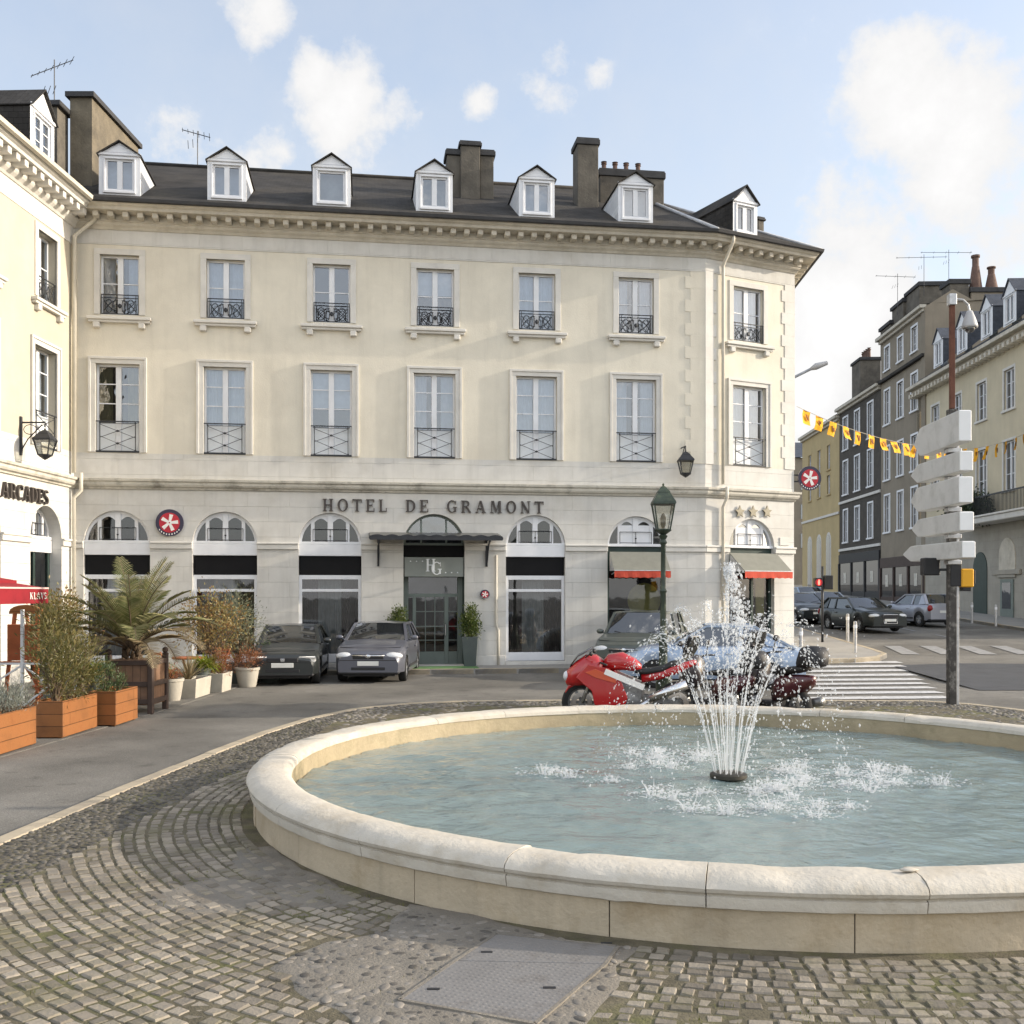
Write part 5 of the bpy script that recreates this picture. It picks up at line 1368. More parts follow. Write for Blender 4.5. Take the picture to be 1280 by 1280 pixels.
# pavement under the houses across the street
RFs = Fr((22.86+.042*40, 40), 87.6)
def rx(y): return 22.86+.042*y
rp = MB(); ys_ = [38,44,50,56,64,72,80,90,100,116]
for i in range(len(ys_)-1):
    a,b = ys_[i],ys_[i+1]; raised(rp, [(rx(a)-3.0,a),(rx(a)+.1,a),(rx(b)+.1,b),(rx(b)-3.0,b)])
structure(rp.build('pavement', M['pavement']))
kerbline([(rx(y)-3.0,y) for y in ys_[::-1]])
mt = MB(HF); a,b = GA[3]; mt.bbox(a-.15,b+.3,-1.15,-.22,.13,.152,.004)
tag(mt.build('door_mat', M['mat_green']), 'green carpet mat on the pavement at the hotel entrance', 'mat')

# ------------------------------------------------------------------ building on the left of the square
LL = 13.0; t_ = Vector((.038,1)).normalized()
LO = Vector((-11.9,28.25))-t_*LL; LF = Fr((LO.x,LO.y), 90-math.degrees(math.atan(.038)))
M['render_l'] = mat('darker_cream_render', (.48,.44,.355), .85, .06, 1.1, .004, 25, stain=(.56,.51,.41), ss=.6, streak=.08)  # even cream, darker than the hotel render, lowered to avoid clipping
lbd = thing('arcade_building', 'cream arcaded building meeting the hotel corner with a lantern and restaurant lettering', 'building', tuple(LF.w(LL/2,4,0)))
ZL = lambda x,y: LF.px(x,y)[1]
l3 = LF.rect(47,294,70.5,377); l1 = LF.rect(42.5,436,70.5,560); lg_ = LF.rect(38,632,77,690)
SPC = 3.05
def shift(o, k): return (o[0]-SPC*k,o[1]-SPC*k)+tuple(o[2:])
L3 = [shift(l3,k) for k in range(4)]; L1_ = [shift(l1,k) for k in range(4)]
ZB = Z_SB
LW = MB(LF); wall_panel(LW, 0, LL, ZB, Z_FR0+.1, [o+(False,) for o in L3+L1_], dep=.34); LW.build('upper_wall', M['render_l'], lbd)
ca_ = (lg_[0]+lg_[1])/2; LRA = (lg_[1]-lg_[0])/2; 
LA_ = [(ca_-LRA-SPC*k, ca_+LRA-SPC*k) for k in range(4)]
zcr = ZL(57,632); LZS = zcr-LRA
LG = MB(LF); wall_panel(LG, 0, LL, -.3, ZB, [(a,b,.0,zcr,True) for a,b in LA_], dep=.55); LG.build('ground_wall', M['stone'], lbd)
LPTH = [(LO.x,LO.y),(-11.9,28.25)]
s_ = MB(); sweep(s_, LPTH, [(0,Z_STR0-.03),(.05,Z_STR0-.02),(.06,Z_STR0+.02),(.13,Z_STR0+.05),(.16,Z_STR0+.10),(.16,Z_STR0+.16),(.21,Z_STR0+.19),(.22,Z_STR0+.25),(.02,Z_STR1),(0,Z_STR1)]); s_.build('string_course', M['string'], lbd)
s_ = MB(); sweep(s_, LPTH, [(0,Z_FR0-.1),(.02,Z_FR0-.09),(.02,Z_FR1),(0,Z_FR1)]); s_.build('frieze', M['trim'], lbd)
s_ = MB(); sweep(s_, LPTH, [(0,Z_FR1),(.05,Z_FR1+.002),(.09,Z_FR1+.06),(.17,Z_FR1+.13),(.2,Z_FR1+.18),(.2,Z_FR1+.36),(.58,Z_FR1+.37),(.60,Z_FR1+.44),(.66,Z_FR1+.47),(.70,Z_EAVE-.04),(0,Z_EAVE+.02)])
lcn = s_.build('cornice', M['trim'], lbd)
u = .2
while u < LL-.3: mu = MB(LF); mu.bbox(u-.085,u+.085,-.53,-.195,Z_FR1+.20,Z_FR1+.366,.012); mu.build('cornice_bracket', M['trim'], lcn); u += .385
s_ = MB(); sweep(s_, LPTH, [(.66,Z_EAVE+.0),(.74,Z_EAVE-.06),(.82,Z_EAVE-.03),(.84,Z_EAVE+.06),(.82,Z_EAVE+.07),(.70,Z_EAVE+.02)]); s_.build('gutter', M['zinc'], lbd)
lr = MB(LF)
for k in range(4):
    upper_window(LF, lbd, L3[k], 3, 1, lr, .24); upper_window(LF, lbd, L1_[k], 1, 1, lr, .24)
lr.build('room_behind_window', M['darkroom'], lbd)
lr2 = MB(LF)
for a,b in LA_:
    lunette(LF, lbd, a, b, LZS, LRA, 0, .36)
    f = MB(LF); d = .36; f.bbox(a,b,d-.1,d+.06,LZS-.36,LZS-.03,.01); f.build('shop_head', M['white'], lbd)
    f = MB(LF); f.bbox(a,a+.1,d-.04,d+.05,0,LZS-.36,.006); f.bbox(b-.1,b,d-.04,d+.05,0,LZS-.36,.006); f.bbox((a+b)/2-.05,(a+b)/2+.05,d-.04,d+.05,0,LZS-.36,.006); o_ = f.build('shop_window', M['green_dark'], lbd)
    g = MB(LF); g.poly((a,d,0),(b,d,0),(b,d,LZS-.36),(a,d,LZS-.36)); g.build('pane', M['shopglass'], o_)
    room(lr2, (a,b,.3,LZS), .45, 1.4)
lr2.build('room_behind_window', M['shoproom'], lbd)
ie = [0]+sorted(e for ab in LA_ for e in ab)+[LL]
for k in range(0,len(ie),2): 
    im = MB(LF); im.bbox(ie[k],ie[k+1],-.06,.02,LZS-.17,LZS-.03,.012); im.bbox(ie[k]-.002,ie[k+1]-.02,-.09,.02,LZS-.03,LZS+.03,.012); im.build('impost', M['trim'], lbd)
# downpipe in the corner
dp = MB(); dp.tube([LF.w(LL-.3,-.76,Z_EAVE-.02),LF.w(LL-.3,-.74,Z_EAVE-.22),LF.w(LL-.1,-.62,Z_FR1+.2),LF.w(LL-.22,-.12,Z_FR0+.1),LF.w(LL-.22,-.10,Z_STR1+.1)], .06, 8); dp.tube([LF.w(LL-.2,-.29,Z_STR1+.1),LF.w(LL-.2,-.29,Z_STR0-.1),LF.w(LL-.22,-.1,Z_STR0-.3),LF.w(LL-.22,-.1,.1)], .055, 8)
dp.build('downpipe', M['zinc'], lbd, True)
# roof, dormer, chimney
lrf = MB(); e0 = LF.w(0,-.76,Z_E); e1 = LF.w(LL+.6,-.76,Z_E); k1 = LF.w(LL+.6,5,Z_E+SL*5.76); k0 = LF.w(0,5,Z_E+SL*5.76); b0 = LF.w(0,10,Z_E+1.0); b1 = LF.w(LL+.6,10,Z_E+1.0)
lrf.poly(e0,e1,k1,k0); lrf.poly(k0,k1,b1,b0); lrf.poly(e0,k0,b0,LF.w(0,10,0),LF.w(0,0,0)); lrf.poly(LF.w(LL,.02,0),LF.w(LL,10,0),b1,k1,e1,LF.w(LL,.02,Z_E-.05))
lro = lrf.build('roof', M['slate'], lbd)
for k,xp in enumerate((55.5,)):
    uu = LF.px(xp,170,0)[0]; dormer(LF, lbd, uu, w=1.25, zb=13.25, zt=14.45, zp=15.05, dfront=.05, glassw=.85, nb=2, cheek='slate')
    dormer(LF, lbd, uu-SPC*1.1, w=1.25, zb=13.25, zt=14.45, zp=15.05, dfront=.05, glassw=.85, nb=2, cheek='slate')
uc0 = LF.px(71.5,133,.75)[0]; zc0 = LF.px(71.5,133,.75)[1]
cm = MB(LF); cm.box(uc0,uc0+.65,.75,6.5,13,zc0); c_ = cm.build('chimney', M['chimney'], lbd)
cm = MB(LF); cm.bbox(uc0-.10,uc0+.75,.62,6.6,zc0,zc0+.15,.02); cm.build('chimney_cap', M['chimcap'], c_)
ls = thing('restaurant_sign', 'dark serif letters fixed under the string course of the arcaded building', 'sign', tuple(LF.w(LL-2.2,-.05,4.7)))
lt = MB(LF); ul,_ = LF.px(2,620,-.05); ur,_ = LF.px(60.5,620,-.05); zl = LF.px(30,625.5,-.05)[1]
letters(lt, 'ARCADES', ul, ur, zl, .36, -.005, .07, .12); lt.build('lettering', M['letters'], ls)

def antenna(base, h, label, boom=.9, yaw=30, n=6, tilt=12):
    t = thing('tv_antenna', label, 'antenna', tuple(base)); m = MB(); b = Vector(base)
    m.tube([b, b+Vector((0,0,h))], .016, 5); m.build('mast', M['iron'], t)
    m = MB(); ca,sa = math.cos(rad(yaw)), math.sin(rad(yaw)); c = b+Vector((0,0,h*.93)); tz = math.tan(rad(tilt))
    m.tube([c-Vector((ca,sa,tz))*boom*.45, c+Vector((ca,sa,tz))*boom*.55], .014, 4)
    for i in range(n):
        q = c+Vector((ca,sa,tz))*boom*(-.42+.95*i/(n-1)); l = .30-.03*i; m.tube([q-Vector((-sa,ca,0))*l, q+Vector((-sa,ca,0))*l], .009, 4)
    c2 = b+Vector((0,0,h*.72)); 
    for i in range(3):
        q = c2+Vector((ca*.15*i,sa*.15*i,-.05*i)); m.tube([q-Vector((-sa,ca,.2))*.22, q+Vector((-sa,ca,.2))*.22], .009, 4)
    m.build('aerial', M['iron'], t); return t
pb_ = LF.w(*LF.px(68,140,2.2)[:1],2.2,15.2); antenna(pb_, 3.3, 'thin tv aerial on the dark chimney of the arcaded building', 1.2, 215, 7, -35)
ux,_ = HF.px(247,212,6); antenna(HF.w(ux,6,16.2), 1.35, 'tv aerial standing on the ridge of the hotel roof', .9, 195, 6, 10)

# ------------------------------------------------------------------ houses along the street on the right
RH = Fr((rx(110),110), -92.4)        # u runs towards the camera
def RU(x,y=742,d=0): return RH.px(x,y,d)
def street_house(name, label, x_far, x_near, y_eave_far, wallm, rows, extra=None, roofm='slate', depth=10, slope_=.7, frame='white', eave_out=.4, win=(1.0,), band=None, z_override=None, shutter=None):
    ua, ub = RU(x_far)[0], RU(x_near)[0]
    ze = z_override or RU(x_far,y_eave_far)[1]
    base = RH.w((ua+ub)/2,3,gh(*RH.w((ua+ub)/2,0,0).to_2d()))
    t = thing(name, label, 'house', tuple(base))
    ops = []
    for (z0,z1,us,w) in rows:
        for u in us: ops.append((u-w/2,u+w/2,z0,z1,False))
    m = MB(RH); wall_panel(m, ua, ub, base.z-1.5, ze, ops, dep=.22)
    m.poly((ub,0,base.z-1.5),(ub,depth,base.z-1.5),(ub,depth,ze),(ub,0,ze)); m.poly((ua,0,base.z-1.5),(ua,0,ze),(ua,depth,ze),(ua,depth,base.z-1.5))
    m.build('wall', wallm, t)
    r = MB(RH); e = eave_out; k = depth/2
    zr_ = ze+slope_*k
    r.poly((ua-.1,-e,ze-.0),(ub+.1,-e,ze-.0),(ub+.1,k,zr_),(ua-.1,k,zr_)); r.poly((ua-.1,k,zr_),(ub+.1,k,zr_),(ub+.1,depth,ze),(ua-.1,depth,ze))
    ro = r.build('roof', M[roofm], t)
    g = MB(RH); g.poly((ub+.001,0,ze),(ub+.001,depth,ze),(ub+.001,k,zr_)); g.poly((ua,0,ze),(ua,k,zr_),(ua,depth,ze)); g.build('gable', wallm, t)
    ev = MB(RH); ev.bbox(ua-.1,ub+.1,-e,.02,ze-.22,ze-.01,.02); ev.bbox(ua,ub,-e*.5,.02,ze-.42,ze-.22,.02); ev.build('eaves', M['cornice'] if roofm != 'blackroof' else M['slate'], t)
    for (a,b,z0,z1,_) in ops:
        s = MB(RH); surround(s, (a,b,z0,z1), .14, .03); s.bbox(a-.2,b+.2,-.1,.05,z0-.12,z0,.01); w_ = s.build('window', M[frame], t)
        f = MB(RH); c = (a+b)/2
        f.bbox(a,a+.06,.1,.18,z0,z1,.003); f.bbox(b-.06,b,.1,.18,z0,z1,.003); f.bbox(c-.05,c+.05,.09,.18,z0,z1,.003); f.bbox(a+.06,b-.06,.1,.18,z1-.06,z1,.003)
        for i in (1,2): zz_ = z0+(z1-z0)*i/3; f.box(a+.06,b-.06,.12,.16,zz_-.015,zz_+.015)
        f.build('frame', M['white'], w_)
        g = MB(RH); g.poly((a,.15,z0),(b,.15,z0),(b,.15,z1),(a,.15,z1)); g.build('pane', M['carglass2'], w_)
        if shutter:
            q = MB(RH)
            for (x0_,x1_) in ((a-.52,a-.16),(b+.16,b+.52)): q.bbox(x0_,x1_,-.07,-.035,z0,z1,.005)
            q.build('shutter', shutter, w_)
    if band:
        q = MB(RH)
        for z in band: q.bbox(ua,ub,-.1,.02,z-.1,z+.1,.01)
        q.build('string_course', M['trim'], t)
    return t, ua, ub, ze, base.z
M['shopdark'] = glass_mat('dark_shop_glass', (.1,.1,.1), .045, base=(.025,.023,.022), wav=.0001)
M['carglass2'] = glass_mat('dark_house_glass', (.1,.1,.1), .16, base=(.035,.04,.045))
M['ochre'] = mat('ochre_render', (.46,.36,.19), .85, .08, .8, .003, 20, streak=.12)
M['blackfront'] = mat('black_slate_cladding', (.058,.049,.039), .75, .2, 1.5, .003, 30, brick=(.3,.2,.006,.7,.5))
M['greyfront'] = mat('grey_brown_render', (.25,.215,.165), .9, .12, .8, .005, 15, streak=.3)
M['creamfront'] = mat('yellow_cream_render', (.56,.49,.35), .85, .08, .8, .003, 20, streak=.15)
M['brownshop'] = mat('brown_shop_wood', (.05,.03,.024), .6, .2, 4)
M['limeshop'] = mat('grey_limestone_base', (.36,.335,.285), .85, .1, 1.2, .004, 20, brick=(1.2,.45,.005,.8,.5), streak=.2)
# ochre house
def zs(x,ya,yb): return RU(x,yb)[1], RU(x,ya)[1]
uO = [RU(x)[0] for x in (1012.5,1024,1036)]
r1_ = zs(1024,563,592); r2_ = zs(1024,592+9,660)
ho,ua,ub,ze,zb = street_house('ochre_house', 'ochre yellow house at the far end of the street', 1003, 1049, 548, M['ochre'], [(r1_[0],r1_[1],uO,.95),(zs(1024,605,622)[0],zs(1024,605,622)[1]+.4,uO,.95)], slope_=.5, band=[RU(1024,648)[1]], frame='ochre')
zA = zs(1024,668,735)
for u in uO:
    f = MB(RH); h = .75; n = 12; z0,z1 = zA[0],zA[1]-.75
    f.prism([(u-h,z0),(u+h,z0)]+[(u+h*math.cos(PI*i/n), z1+h*math.sin(PI*i/n)) for i in range(n+1)], -.04, .02); w_ = f.build('arch_surround', M['trim'], ho)
    f = MB(RH); h = .55; f.prism([(u-h,z0),(u+h,z0)]+[(u+h*math.cos(PI*i/n), z1+h*math.sin(PI*i/n)) for i in range(n+1)], -.06, -.043); f.build('arch_door', M['carglass2'], w_)
# black fronted house
uB = [RU(x)[0] for x in (1057,1071.5,1088)]
hb,ua,ub,ze,zb = street_house('black_fronted_house', 'narrow house with black slate front and pale window surrounds', 1049.5, 1101, 512, M['blackfront'], [(zs(1071,517,545)[0]-.6,zs(1071,517,545)[1]+.2,uB,1.25),(zs(1071,572,613)[0],zs(1071,572,613)[1]+.1,uB,1.25),(zs(1071,634,675)[0],zs(1071,634,675)[1],uB,1.15)], slope_=.55, band=[RU(1071,623)[1], RU(1071,685)[1]])
ch_ = chimney(RH, hb, ua-.1, ua+2.2, 1.0, 2.6, ze-1, RU(1060,458,1)[1], .1, .25, [(ua+.3+.5*i,.8,.14) for i in range(4)])
dm = MB(RH); 
def shopfront(root, ua, ub, zb, zt, m, n=3, seed=1):
    f = MB(RH); f.bbox(ua+.1,ub-.1,-.12,.0,zt-.7,zt,.02); w = (ub-ua-.2)/n
    for i in range(n+1): f.bbox(ua+.1+w*i-.12,ua+.1+w*i+.12,-.14,.0,zb-.5,zt-.7,.01)
    f.bbox(ua+.2,ub-.2,-.1,.0,zb-.5,zb+.5,.01); o = f.build('shop_front', m, root)
    g = MB(RH); g.poly((ua+.1,-.06,zb),(ub-.1,-.06,zb),(ub-.1,-.06,zt-.7),(ua+.1,-.06,zt-.7)); g.build('pane', M['shopdark'], o)
    p = MB(RH)
    for i in range(n): 
        c = ua+.1+w*(i+.5); p.bbox(c-w*.12,c+w*.08,-.075,-.065,zb+1.2,zb+2.0,.003)
    p.build('window_display', mat('pale_display', (.55,.52,.45), .8, .3, 3), o)
shopfront(hb, ua, ub, zb, RU(1071,688)[1]-.2, M['blackplastic'], 3)
# tall grey house
uG = [RU(x)[0] for x in (1109,1125.5,1143)]
zE = RU(1102,424)[1]
hg,ua,ub,ze,zb = street_house('tall_grey_house', 'tall grey rendered house with a bare gable and many chimneys', 1101.3, 1157, 424, M['greyfront'], [(zs(1125,418,455)[0]+.2,zs(1125,418,455)[1]-.2,uG,1.0),(zs(1125,478,522)[0],zs(1125,478,522)[1],uG,1.1),(zs(1125,552,594)[0],zs(1125,552,594)[1],uG,1.1),(zs(1125,615,662)[0],zs(1125,615,662)[1],uG,1.1)], slope_=.06, depth=13)
q = MB(RH); zm = RU(1125,462)[1]; q.bbox(ua,ub,-.25,.02,zm-.2,zm,.02); q.build('string_course', M['slate'], hg)
shopfront(hg, ua, ub, zb, RU(1125,690)[1]-.3, M['brownshop'], 3)
for (xa,xb,yt,d,dd) in ((1100.5,1113,410,1.0,1.6),(1115,1129,384,1.2,1.8),(1132.5,1149,366,1.4,2.0)):
    u0_,zt_ = RU(xa,yt,d); u1_,_ = RU(xb,yt,d); chimney(RH, hg, u0_, u1_, d, d+dd, ze-.5, zt_, .12, .3)
# the big chimney stacks on its gable, seen end on
def gpx(x,y,Y): return ((x-HX)/FOC*Y, CAMH-(y-HY)/FOC*Y)
Yg = RH.w(ub,0,0).y
def stack(x0,x1,yt,zb_,d0,d1,pots=()):
    xa,zt_ = gpx(x0,yt,Yg); xb,_ = gpx(x1,yt,Yg); m = MB(); m.bbox(xa,xb,Yg+d0,Yg+d1,zb_,zt_-.3,.02); c = m.build('chimney', M['greyfront'] if len(pots) else M['chimney'], hg)
    m = MB(); m.bbox(xa-.1,xb+.1,Yg+d0-.1,Yg+d1+.1,zt_-.3,zt_,.02); m.build('chimney_cap', M['chimcap'], c)
    for xp,h in pots:
        px_,_ = gpx(xp,yt,Yg); m = MB(); m.lathe([(.42,0),(.22,1.1*h),(.20,1.12*h),(.20,1.5*h),(.27,1.52*h),(.27,1.62*h),(0,1.65*h)], (px_,Yg+(d0+d1)/2,zt_-.002), 10); m.build('chimney_pot', M['pot'], c, True, autos=40)
xg0,_ = gpx(1155,400,Yg); xg1,zgt = gpx(1235,362,Yg)
gm = MB(); gm.prism([(xg0+.02,zb-1),(xg1+6,zb-1),(xg1+6,zgt-3),(xg1,zgt-1.2),(gpx(1190,362,Yg)[0],gpx(1190,362,Yg)[1]),(xg0+.02,gpx(1155,384,Yg)[1])], Yg-.12, Yg+.5); gm.build('gable_wall', M['greyfront'], hg)
stack(1190,1214,347,ze,.3,1.6); stack(1216,1272,358,ze-3,.2,1.5,((1227,1.35),(1247,.9)))
# cream house with slate dormers
uC = [RU(x)[0] for x in (1169.5,1199,1227,1261.5)]
sp_ = uC[3]-uC[2]; uC = [uC[3]-sp_*k for k in range(4,-4,-1)]
uaC = RU(1146)[0]; ubC = RU(1420)[0]; uC = [u for u in uC if uaC+.7 < u < ubC-.7]
zE = RU(1200,455)[1]
hc,ua,ub,ze,zb = street_house('cream_terrace', 'long yellow cream house with grey stone arcade, balcony and slate dormers opposite the hotel', 1146, 1420, 0, M['creamfront'], [(RU(1262,511)[1],RU(1262,461)[1],uC,1.2),(RU(1262,612)[1],RU(1262,551)[1],uC,1.3)], slope_=.8, depth=4.6, roofm='slate_blue', eave_out=.7, z_override=zE, frame='trim')
zbal = RU(1262,645)[1]
u = ua+.2
while u < ub: q = MB(RH); q.bbox(u-.12,u+.12,-.55,-.02,ze-.7,ze-.44,.015); q.build('cornice_bracket', M['cornice'], hc); u += .55
q = MB(RH); q.bbox(ua,ub,-.06,.02,zb-1,zbal-.3,.01); lbx = q.build('stone_base', M['limeshop'], hc)
u0b = RU(1216,640)[0]
q = MB(RH); q.bbox(u0b,ub,-1.2,.0,zbal-.3,zbal,.03); q.bbox(u0b-.1,ub,-1.28,-.0,zbal,zbal+.1,.02); bal = q.build('balcony', M['trim'], hc)
q = MB(RH); u = u0b+.1
q.bar((u0b,-1.1,zbal+1.05),(ub,-1.1,zbal+1.05),.07)
while u < ub: q.bar((u,-1.1,zbal+.1),(u,-1.1,zbal+1.05),.025); u += .15
q.build('balcony_railing', M['iron'], bal)
for i,xp in enumerate((1227,1261)):
    u,_ = RU(xp); f = MB(RH); n = 14
    if i == 0:
        h = .9; z1 = RU(xp,690)[1]-h; f.prism([(u-h,zb-.5),(u+h,zb-.5)]+[(u+h*math.cos(PI*k/n), z1+h*math.sin(PI*k/n)) for k in range(n+1)], -.10, -.061); f.build('arched_green_door', M['green_dark'], hc)
    else:
        h = .95; z1 = RU(xp,672)[1]-h; z0 = RU(xp,712)[1]
        f.prism([(u-h,z0),(u+h,z0)]+[(u+h*math.cos(PI*k/n), z1+h*math.sin(PI*k/n)) for k in range(n+1)], -.10, -.061); o_ = f.build('niche', M['cornice'], hc)
        f = MB(RH); f.bbox(u-1.6,u+1.6,-.2,-.061,z0-.25,z0,.02); f.bbox(u-1.0,u+1.0,-.16,-.061,RU(xp,722)[1],RU(xp,716)[1],.02); f.build('ledge', M['limeshop'], hc)
        f = MB(RH); f.bbox(u-.75,u+.75,-.12,-.061,zb-.3,RU(xp,724)[1],.01); dd_ = f.build('door', M['green_grey'], hc)
        f = MB(RH); f.bbox(u-.5,u+.5,-.135,-.121,zb+.5,RU(xp,728)[1],.006); f.build('pane', M['carglass2'], dd_)
for u in uC: pass
zd = ze
class _: pass
ZS_E = ze
dm_u = [RU(x)[0] for x in (1176,1206,1237,1266)]; dsp = dm_u[3]-dm_u[2]
for u in [dm_u[0],dm_u[1],dm_u[2],dm_u[3],dm_u[3]+dsp,dm_u[3]+2*dsp]:
    dormer(RH, hc, u, w=1.5, zb=ze+.5, zt=ze+2.0, zp=ze+2.75, dfront=-.15, slope_=.8, ze=ze, mats=('white','white','slate_blue'), glassw=.9, cheek='slate_blue')
tag_pl = MB(); b0 = RH.w(u0b+.8,-.9,zbal+.1)
# dark block closing the far end, seen in the gap beside the hotel corner
fe = thing('far_dark_house', 'dark house closing the end of the street behind the corner sign', 'house', (33,122,gh(33,122)))
m = MB(); x0_,zt_ = gpx(955,572,122); x1_,_ = gpx(1020,572,122); m.bbox(x0_,x1_,122,132,0,zt_,.05); m.build('wall', M['greyfront'], fe)
m = MB(); m.poly((x0_-.4,121.6,zt_),(x1_+.4,121.6,zt_),(x1_+.4,127,zt_+2.5),(x0_-.4,127,zt_+2.5)); m.poly((x0_-.4,127,zt_+2.5),(x1_+.4,127,zt_+2.5),(x1_+.4,132,zt_),(x0_-.4,132,zt_)); m.build('roof', M['slate_blue'], fe)
for i in range(3):
    for j in range(3):
        m = MB(); xx = x1_-1.2-2*i; zz_ = zt_-3-3.4*j; m.bbox(xx-.6,xx+.6,121.93,121.99,zz_-.8,zz_+.9,.01); m.build('window', M['carglass2'], fe)
# aerials over the grey house
for (x,yb,yt,lab,yaw,bm) in ((1122,382,342,'single tv aerial on the lowest chimney of the tall grey house',170,3.2),(1155,358,318,'tv aerial with long boom on the middle chimney of the grey house',160,4.0),(1186,352,312,'tallest tv aerial on the gable stack of the grey house',165,4.0)):
    Yp = Yg+1.0; xa,za_ = gpx(x,yb,Yp); _,zt_ = gpx(x,yt,Yp); antenna((xa,Yp,za_-.6), zt_-za_+.6, lab, bm*.75, yaw, 5, 5)
# ------------------------------------------------------------------ cars
def lerp_tab(T, y):
    if y <= T[0][0]: return T[0][1]
    for (a,va),(b,vb) in zip(T, T[1:]):
        if y <= b: 
            f = (y-a)/(b-a); f = f*f*(3-2*f)*.5+f*.5
            return va+(vb-va)*f
    return T[-1][1]
def car(label, loc, head, paint, group, L=4.2, W=1.74, H=1.45, hood=.92, belt=.95, cowl=.75, wr=.305, fa=1.30, ra=-1.25, roof=(.05,-1.30), tail=-1.95, rear_top=.98, grille='wide', detail=True, name='parked_car', nose=.70):
    """y forward; stations along the body, greenhouse on top"""
    fr = Loc(loc[0], loc[1], loc[2], head)
    t = thing(name, label, 'car', (loc[0],loc[1],loc[2]), group)
    hL = L/2; hW = W/2
    top = [(-hL,rear_top-.16),(-hL+.08,rear_top-.03),(tail,rear_top),(roof[1],belt+.02),(0,belt),(cowl,hood+.03),(hL-.55,hood-.06),(hL-.16,nose+.04),(hL,nose-.10)]
    def wid(y):
        f = max(0, (abs(y)-(hL-.75))/.75); return hW*(1-.16*f**2.4)
    def zb(y):
        z = .22+(.05 if abs(y) > hL-.5 else 0)
        for c in (fa,ra):
            if abs(y-c) < wr+.06: z = max(z, wr+math.sqrt((wr+.06)**2-(y-c)**2))
        return z
    ys = sorted({round(-hL+L*i/70,3) for i in range(71)}|{c+s*(wr+.06)*f for c in (fa,ra) for s in (-1,1) for f in (.4,.75,.93,.995,1.003)})
    m = MB(fr); rows = []
    for y in ys:
        w, z1, z0 = wid(y), lerp_tab(top,y), zb(y)
        zm = z0+(z1-z0)*.45
        half = [(w*.975,z0),(w*.99,z0+.05 if z0 < z1-.2 else z0+.01),(w,zm),(w*.995,z0+(z1-z0)*.62),(w*.965,z1-.10),(w*.93,z1-.035),(w*.87,z1-.005),(w*.45,z1+.022),(0,z1+.03)]
        half = [(x,max(z,z0)) for x,z in half]
        rows.append([(x,y,z) for x,z in half]+[(-x,y,z) for x,z in half[-2::-1]])
    n = len(rows[0]); m.add([p for r in rows for p in r], [(i*n+j,i*n+j+1,(i+1)*n+j+1,(i+1)*n+j) for i in range(len(rows)-1) for j in range(n-1)]+[tuple(range(n)),tuple(range(len(rows)*n-1,(len(rows)-1)*n-1,-1))])
    # roof skin
    wb_, wt = hW-.09, hW-.235; yb0, yb1 = cowl-.02, tail+.02
    zr = H-.05
    def gh_pt(s, f):  # greenhouse corner lines: f 0 bottom .. 1 top
        pass
    rows = []
    for i in range(9):
        f = i/8; y = roof[0]+(roof[1]-roof[0])*f; zc = zr+.05*math.sin(PI*(f*.9+.08)); r_ = []
        for j in range(9):
            x = wt*(2*j/8-1); r_.append((x*(1-.03*abs(2*f-1)),y,zc-.035*(2*j/8-1)**2))
        rows.append(r_)
    m.add([p for r in rows for p in r], [(i*9+j,i*9+j+1,(i+1)*9+j+1,(i+1)*9+j) for i in range(8) for j in range(8)])
    # pillars
    def pil(a, b, w_): m.bar(a, b, w_, .045)
    for s in (-1,1):
        F0,F1 = (s*wb_,yb0,belt+.0),(s*wt,roof[0]+.02,zr-.01); R0,R1 = (s*wb_,yb1,rear_top-.02),(s*wt,roof[1]-.02,zr-.01)
        pil(F0,F1,.075); pil(R0,R1,.12)
        m.bar(F1,R1,.05,.06)
        yb = (cowl+tail)/2-.15; m.bar((s*wb_,yb,belt),(s*wt,yb-.05,zr-.01),.03,.085)
        # C pillar panel
        k = .28; q = [(s*(wb_+.004),yb1,rear_top),(s*(wb_+.004),yb1+.62,belt+.01),(s*(wt+.012),roof[1]+.16,zr-.03),(s*(wt+.012),roof[1]-.02,zr-.03)]
        m.poly(*(q if s < 0 else q[::-1]))
    body = m.build('body', paint, t, True, autos=32)
    # glass shell
    g = MB(fr); NB = 6; e = .015
    def row(y0,z0,w0,y1,z1,w1,bul):
        out = []
        for (yy,zz,ww) in ((y0,z0,w0),((y0+y1)/2,(z0+z1)/2+.025,(w0+w1)/2),(y1,z1,w1)):
            out.append([(ww*(2*j/NB-1), yy+bul*(1-(2*j/NB-1)**2), zz) for j in range(NB+1)])
        return out
    for R_,fl in ((row(yb0,belt-.03,wb_-e,roof[0],zr,wt-e,.09),1),(row(yb1,rear_top-.03,wb_-e,roof[1],zr,wt-e,-.07),0)):
        P = [p for r in R_ for p in r]; k = NB+1
        g.add(P, [((i*k+j),(i*k+j+1),((i+1)*k+j+1),((i+1)*k+j)) if not fl else ((i*k+j+1),(i*k+j),((i+1)*k+j),((i+1)*k+j+1)) for i in range(2) for j in range(NB)]); g.build('windscreen' if fl else 'rear_window', M['carglass'], t, True); g = MB(fr)
    for s in (-1,1):
        g = MB(fr); q = [(s*(wb_-e),yb0,belt-.03),(s*(wb_-e),yb1,belt-.03),(s*(wt-e),roof[1],zr),(s*(wt-e),roof[0],zr)]
        g.poly(*(q if s < 0 else q[::-1])); g.build('side_glass', M['carglass'], t)
    u = MB(fr); u.box(-hW+.24,hW-.24,-hL+.12,hL-.12,.17,.60)
    for c in (fa,ra): u.box(-hW+.05,hW-.05,c-wr-.02,c+wr+.02,.45,.66)
    u.build('underbody', M['blackplastic'], t)
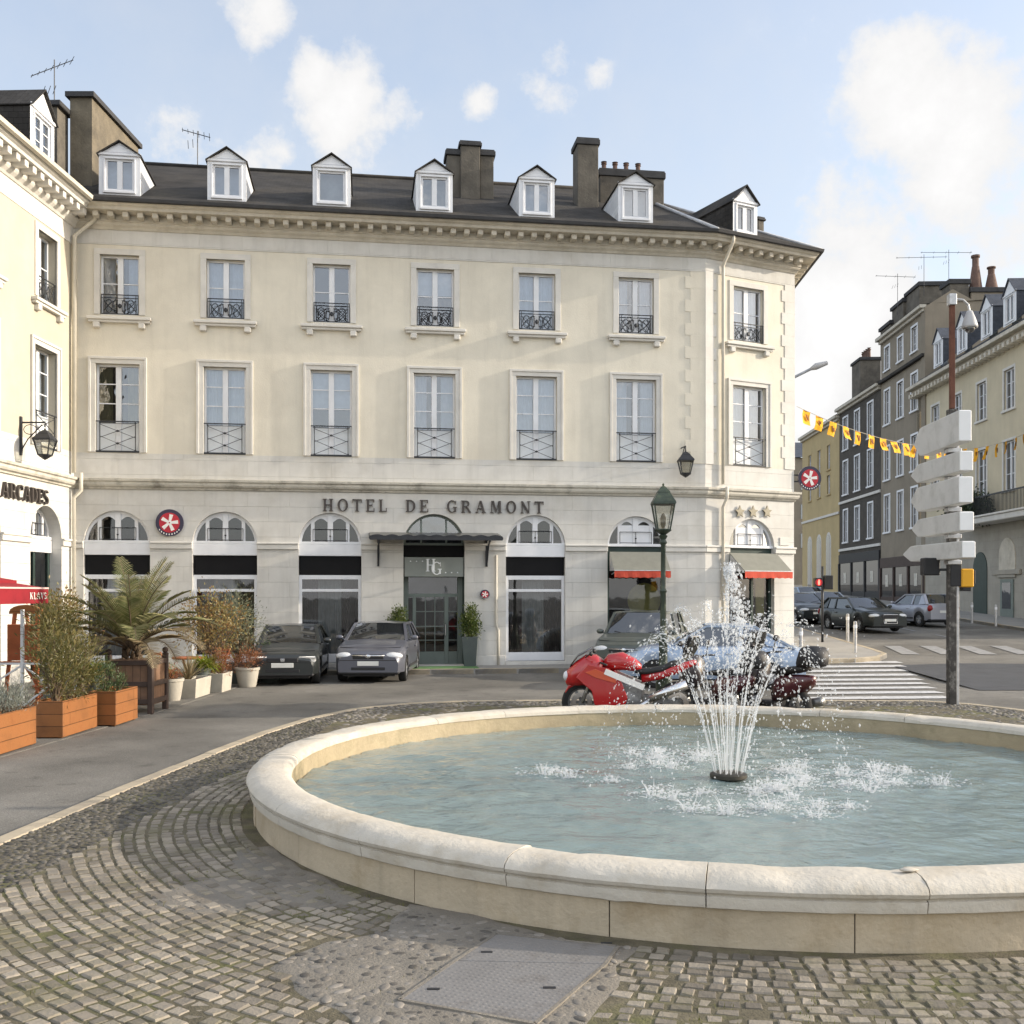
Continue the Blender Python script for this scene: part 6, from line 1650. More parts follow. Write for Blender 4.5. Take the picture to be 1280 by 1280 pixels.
    for c in (fa,ra):
        for s in (-1,1):
            x = s*(hW-.115); w = MB(fr); wd = .19
            w.lathe([(wr*.62,-wd/2),(wr*.93,-wd/2),(wr,-wd/2+.03),(wr,wd/2-.03),(wr*.93,wd/2),(wr*.62,wd/2)], (x,c,wr), 24, axis='x'); wo = w.build('wheel', M['rubber'], t, True, autos=40)
            r_ = MB(fr); xo = wd/2-.015
            r_.lathe([(0,s*(xo-.02)),(wr*.16,s*(xo-.015)),(wr*.18,s*(xo-.05)),(wr*.55,s*(xo-.06)),(wr*.57,s*xo),(wr*.64,s*xo)], (x,c,wr), 20, axis='x')
            for k in range(5):
                a = k*2*PI/5+.3; r_.bar((x+s*(xo-.015),c+wr*.12*math.cos(a),wr+wr*.12*math.sin(a)),(x+s*(xo-.01),c+wr*.58*math.cos(a),wr+wr*.58*math.sin(a)),.03,.06)
            r_.build('rim', M['rim'], wo, autos=40)
    # lights, grille, plates, mirrors
    fy = hL
    for s in (-1,1):
        w = MB(fr); xx = s*hW*.66; yy = fy-.17; (w.blob((xx,yy-.03,nose-.075),(.25,.19,.105),2) if grille != 'slim' else w.bbox(xx-.21,xx+.21,yy-.10,yy+.165-.05,nose-.15,nose-.005,.03)); w.build('headlight', M['headlamp'], t, True)
        w = MB(fr); w.blob((s*hW*.80,-fy+.10,rear_top-.20),(.12,.12,.16),2); w.build('tail_light', M['taillamp'], t, True)
        w = MB(fr); w.blob((s*(hW+.09),cowl-.22,belt+.09),(.10,.055,.068),2); w.bar((s*(hW-.06),cowl-.22,belt+.03),(s*(hW+.05),cowl-.22,belt+.07),.04); w.build('mirror', paint, t, True)
        if detail:
            w = MB(fr); xx = s*(hW*.998+.004)
            for y_ in (cowl-.05,(cowl+tail)/2-.15,): w.bar((xx,y_,.35),(s*(hW*.955+.01),y_,belt-.07),.006,.012)
            w.bar((xx,fa-wr-.08,.36),(xx,ra+wr+.08,.36),.02,.06)
            w.build('door_seam', M['blackplastic'], t)
            w = MB(fr); w.bbox(s*hW-.012,s*hW+.018,(cowl+tail)/2+.0,(cowl+tail)/2+.17,belt-.19,belt-.15,.006); w.build('door_handle', paint, t)
    w = MB(fr); w.bbox(-hW*.44,hW*.44,fy-.06,fy+.012,nose-.155,nose-.03,.02)
    w.bbox(-hW*.50,hW*.50,fy-.08,fy+.006,.30,.42,.03)
    go = w.build('grille', M['blackplastic'], t)
    if grille == 'wide':
        w = MB(fr); w.bar((-hW*.46,fy+.016,nose-.06),(hW*.46,fy+.016,nose-.06),.012,.03); w.blob((0,fy+.02,nose-.075),(.07,.02,.05),1); w.build('grille_bar', M['chrome'], go, True)
    elif grille == 'tall':
        w = MB(fr)
        x_,z0,z1 = hW*.36,.36,nose-.02
        w.tube([(-x_,fy+.02,z1),(x_,fy+.02,z1),(x_*.9,fy+.02,z0),(-x_*.9,fy+.02,z0)], .022, 6, False, True); w.build('grille_bar', M['chrome'], go)
        w = MB(fr); w.prism([(-x_*.9,z0),(x_*.9,z0),(x_,z1),(-x_,z1)], fy-.05, fy+.015); w.build('grille_mesh', M['blackplastic'], go)
    elif grille == 'slim':
        w = MB(fr); w.bbox(-.05,.05,fy+.005,fy+.02,nose-.12,nose-.05,.006); w.build('grille_bar', M['chrome'], go)
    w = MB(fr); w.bbox(-.26,.26,fy+.013,fy+.030,.435,.545,.005); w.build('number_plate', M['plate'], t)
    w = MB(fr); w.bbox(-.26,.26,-fy-.022,-fy-.002,.60,.71,.005); w.build('number_plate', M['plate'], t)
    w = MB(fr); w.bbox(-hW*.80,hW*.80,fy-.20,fy+.003,.555,.575,.004); w.build('bumper_seam', M['blackplastic'], t)
    zh = lerp_tab(top, fy-.30); w = MB(fr); P = [(hW*.86*k/6, fy-.30-.10*(k/6)**2, lerp_tab(top, fy-.30-.10*(k/6)**2)+.026-.022*(k/6)**2) for k in range(-6,7)]; w.tube(P, .007, 4); w.build('bonnet_seam', M['blackplastic'], t)
    for s in (-1,1):
        w = MB(fr); w.blob((s*hW*.70,fy-.13,.37),(.10,.10,.055),2); w.build('fog_lamp', M['headlamp'] if s > 5 else M['blackplastic'], t, True)
    w = MB(fr)
    for s in (-1,1): w.bar((s*.12,cowl+.03,belt+.02),(s*.55,cowl-.08,belt+.10),.02)
    w.build('wiper', M['blackplastic'], t)
    w = MB(fr); w.bbox(-hW*.86,hW*.86,fy-.30,fy+.004,.22,.30,.03); w.bbox(-hW*.9,hW*.9,-fy-.008,-fy+.3,.24,.34,.03); w.build('bumper_strip', M['blackplastic'], t)
    # cabin silhouettes through the glass are dark: steering wheel, seats are left to the tint
    return t
def paint(name, col, rough=.32, metal=.25, coat=.6): return mat(name, col, rough, .03, 3, 0, metal=metal, coat=coat)
PB = paint('dark_grey_green_paint', (.030,.034,.034)); PO = paint('steel_grey_blue_paint', (.115,.12,.145)); PD = paint('black_green_paint', (.016,.022,.022)); PS = paint('silver_paint', (.36,.37,.42), metal=.5)
PL = paint('light_blue_paint', (.33,.42,.56), metal=.3); PG = paint('grey_green_van_paint', (.085,.10,.09)); PW = paint('pale_blue_paint', (.40,.45,.52))
GRP = 'cars parked in front of the hotel'
def at_ground(px, py, z=0): x, y = gp(px, py, z); return x, y
# heading is measured clockwise from +Y (away from the camera); 180 faces the camera
def front_at(px, py, head, L, z=0.0):
    """centre of a car whose front bottom edge is seen at this pixel"""
    x, y = gp(px, py, z); a = rad(head); return (x-math.sin(a)*L/2, y-math.cos(a)*L/2, z)
car('dark hatchback with pale rectangular headlamps parked between the planters and the grey blue car', front_at(353,857.5,174,4.1), 174, PB, GRP, L=4.1, W=1.70, H=1.42, hood=.92, belt=.93, cowl=.72, roof=(.05,-1.25), tail=-1.9, grille='slim', nose=.70)
car('grey blue hatchback with chrome grille bar parked beside the hotel entrance', front_at(460,854.5,181,4.2), 181, PO, GRP, L=4.2, W=1.76, H=1.47, hood=.98, belt=.98, cowl=.85, roof=(.0,-1.25), tail=-1.95, grille='wide', nose=.74)
G2 = 'cars parked by the hotel corner'
car('tall grey green van like car behind the red motorcycle', (3.55,28.25,gh(3.55,28.25)), 200, PG, G2, L=4.3, W=1.78, H=1.74, hood=1.12, belt=1.10, cowl=1.0, roof=(.45,-1.7), tail=-2.02, rear_top=1.12, nose=.85)
car('light blue rounded car side on behind the fountain spray', (4.75,24.9,gh(4.75,24.9)), -82, PL, G2, L=4.25, W=1.74, H=1.50, hood=.98, belt=.98, cowl=.95, roof=(.1,-.95), tail=-1.9, rear_top=.95, nose=.72)
G3 = 'cars waiting in the street beside the hotel'
def on_street(px, Y): x = (px-HX)/FOC*Y; return (x, Y, gh(x,Y))
car('black green estate with tall chrome ringed grille coming down the street', on_street(1076,44.6), 168, PD, G3, L=4.5, W=1.80, H=1.45, hood=.95, belt=.95, cowl=.85, roof=(.05,-1.5), tail=-2.05, grille='tall', nose=.74, name='car')
car('silver hatchback seen from behind parked along the far kerb of the street', on_street(1147,48.0), -14, PS, G3, L=3.9, W=1.70, H=1.47, hood=.98, belt=.96, cowl=.8, roof=(.0,-1.35), tail=-1.78, rear_top=1.0, name='car')
car('pale blue car queueing behind the black green estate', on_street(1033,50.5), 171, PW, G3, L=4.2, W=1.74, H=1.48, cowl=.8, roof=(.0,-1.3), tail=-1.9, name='car')
car('blue grey car last in the queue beside the hotel corner', on_street(1010,58.0), 172, PL, G3, L=4.2, W=1.74, H=1.50, cowl=.8, roof=(.0,-1.3), tail=-1.9, name='car')
car('dark car queueing beside the hotel corner ahead of the blue grey one', on_street(1002,50.0), 174, PB, G3, L=4.1, W=1.72, H=1.44, cowl=.8, roof=(.0,-1.3), tail=-1.9, name='car')

# ------------------------------------------------------------------ motorcycles
M['bike_red'] = paint('bright_red_fairing', (.40,.012,.014), .25, .0, .8); M['bike_orange'] = paint('orange_red_fairing', (.55,.07,.02), .25, 0, .8)
M['seat'] = mat('black_seat_vinyl', (.02,.02,.02), .6, .1, 20); M['engine'] = mat('grey_engine_metal', (.20,.20,.20), .4, .3, 12, metal=.6)
def loft(mb, secs, n=12):
    """secs: (y, zc, half width, half height, squareness)"""
    P = []
    for (y,zc,w,h,sq) in secs:
        for k in range(n):
            a = 2*PI*k/n; c,s = math.cos(a),math.sin(a); e = sq
            P.append((math.copysign(abs(c)**e,c)*w, y, zc+math.copysign(abs(s)**e,s)*h))
    m = len(secs); F = [(i*n+k,i*n+(k+1)%n,(i+1)*n+(k+1)%n,(i+1)*n+k) for i in range(m-1) for k in range(n)]
    mb.add(P, F+[tuple(range(n-1,-1,-1)), tuple(range((m-1)*n,m*n))])
def wheel(fr, t, y, r, w, spokes=6):
    m = MB(fr); m.lathe([(r*.70,-w/2*.8),(r*.9,-w/2),(r,-w/4),(r,w/4),(r*.9,w/2),(r*.70,w/2*.8)], (0,y,r), 28, axis='x'); o = m.build('wheel', M['rubber'], t, True, autos=50)
    m = MB(fr); m.lathe([(r*.70,-w*.3),(r*.62,-w*.2),(r*.62,w*.2),(r*.70,w*.3)], (0,y,r), 24, axis='x'); m.lathe([(.0,-.07),(.05,-.07),(.05,.07),(0,.07)], (0,y,r), 12, axis='x')
    for k in range(spokes): a = 2*PI*k/spokes; m.bar((0,y,r),(0,y+r*.65*math.cos(a),r+r*.65*math.sin(a)),.03,.045)
    m.build('rim', M['engine'], o, autos=40)
    m = MB(fr); m.lathe([(r*.28,-.004),(r*.52,-.004),(r*.52,.004),(r*.28,.004)], (-.085,y,r), 20, axis='x'); m.build('brake_disc', M['chrome'], o)
def sport_bike(label, loc, head, red, red2, name='motorcycle', sc=1.0):
    fr = Loc(loc[0],loc[1],loc[2],head,sc); t = thing(name, label, 'motorcycle', loc)
    wheel(fr, t, .72, .31, .13); wheel(fr, t, -.72, .32, .19)
    m = MB(fr)
    for s in (-1,1): m.tube([(s*.10,.72,.31),(s*.10,.46,.95)], [.032,.026], 8)
    m.bar((-.12,.47,.9),(.12,.47,.9),.07,.03); m.build('fork', M['chrome'], t, True)
    m = MB(fr); loft(m, [(.98,.66,.03,.05,.8),(.95,.68,.13,.12,.75),(.82,.74,.19,.19,.75),(.66,.80,.22,.24,.7),(.5,.84,.23,.20,.7),(.40,.84,.20,.13,.8)]); m.build('nose_fairing', red, t, True)
    for s in (-1,1):
        m = MB(fr); P = [(.80,.70),(.62,.90),(.30,.84),(.12,.66),(.02,.40),(.10,.20),(.36,.17),(.52,.30),(.56,.50),(.66,.58)]
        x0 = s*.24; m.prism([(p[0],p[1]) for p in P], min(x0,x0-s*.03), max(x0,x0-s*.03)); m.v = [(q[1],q[0],q[2]) for q in m.v]
        m.build('side_fairing', red, t, bevel=.012)
        m = MB(fr); P = [(.66,.78),(.5,.83),(.18,.70),(.2,.62),(.5,.70)]; x0 = s*.252
        m.prism(P, min(x0,x0-s*.02), max(x0,x0-s*.02)); m.v = [(q[1],q[0],q[2]) for q in m.v]; m.build('fairing_panel', red2, t, bevel=.006)
    m = MB(fr); loft(m, [(.40,.90,.06,.05,.8),(.32,.92,.17,.13,.75),(.10,.94,.19,.14,.75),(-.10,.88,.13,.10,.8),(-.18,.84,.09,.06,.8)]); m.build('fuel_tank', red, t, True)
    m = MB(fr); loft(m, [(-.08,.80,.10,.04,.7),(-.25,.79,.14,.05,.7),(-.50,.83,.14,.05,.7),(-.62,.90,.11,.05,.7),(-.78,.94,.08,.04,.7)]); m.build('seat', M['seat'], t, True)
    m = MB(fr); loft(m, [(-.18,.68,.10,.07,.7),(-.45,.74,.13,.08,.7),(-.75,.84,.12,.075,.7),(-.95,.92,.07,.05,.8),(-1.0,.93,.03,.03,.8)]); m.build('tail_fairing', red, t, True)
    m = MB(fr); m.bbox(-.05,.05,-1.03,-.98,.87,.92,.01); m.build('tail_light', M['taillamp'], t)
    m = MB(fr); loft(m, [(.90,.86,.10,.02,.8),(.78,1.02,.13,.02,.8),(.56,1.14,.13,.02,.8)], 10); m.build('windscreen', M['carglass'], t, True)
    m = MB(fr); 
    for s in (-1,1): m.blob((s*.075,.955,.71),(.065,.05,.075),2)
    m.build('headlight', M['headlamp'], t, True)
    m = MB(fr); m.bbox(-.17,.17,-.22,.30,.24,.62,.05); m.lathe([(0,-.22),(.12,-.21),(.12,.21),(0,.22)], (0,-.02,.36), 14, axis='x'); m.build('engine', M['engine'], t)
    m = MB(fr)
    for s in (-1,1): m.bar((s*.11,-.72,.32),(s*.11,-.1,.42),.05,.08)
    m.build('swing_arm', M['engine'], t)
    for s in (-1,1):
        m = MB(fr); m.bar((s*.262,.36,.80),(s*.235,-.22,.56),.02,.085); m.build('pale_stripe', M['sign_white'], t)
    m = MB(fr); m.tube([(-.19,.25,.25),(-.2,-.1,.24),(-.21,-.35,.40)], .035, 8); m.tube([(-.22,-.30,.40),(-.24,-.85,.62)], [.06,.075], 12); m.build('exhaust', M['chrome'], t, True)
    for s in (-1,1):
        m = MB(fr); m.tube([(s*.10,.46,.93),(s*.28,.40,.92),(s*.36,.33,.90)], .016, 6); m.build('handlebar', M['blackplastic'], t, True)
        m = MB(fr); m.bar((s*.18,.66,1.0),(s*.34,.58,1.06),.015); m.blob((s*.36,.56,1.07),(.07,.03,.04),1); m.build('mirror', M['blackplastic'], t, True)
    m = MB(fr); loft(m, [(1.02,.36,.03,.02,.8),(.92,.55,.08,.05,.8),(.72,.65,.09,.04,.8),(.5,.60,.08,.04,.8)], 10); m.build('front_mudguard', red, t, True)
    m = MB(fr); m.bar((-.12,-.1,.22),(-.22,-.16,.01),.02); m.build('side_stand', M['blackplastic'], t)
    return t
yb = 17.35; xb = (787-HX)/FOC*yb
sport_bike('bright red faired sports motorcycle standing behind the fountain rim', (xb,yb,.04), -82, M['bike_red'], M['bike_orange'], sc=1.10)
def scooter(label, loc, head, sc=1.0):
    fr = Loc(loc[0],loc[1],loc[2],head,sc); t = thing('scooter', label, 'scooter', loc); pm = paint('dark_scooter_paint', (.035,.03,.034), .3, .2, .5); rm_ = paint('dark_red_scooter_paint', (.075,.018,.024), .3, .1, .6)
    wheel(fr, t, .66, .27, .12, 5); wheel(fr, t, -.62, .27, .14, 5)
    m = MB(fr); loft(m, [(.72,.50,.08,.10,.8),(.64,.62,.17,.20,.7),(.50,.72,.22,.30,.7),(.38,.78,.22,.30,.7),(.32,.78,.17,.26,.8)]); m.build('front_shield', pm, t, True)
    m = MB(fr); loft(m, [(.34,.26,.16,.05,.6),(-.2,.28,.18,.06,.6)]); m.build('footboard', M['blackplastic'], t)
    m = MB(fr); loft(m, [(-.10,.45,.14,.16,.7),(-.25,.55,.19,.20,.7),(-.6,.60,.20,.17,.7),(-.85,.68,.14,.10,.7),(-.95,.72,.06,.05,.8)]); m.build('rear_body', rm_, t, True)
    m = MB(fr); loft(m, [(-.02,.78,.10,.04,.7),(-.2,.79,.16,.06,.7),(-.5,.83,.16,.06,.7),(-.8,.88,.12,.05,.7)]); m.build('seat', M['seat'], t, True)
    m = MB(fr); loft(m, [(.62,.98,.12,.03,.8),(.52,1.18,.19,.03,.8),(.42,1.40,.17,.025,.8)], 10); m.build('windscreen', M['carglass'], t, True)
    m = MB(fr); loft(m, [(-.72,.95,.14,.10,.7),(-.86,1.06,.20,.16,.7),(-1.08,1.06,.19,.16,.7),(-1.18,1.02,.10,.10,.8)]); m.build('top_box', M['blackplastic'], t, True)
    m = MB(fr); m.blob((0,.72,.66),(.10,.05,.07),2); m.build('headlight', M['headlamp'], t, True)
    for s in (-1,1):
        m = MB(fr); m.tube([(0,.40,1.02),(s*.25,.36,1.06),(s*.36,.28,1.06)], .018, 6); m.bar((s*.25,.38,1.06),(s*.33,.42,1.25),.014); m.blob((s*.34,.42,1.28),(.07,.025,.05),1); m.build('handlebar', M['blackplastic'], t, True)
    m = MB(fr); m.tube([(.14,-.1,.22),(.18,-.5,.30)], .05, 10); m.tube([(.18,-.5,.30),(.2,-.9,.38)], .07, 12); m.build('exhaust', M['engine'], t, True)
    m = MB(fr); m.tube([(.0,.66,.27),(0,.45,.95)], .03, 8); m.build('fork', M['engine'], t)
    return t
ys2 = 17.7; xs_ = (968-HX)/FOC*ys2; scooter('dark scooter with a dark red tail and top box beyond the water jets', (xs_,ys2,.04), -22, 1.08)
ys2 = 18.2; xs_ = (890-HX)/FOC*ys2; scooter('black scooter with tall windscreen half hidden by the water jets', (xs_,ys2,.04), -35, 1.0)
# ------------------------------------------------------------------ lamps
def lantern(t, mb_frame, c, h, w, green=True, hang=False):
    """four sided tapering lantern; c = centre of its lower end"""
    m = MB(); x,y,z = c; b = w*.30; tp = w*.5
    for i in range(4):
        a0 = PI/4+i*PI/2; a1 = a0+PI/2; s2 = math.sqrt(2)
        P = [(x+b*s2*math.cos(a0),y+b*s2*math.sin(a0),z),(x+tp*s2*math.cos(a0),y+tp*s2*math.sin(a0),z+h*.55)]
        m.bar(P[0],P[1],.025)
        for r_,zz_ in ((b,z),(tp,z+h*.55)): m.bar((x+r_*s2*math.cos(a0),y+r_*s2*math.sin(a0),zz_),(x+r_*s2*math.cos(a1),y+r_*s2*math.sin(a1),zz_),.03)
    s2 = math.sqrt(2)
    m.lathe([(tp*s2*1.12,h*.55),(tp*s2*1.08,h*.60),(tp*s2*.62,h*.78),(tp*s2*.62,h*.80),(tp*s2*.5,h*.84),(tp*s2*.2,h*.92),(.02,h*.94),(.03,h*.97),(0,h)], c, 4, a0=PI/4)
    m.lathe([(0,-.12),(b*.6,-.08),(b*1.3,-.02),(b*s2,0)], c, 8)
    return m
def glass_of(c, h, w):
    m = MB(); x,y,z = c; b = w*.29; tp = w*.48; s2 = math.sqrt(2)
    m.lathe([(b*s2,.01),(tp*s2,h*.54)], c, 4, a0=PI/4); return m
lx,ly = gp(829, 880); lx = (829-HX)/FOC*20.4; ly = 20.4
lp = thing('street_lamp', 'old fashioned dark green lamp post with a four sided lantern behind the fountain', 'street lamp', (lx,ly,0))
m = MB(); m.lathe([(.20,0),(.20,.10),(.15,.14),(.15,.5),(.17,.55),(.12,.62),(.085,.72),(.085,1.25),(.11,1.30),(.075,1.36),(.06,1.5),(.055,2.2),(.075,2.25),(.05,2.3),(.045,3.15),(.08,3.2),(.05,3.26),(.09,3.33),(.03,3.38)], (lx,ly,0), 14)
m.build('post', M['lampgreen'], lp, True, autos=40)
lantern(lp, None, (lx,ly,3.45), .92, .40).build('lantern', M['lampgreen'], lp); glass_of((lx,ly,3.45),.92,.40).build('lantern_glass', M['lampglass'], lp)
m = MB(); m.lathe([(.03,0),(.05,.08),(.055,.2),(.03,.28),(0,.3)], (lx,ly,3.48), 10); m.build('bulb', M['whitepot'], lp, True)
# lanterns on wall brackets
u_,z_ = AF.px(857,580,-.5); uh,zh = HF.px(857,590,-.45)
wl = thing('wall_lantern', 'black wrought iron lantern on the hotel wall near the corner', 'wall lamp', tuple(HF.w(uh,0,zh)))
c = HF.w(uh,-.45,HF.px(857,592,-.45)[1]); lantern(wl, None, c, .68, .40).build('lantern', M['iron'], wl); glass_of(c,.68,.40).build('lantern_glass', M['lampglass'], wl)
m = MB(HF); zt_ = c.z+.80; m.tube([(uh,-.02,zt_),(uh,-.45,zt_),(uh,-.45,zt_-.15)], .018, 6); m.tube([(uh,-.02,zt_-.5),(uh,-.15,zt_-.2),(uh,-.35,zt_-.02)], .014, 6); m.build('bracket', M['iron'], wl)
ul_,zl_ = LF.px(25,525); 
wl = thing('wall_lantern', 'wrought iron lantern on a long bracket on the arcaded building', 'wall lamp', tuple(LF.w(ul_,0,zl_)))
out = .62; q = LF.w(ul_,-out,0); zt_ = CAMH-(528-HY)/FOC*q.y
c = Vector((q.x,q.y,zt_-.80)); lantern(wl, None, c, .66, .40).build('lantern', M['iron'], wl); glass_of(c,.66,.40).build('lantern_glass', M['lampglass'], wl)
m = MB(LF); m.tube([(ul_,-.02,zt_),(ul_,-out,zt_),(ul_,-out,zt_-.12)], .022, 6); m.tube([(ul_,-.02,zt_-.7),(ul_,-.2,zt_-.4),(ul_,-.55,zt_-.06)], .014, 6); m.bbox(ul_-.04,ul_+.04,-.05,.0,zt_-.8,zt_+.15,.01)
k = [(ul_,-.25-.16*math.cos(a),zt_-.17+.12*math.sin(a)) for a in [i*PI/6 for i in range(12)]]; m.tube(k,.01,4,False,True); m.build('bracket', M['iron'], wl)
# modern street light behind the hotel corner
Yl = 46; q0 = ((993-HX)/FOC*Yl, Yl); xa = q0[0]
sl = thing('street_light', 'modern street light with a long flat head reaching out past the hotel corner', 'street light', (xa-.3,Yl,gh(xa,Yl)))
zt_ = CAMH+(HY-470)/FOC*Yl
m = MB(); m.tube([(xa-.3,Yl,gh(xa,Yl)),(xa-.3,Yl,zt_-.5),(xa-.2,Yl,zt_-.15),(xa+.75,Yl,zt_+.32)], .06, 8); m.build('post', M['zincgrey'], sl, True)
m = MB(); m.tube([(xa+.7,Yl,zt_+.30),(xa+.95,Yl,zt_+.42),(xa+1.45,Yl,zt_+.58)], [.06,.15,.09], 10); m.build('lamp_head', M['alu'], sl, True)
# ------------------------------------------------------------------ direction sign
Yp = 20.3; xp = (1191-HX)/FOC*Yp
def zpx(y, Y=Yp): return CAMH-(y-HY)/FOC*Y
ds = thing('direction_sign', 'tall sign post carrying five blank grey arrow boards seen from behind', 'sign', (xp,Yp,0))
m = MB(); m.bbox(xp-.10,xp+.045,Yp-.08,Yp+.08,-.02,zpx(512),.008); m.build('post', M['polemark'], ds)
m = MB(); m.bbox(xp+.046,xp+.10,Yp-.06,Yp+.06,-.02,zpx(515),.006); m.build('post_rail', M['galv'], ds)
m = MB(); m.bbox(xp-.06,xp+.03,Yp-.045,Yp+.045,zpx(511),zpx(376),.006); m.build('mast_extension', M['rust'], ds)
M['signcap'] = mat('white_sign_end_cap', (.80,.80,.79), .45, .04)
M['alu_pale'] = mat('pale_grey_sign_metal', (.56,.56,.545), .5, .06, 2, .0, stain=(.40,.40,.38), ss=2.5)
def board(yt, yb, px_cap0, px_cap1, tip_px):
    z1, z0 = zpx(yt, 19.4), zpx(yb, 19.4)
    xa_ = (px_cap0-HX)/FOC*19.4; xb_ = (px_cap1-HX)/FOC*19.4; h = z1-z0
    # the board runs back along the street: near end at y=19.4
    fy = 21.9; xl = (tip_px-HX)/FOC*fy; dx = xl-xa_
    m = MB(); n0 = 19.4; L_ = fy-n0; tk = xb_-xa_
    prof = [(0,.03),(0,.97),(.015,1),(.80,1),(.86,.97),(.97,.62),(1,.5),(.97,.38),(.86,.03),(.80,0),(.015,0)]
    P = []
    for s in (0,1):
        for (f,g) in prof: P.append((xa_+dx*f+tk*s, n0+L_*f, z0+h*g))
    n = len(prof); m.add(P, [tuple(range(n)), tuple(range(2*n-1,n-1,-1))]+[(i,i+n,(i+1)%n+n,(i+1)%n) for i in range(n)])
    o = m.build('arrow_board', M['alu_pale'], ds, bevel=.018)
    m = MB(); m.bbox(xa_-.004, xb_+.004, n0-.012, n0+.02, z0+.012, z0+h-.012, .012); m.build('end_cap', M['signcap'], o)
    m = MB(); m.bbox(xp-.13,xp+.13,Yp-.11,Yp+.11,z0-.09,z0-.005,.01); m.build('board_clamp', M['galv'], ds)
for q in ((512,552,1199,1214,1142),(563,589,1200,1216,1138),(595,629,1199,1216,1138),(639,664,1200,1217,1139),(676,698,1203,1219,1128)): board(*q)
m = MB(); m.bbox(xp-.08,xp+.13,Yp-.10,Yp+.10,zpx(733),zpx(706),.01); m.build('sign_collar', M['blackplastic'], ds)
tl = thing('traffic_signal', 'yellow pedestrian push box on the sign post', 'signal box', (xp+.25,Yp,zpx(735)))
m = MB(); m.bbox(xp+.12,xp+.36,Yp-.13,Yp+.11,zpx(734),zpx(711),.02); m.build('box', M['yellow'], tl); m = MB(); m.bbox(xp+.16,xp+.32,Yp-.1,Yp+.08,zpx(739),zpx(733.5),.01); m.bbox(xp+.361,xp+.40,Yp-.1,Yp+.08,zpx(730),zpx(713),.01); m.build('bracket', M['blackplastic'], tl)
tb = thing('traffic_light', 'black traffic light head seen from behind beside the sign post', 'traffic light', (xp-.4,Yp+.2,zpx(718)))
m = MB(); m.bbox(xp-.52,xp-.20,Yp+.1,Yp+.32,zpx(719),zpx(697),.02); m.build('signal_head', M['blackplastic'], tb); m = MB(); m.bar((xp-.2,Yp+.15,zpx(712)),(xp-.09,Yp+.06,zpx(712)),.05); m.build('bracket', M['blackplastic'], tb)
# surveillance dome on top
cm = thing('camera_dome', 'pale surveillance camera dome hanging from a bent arm on top of the sign post', 'camera', (xp+.02,Yp,zpx(376)))
m = MB(); m.bbox(xp-.09,xp+.05,Yp-.08,Yp+.08,zpx(382),zpx(368),.01); m.tube([(xp+.04,Yp,zpx(374)),(xp+.20,Yp,zpx(375)),(xp+.30,Yp,zpx(381)),(xp+.33,Yp,zpx(390))], .025, 8); m.build('arm', M['galv'], cm)
m = MB(); m.lathe([(0,0),(.05,-.01),(.07,-.06),(.11,-.16),(.15,-.30),(.15,-.34),(.12,-.35)], (xp+.33,Yp,zpx(388)), 16); m.build('housing', M['alu'], cm, True)
m = MB(); m.blob((xp+.33,Yp,zpx(388)-.35),(.10,.10,.09),2); m.build('lens_dome', M['carglass'], cm, True)
# ------------------------------------------------------------------ bunting
def bunting(label, pts, n, sag, size):
    A,B = Vector(pts[0]),Vector(pts[1]); C = [A.lerp(B,i/40)-Vector((0,0,sag*4*(i/40)*(1-i/40))) for i in range(41)]
    t = thing('bunting', label, 'bunting', tuple(A)); m = MB(); m.tube(C, .012, 4); m.build('cord', M['whitepot'], t)
    for i in range(n):
        f = (i+.7)/n; k = f*40; j = min(39,int(k)); c = C[j].lerp(C[j+1],k-j); d = (C[j+1]-C[j]).normalized(); sw = rnd.uniform(-.35,.35); dn = Vector((d.y*sw+rnd.uniform(-.2,.2)*d.x,-d.x*sw,-1)).normalized()
        rows = []; nn = d.cross(dn).normalized()
        for a in range(4):
            for b in range(4): rows.append(c+d*size*(a/3-.5)+dn*size*1.15*(b/3)+nn*(.02*math.sin(a*1.5+i)+.025*math.sin(b*1.4+i*2)))
        m = MB(); m.add(rows, [(a*4+b,a*4+b+1,(a+1)*4+b+1,(a+1)*4+b) for a in range(3) for b in range(3)]); o = m.build('flag', M['bunting'], t)
        m = MB(); nn = nn if nn.y < 0 else -nn
        cc = c+dn*size*.55; 
        for (p0,p1,w_) in ((-.28,.22,.2),(.05,.3,.16)):
            q = [cc+d*size*p0+dn*size*(-.2)+nn*.03, cc+d*size*(p0+w_)+dn*size*(-.25)+nn*.03, cc+d*size*p1+dn*size*.25+nn*.03, cc+d*size*(p1-w_)+dn*size*.2+nn*.03]; m.poly(*q)
        m.build('flag_mark', M['bunting_mark'], o)
def pt(px,py,Y): return ((px-HX)/FOC*Y, Y, CAMH-(py-HY)/FOC*Y)
bunting('string of yellow flags from the hotel corner to the direction sign', (pt(996,508,33.2),pt(1200,561,40)), 14, .35, .38)
bunting('string of yellow flags from the direction sign across to the cream house', (pt(1196,561,40),pt(1292,536,52)), 8, .25, .50)
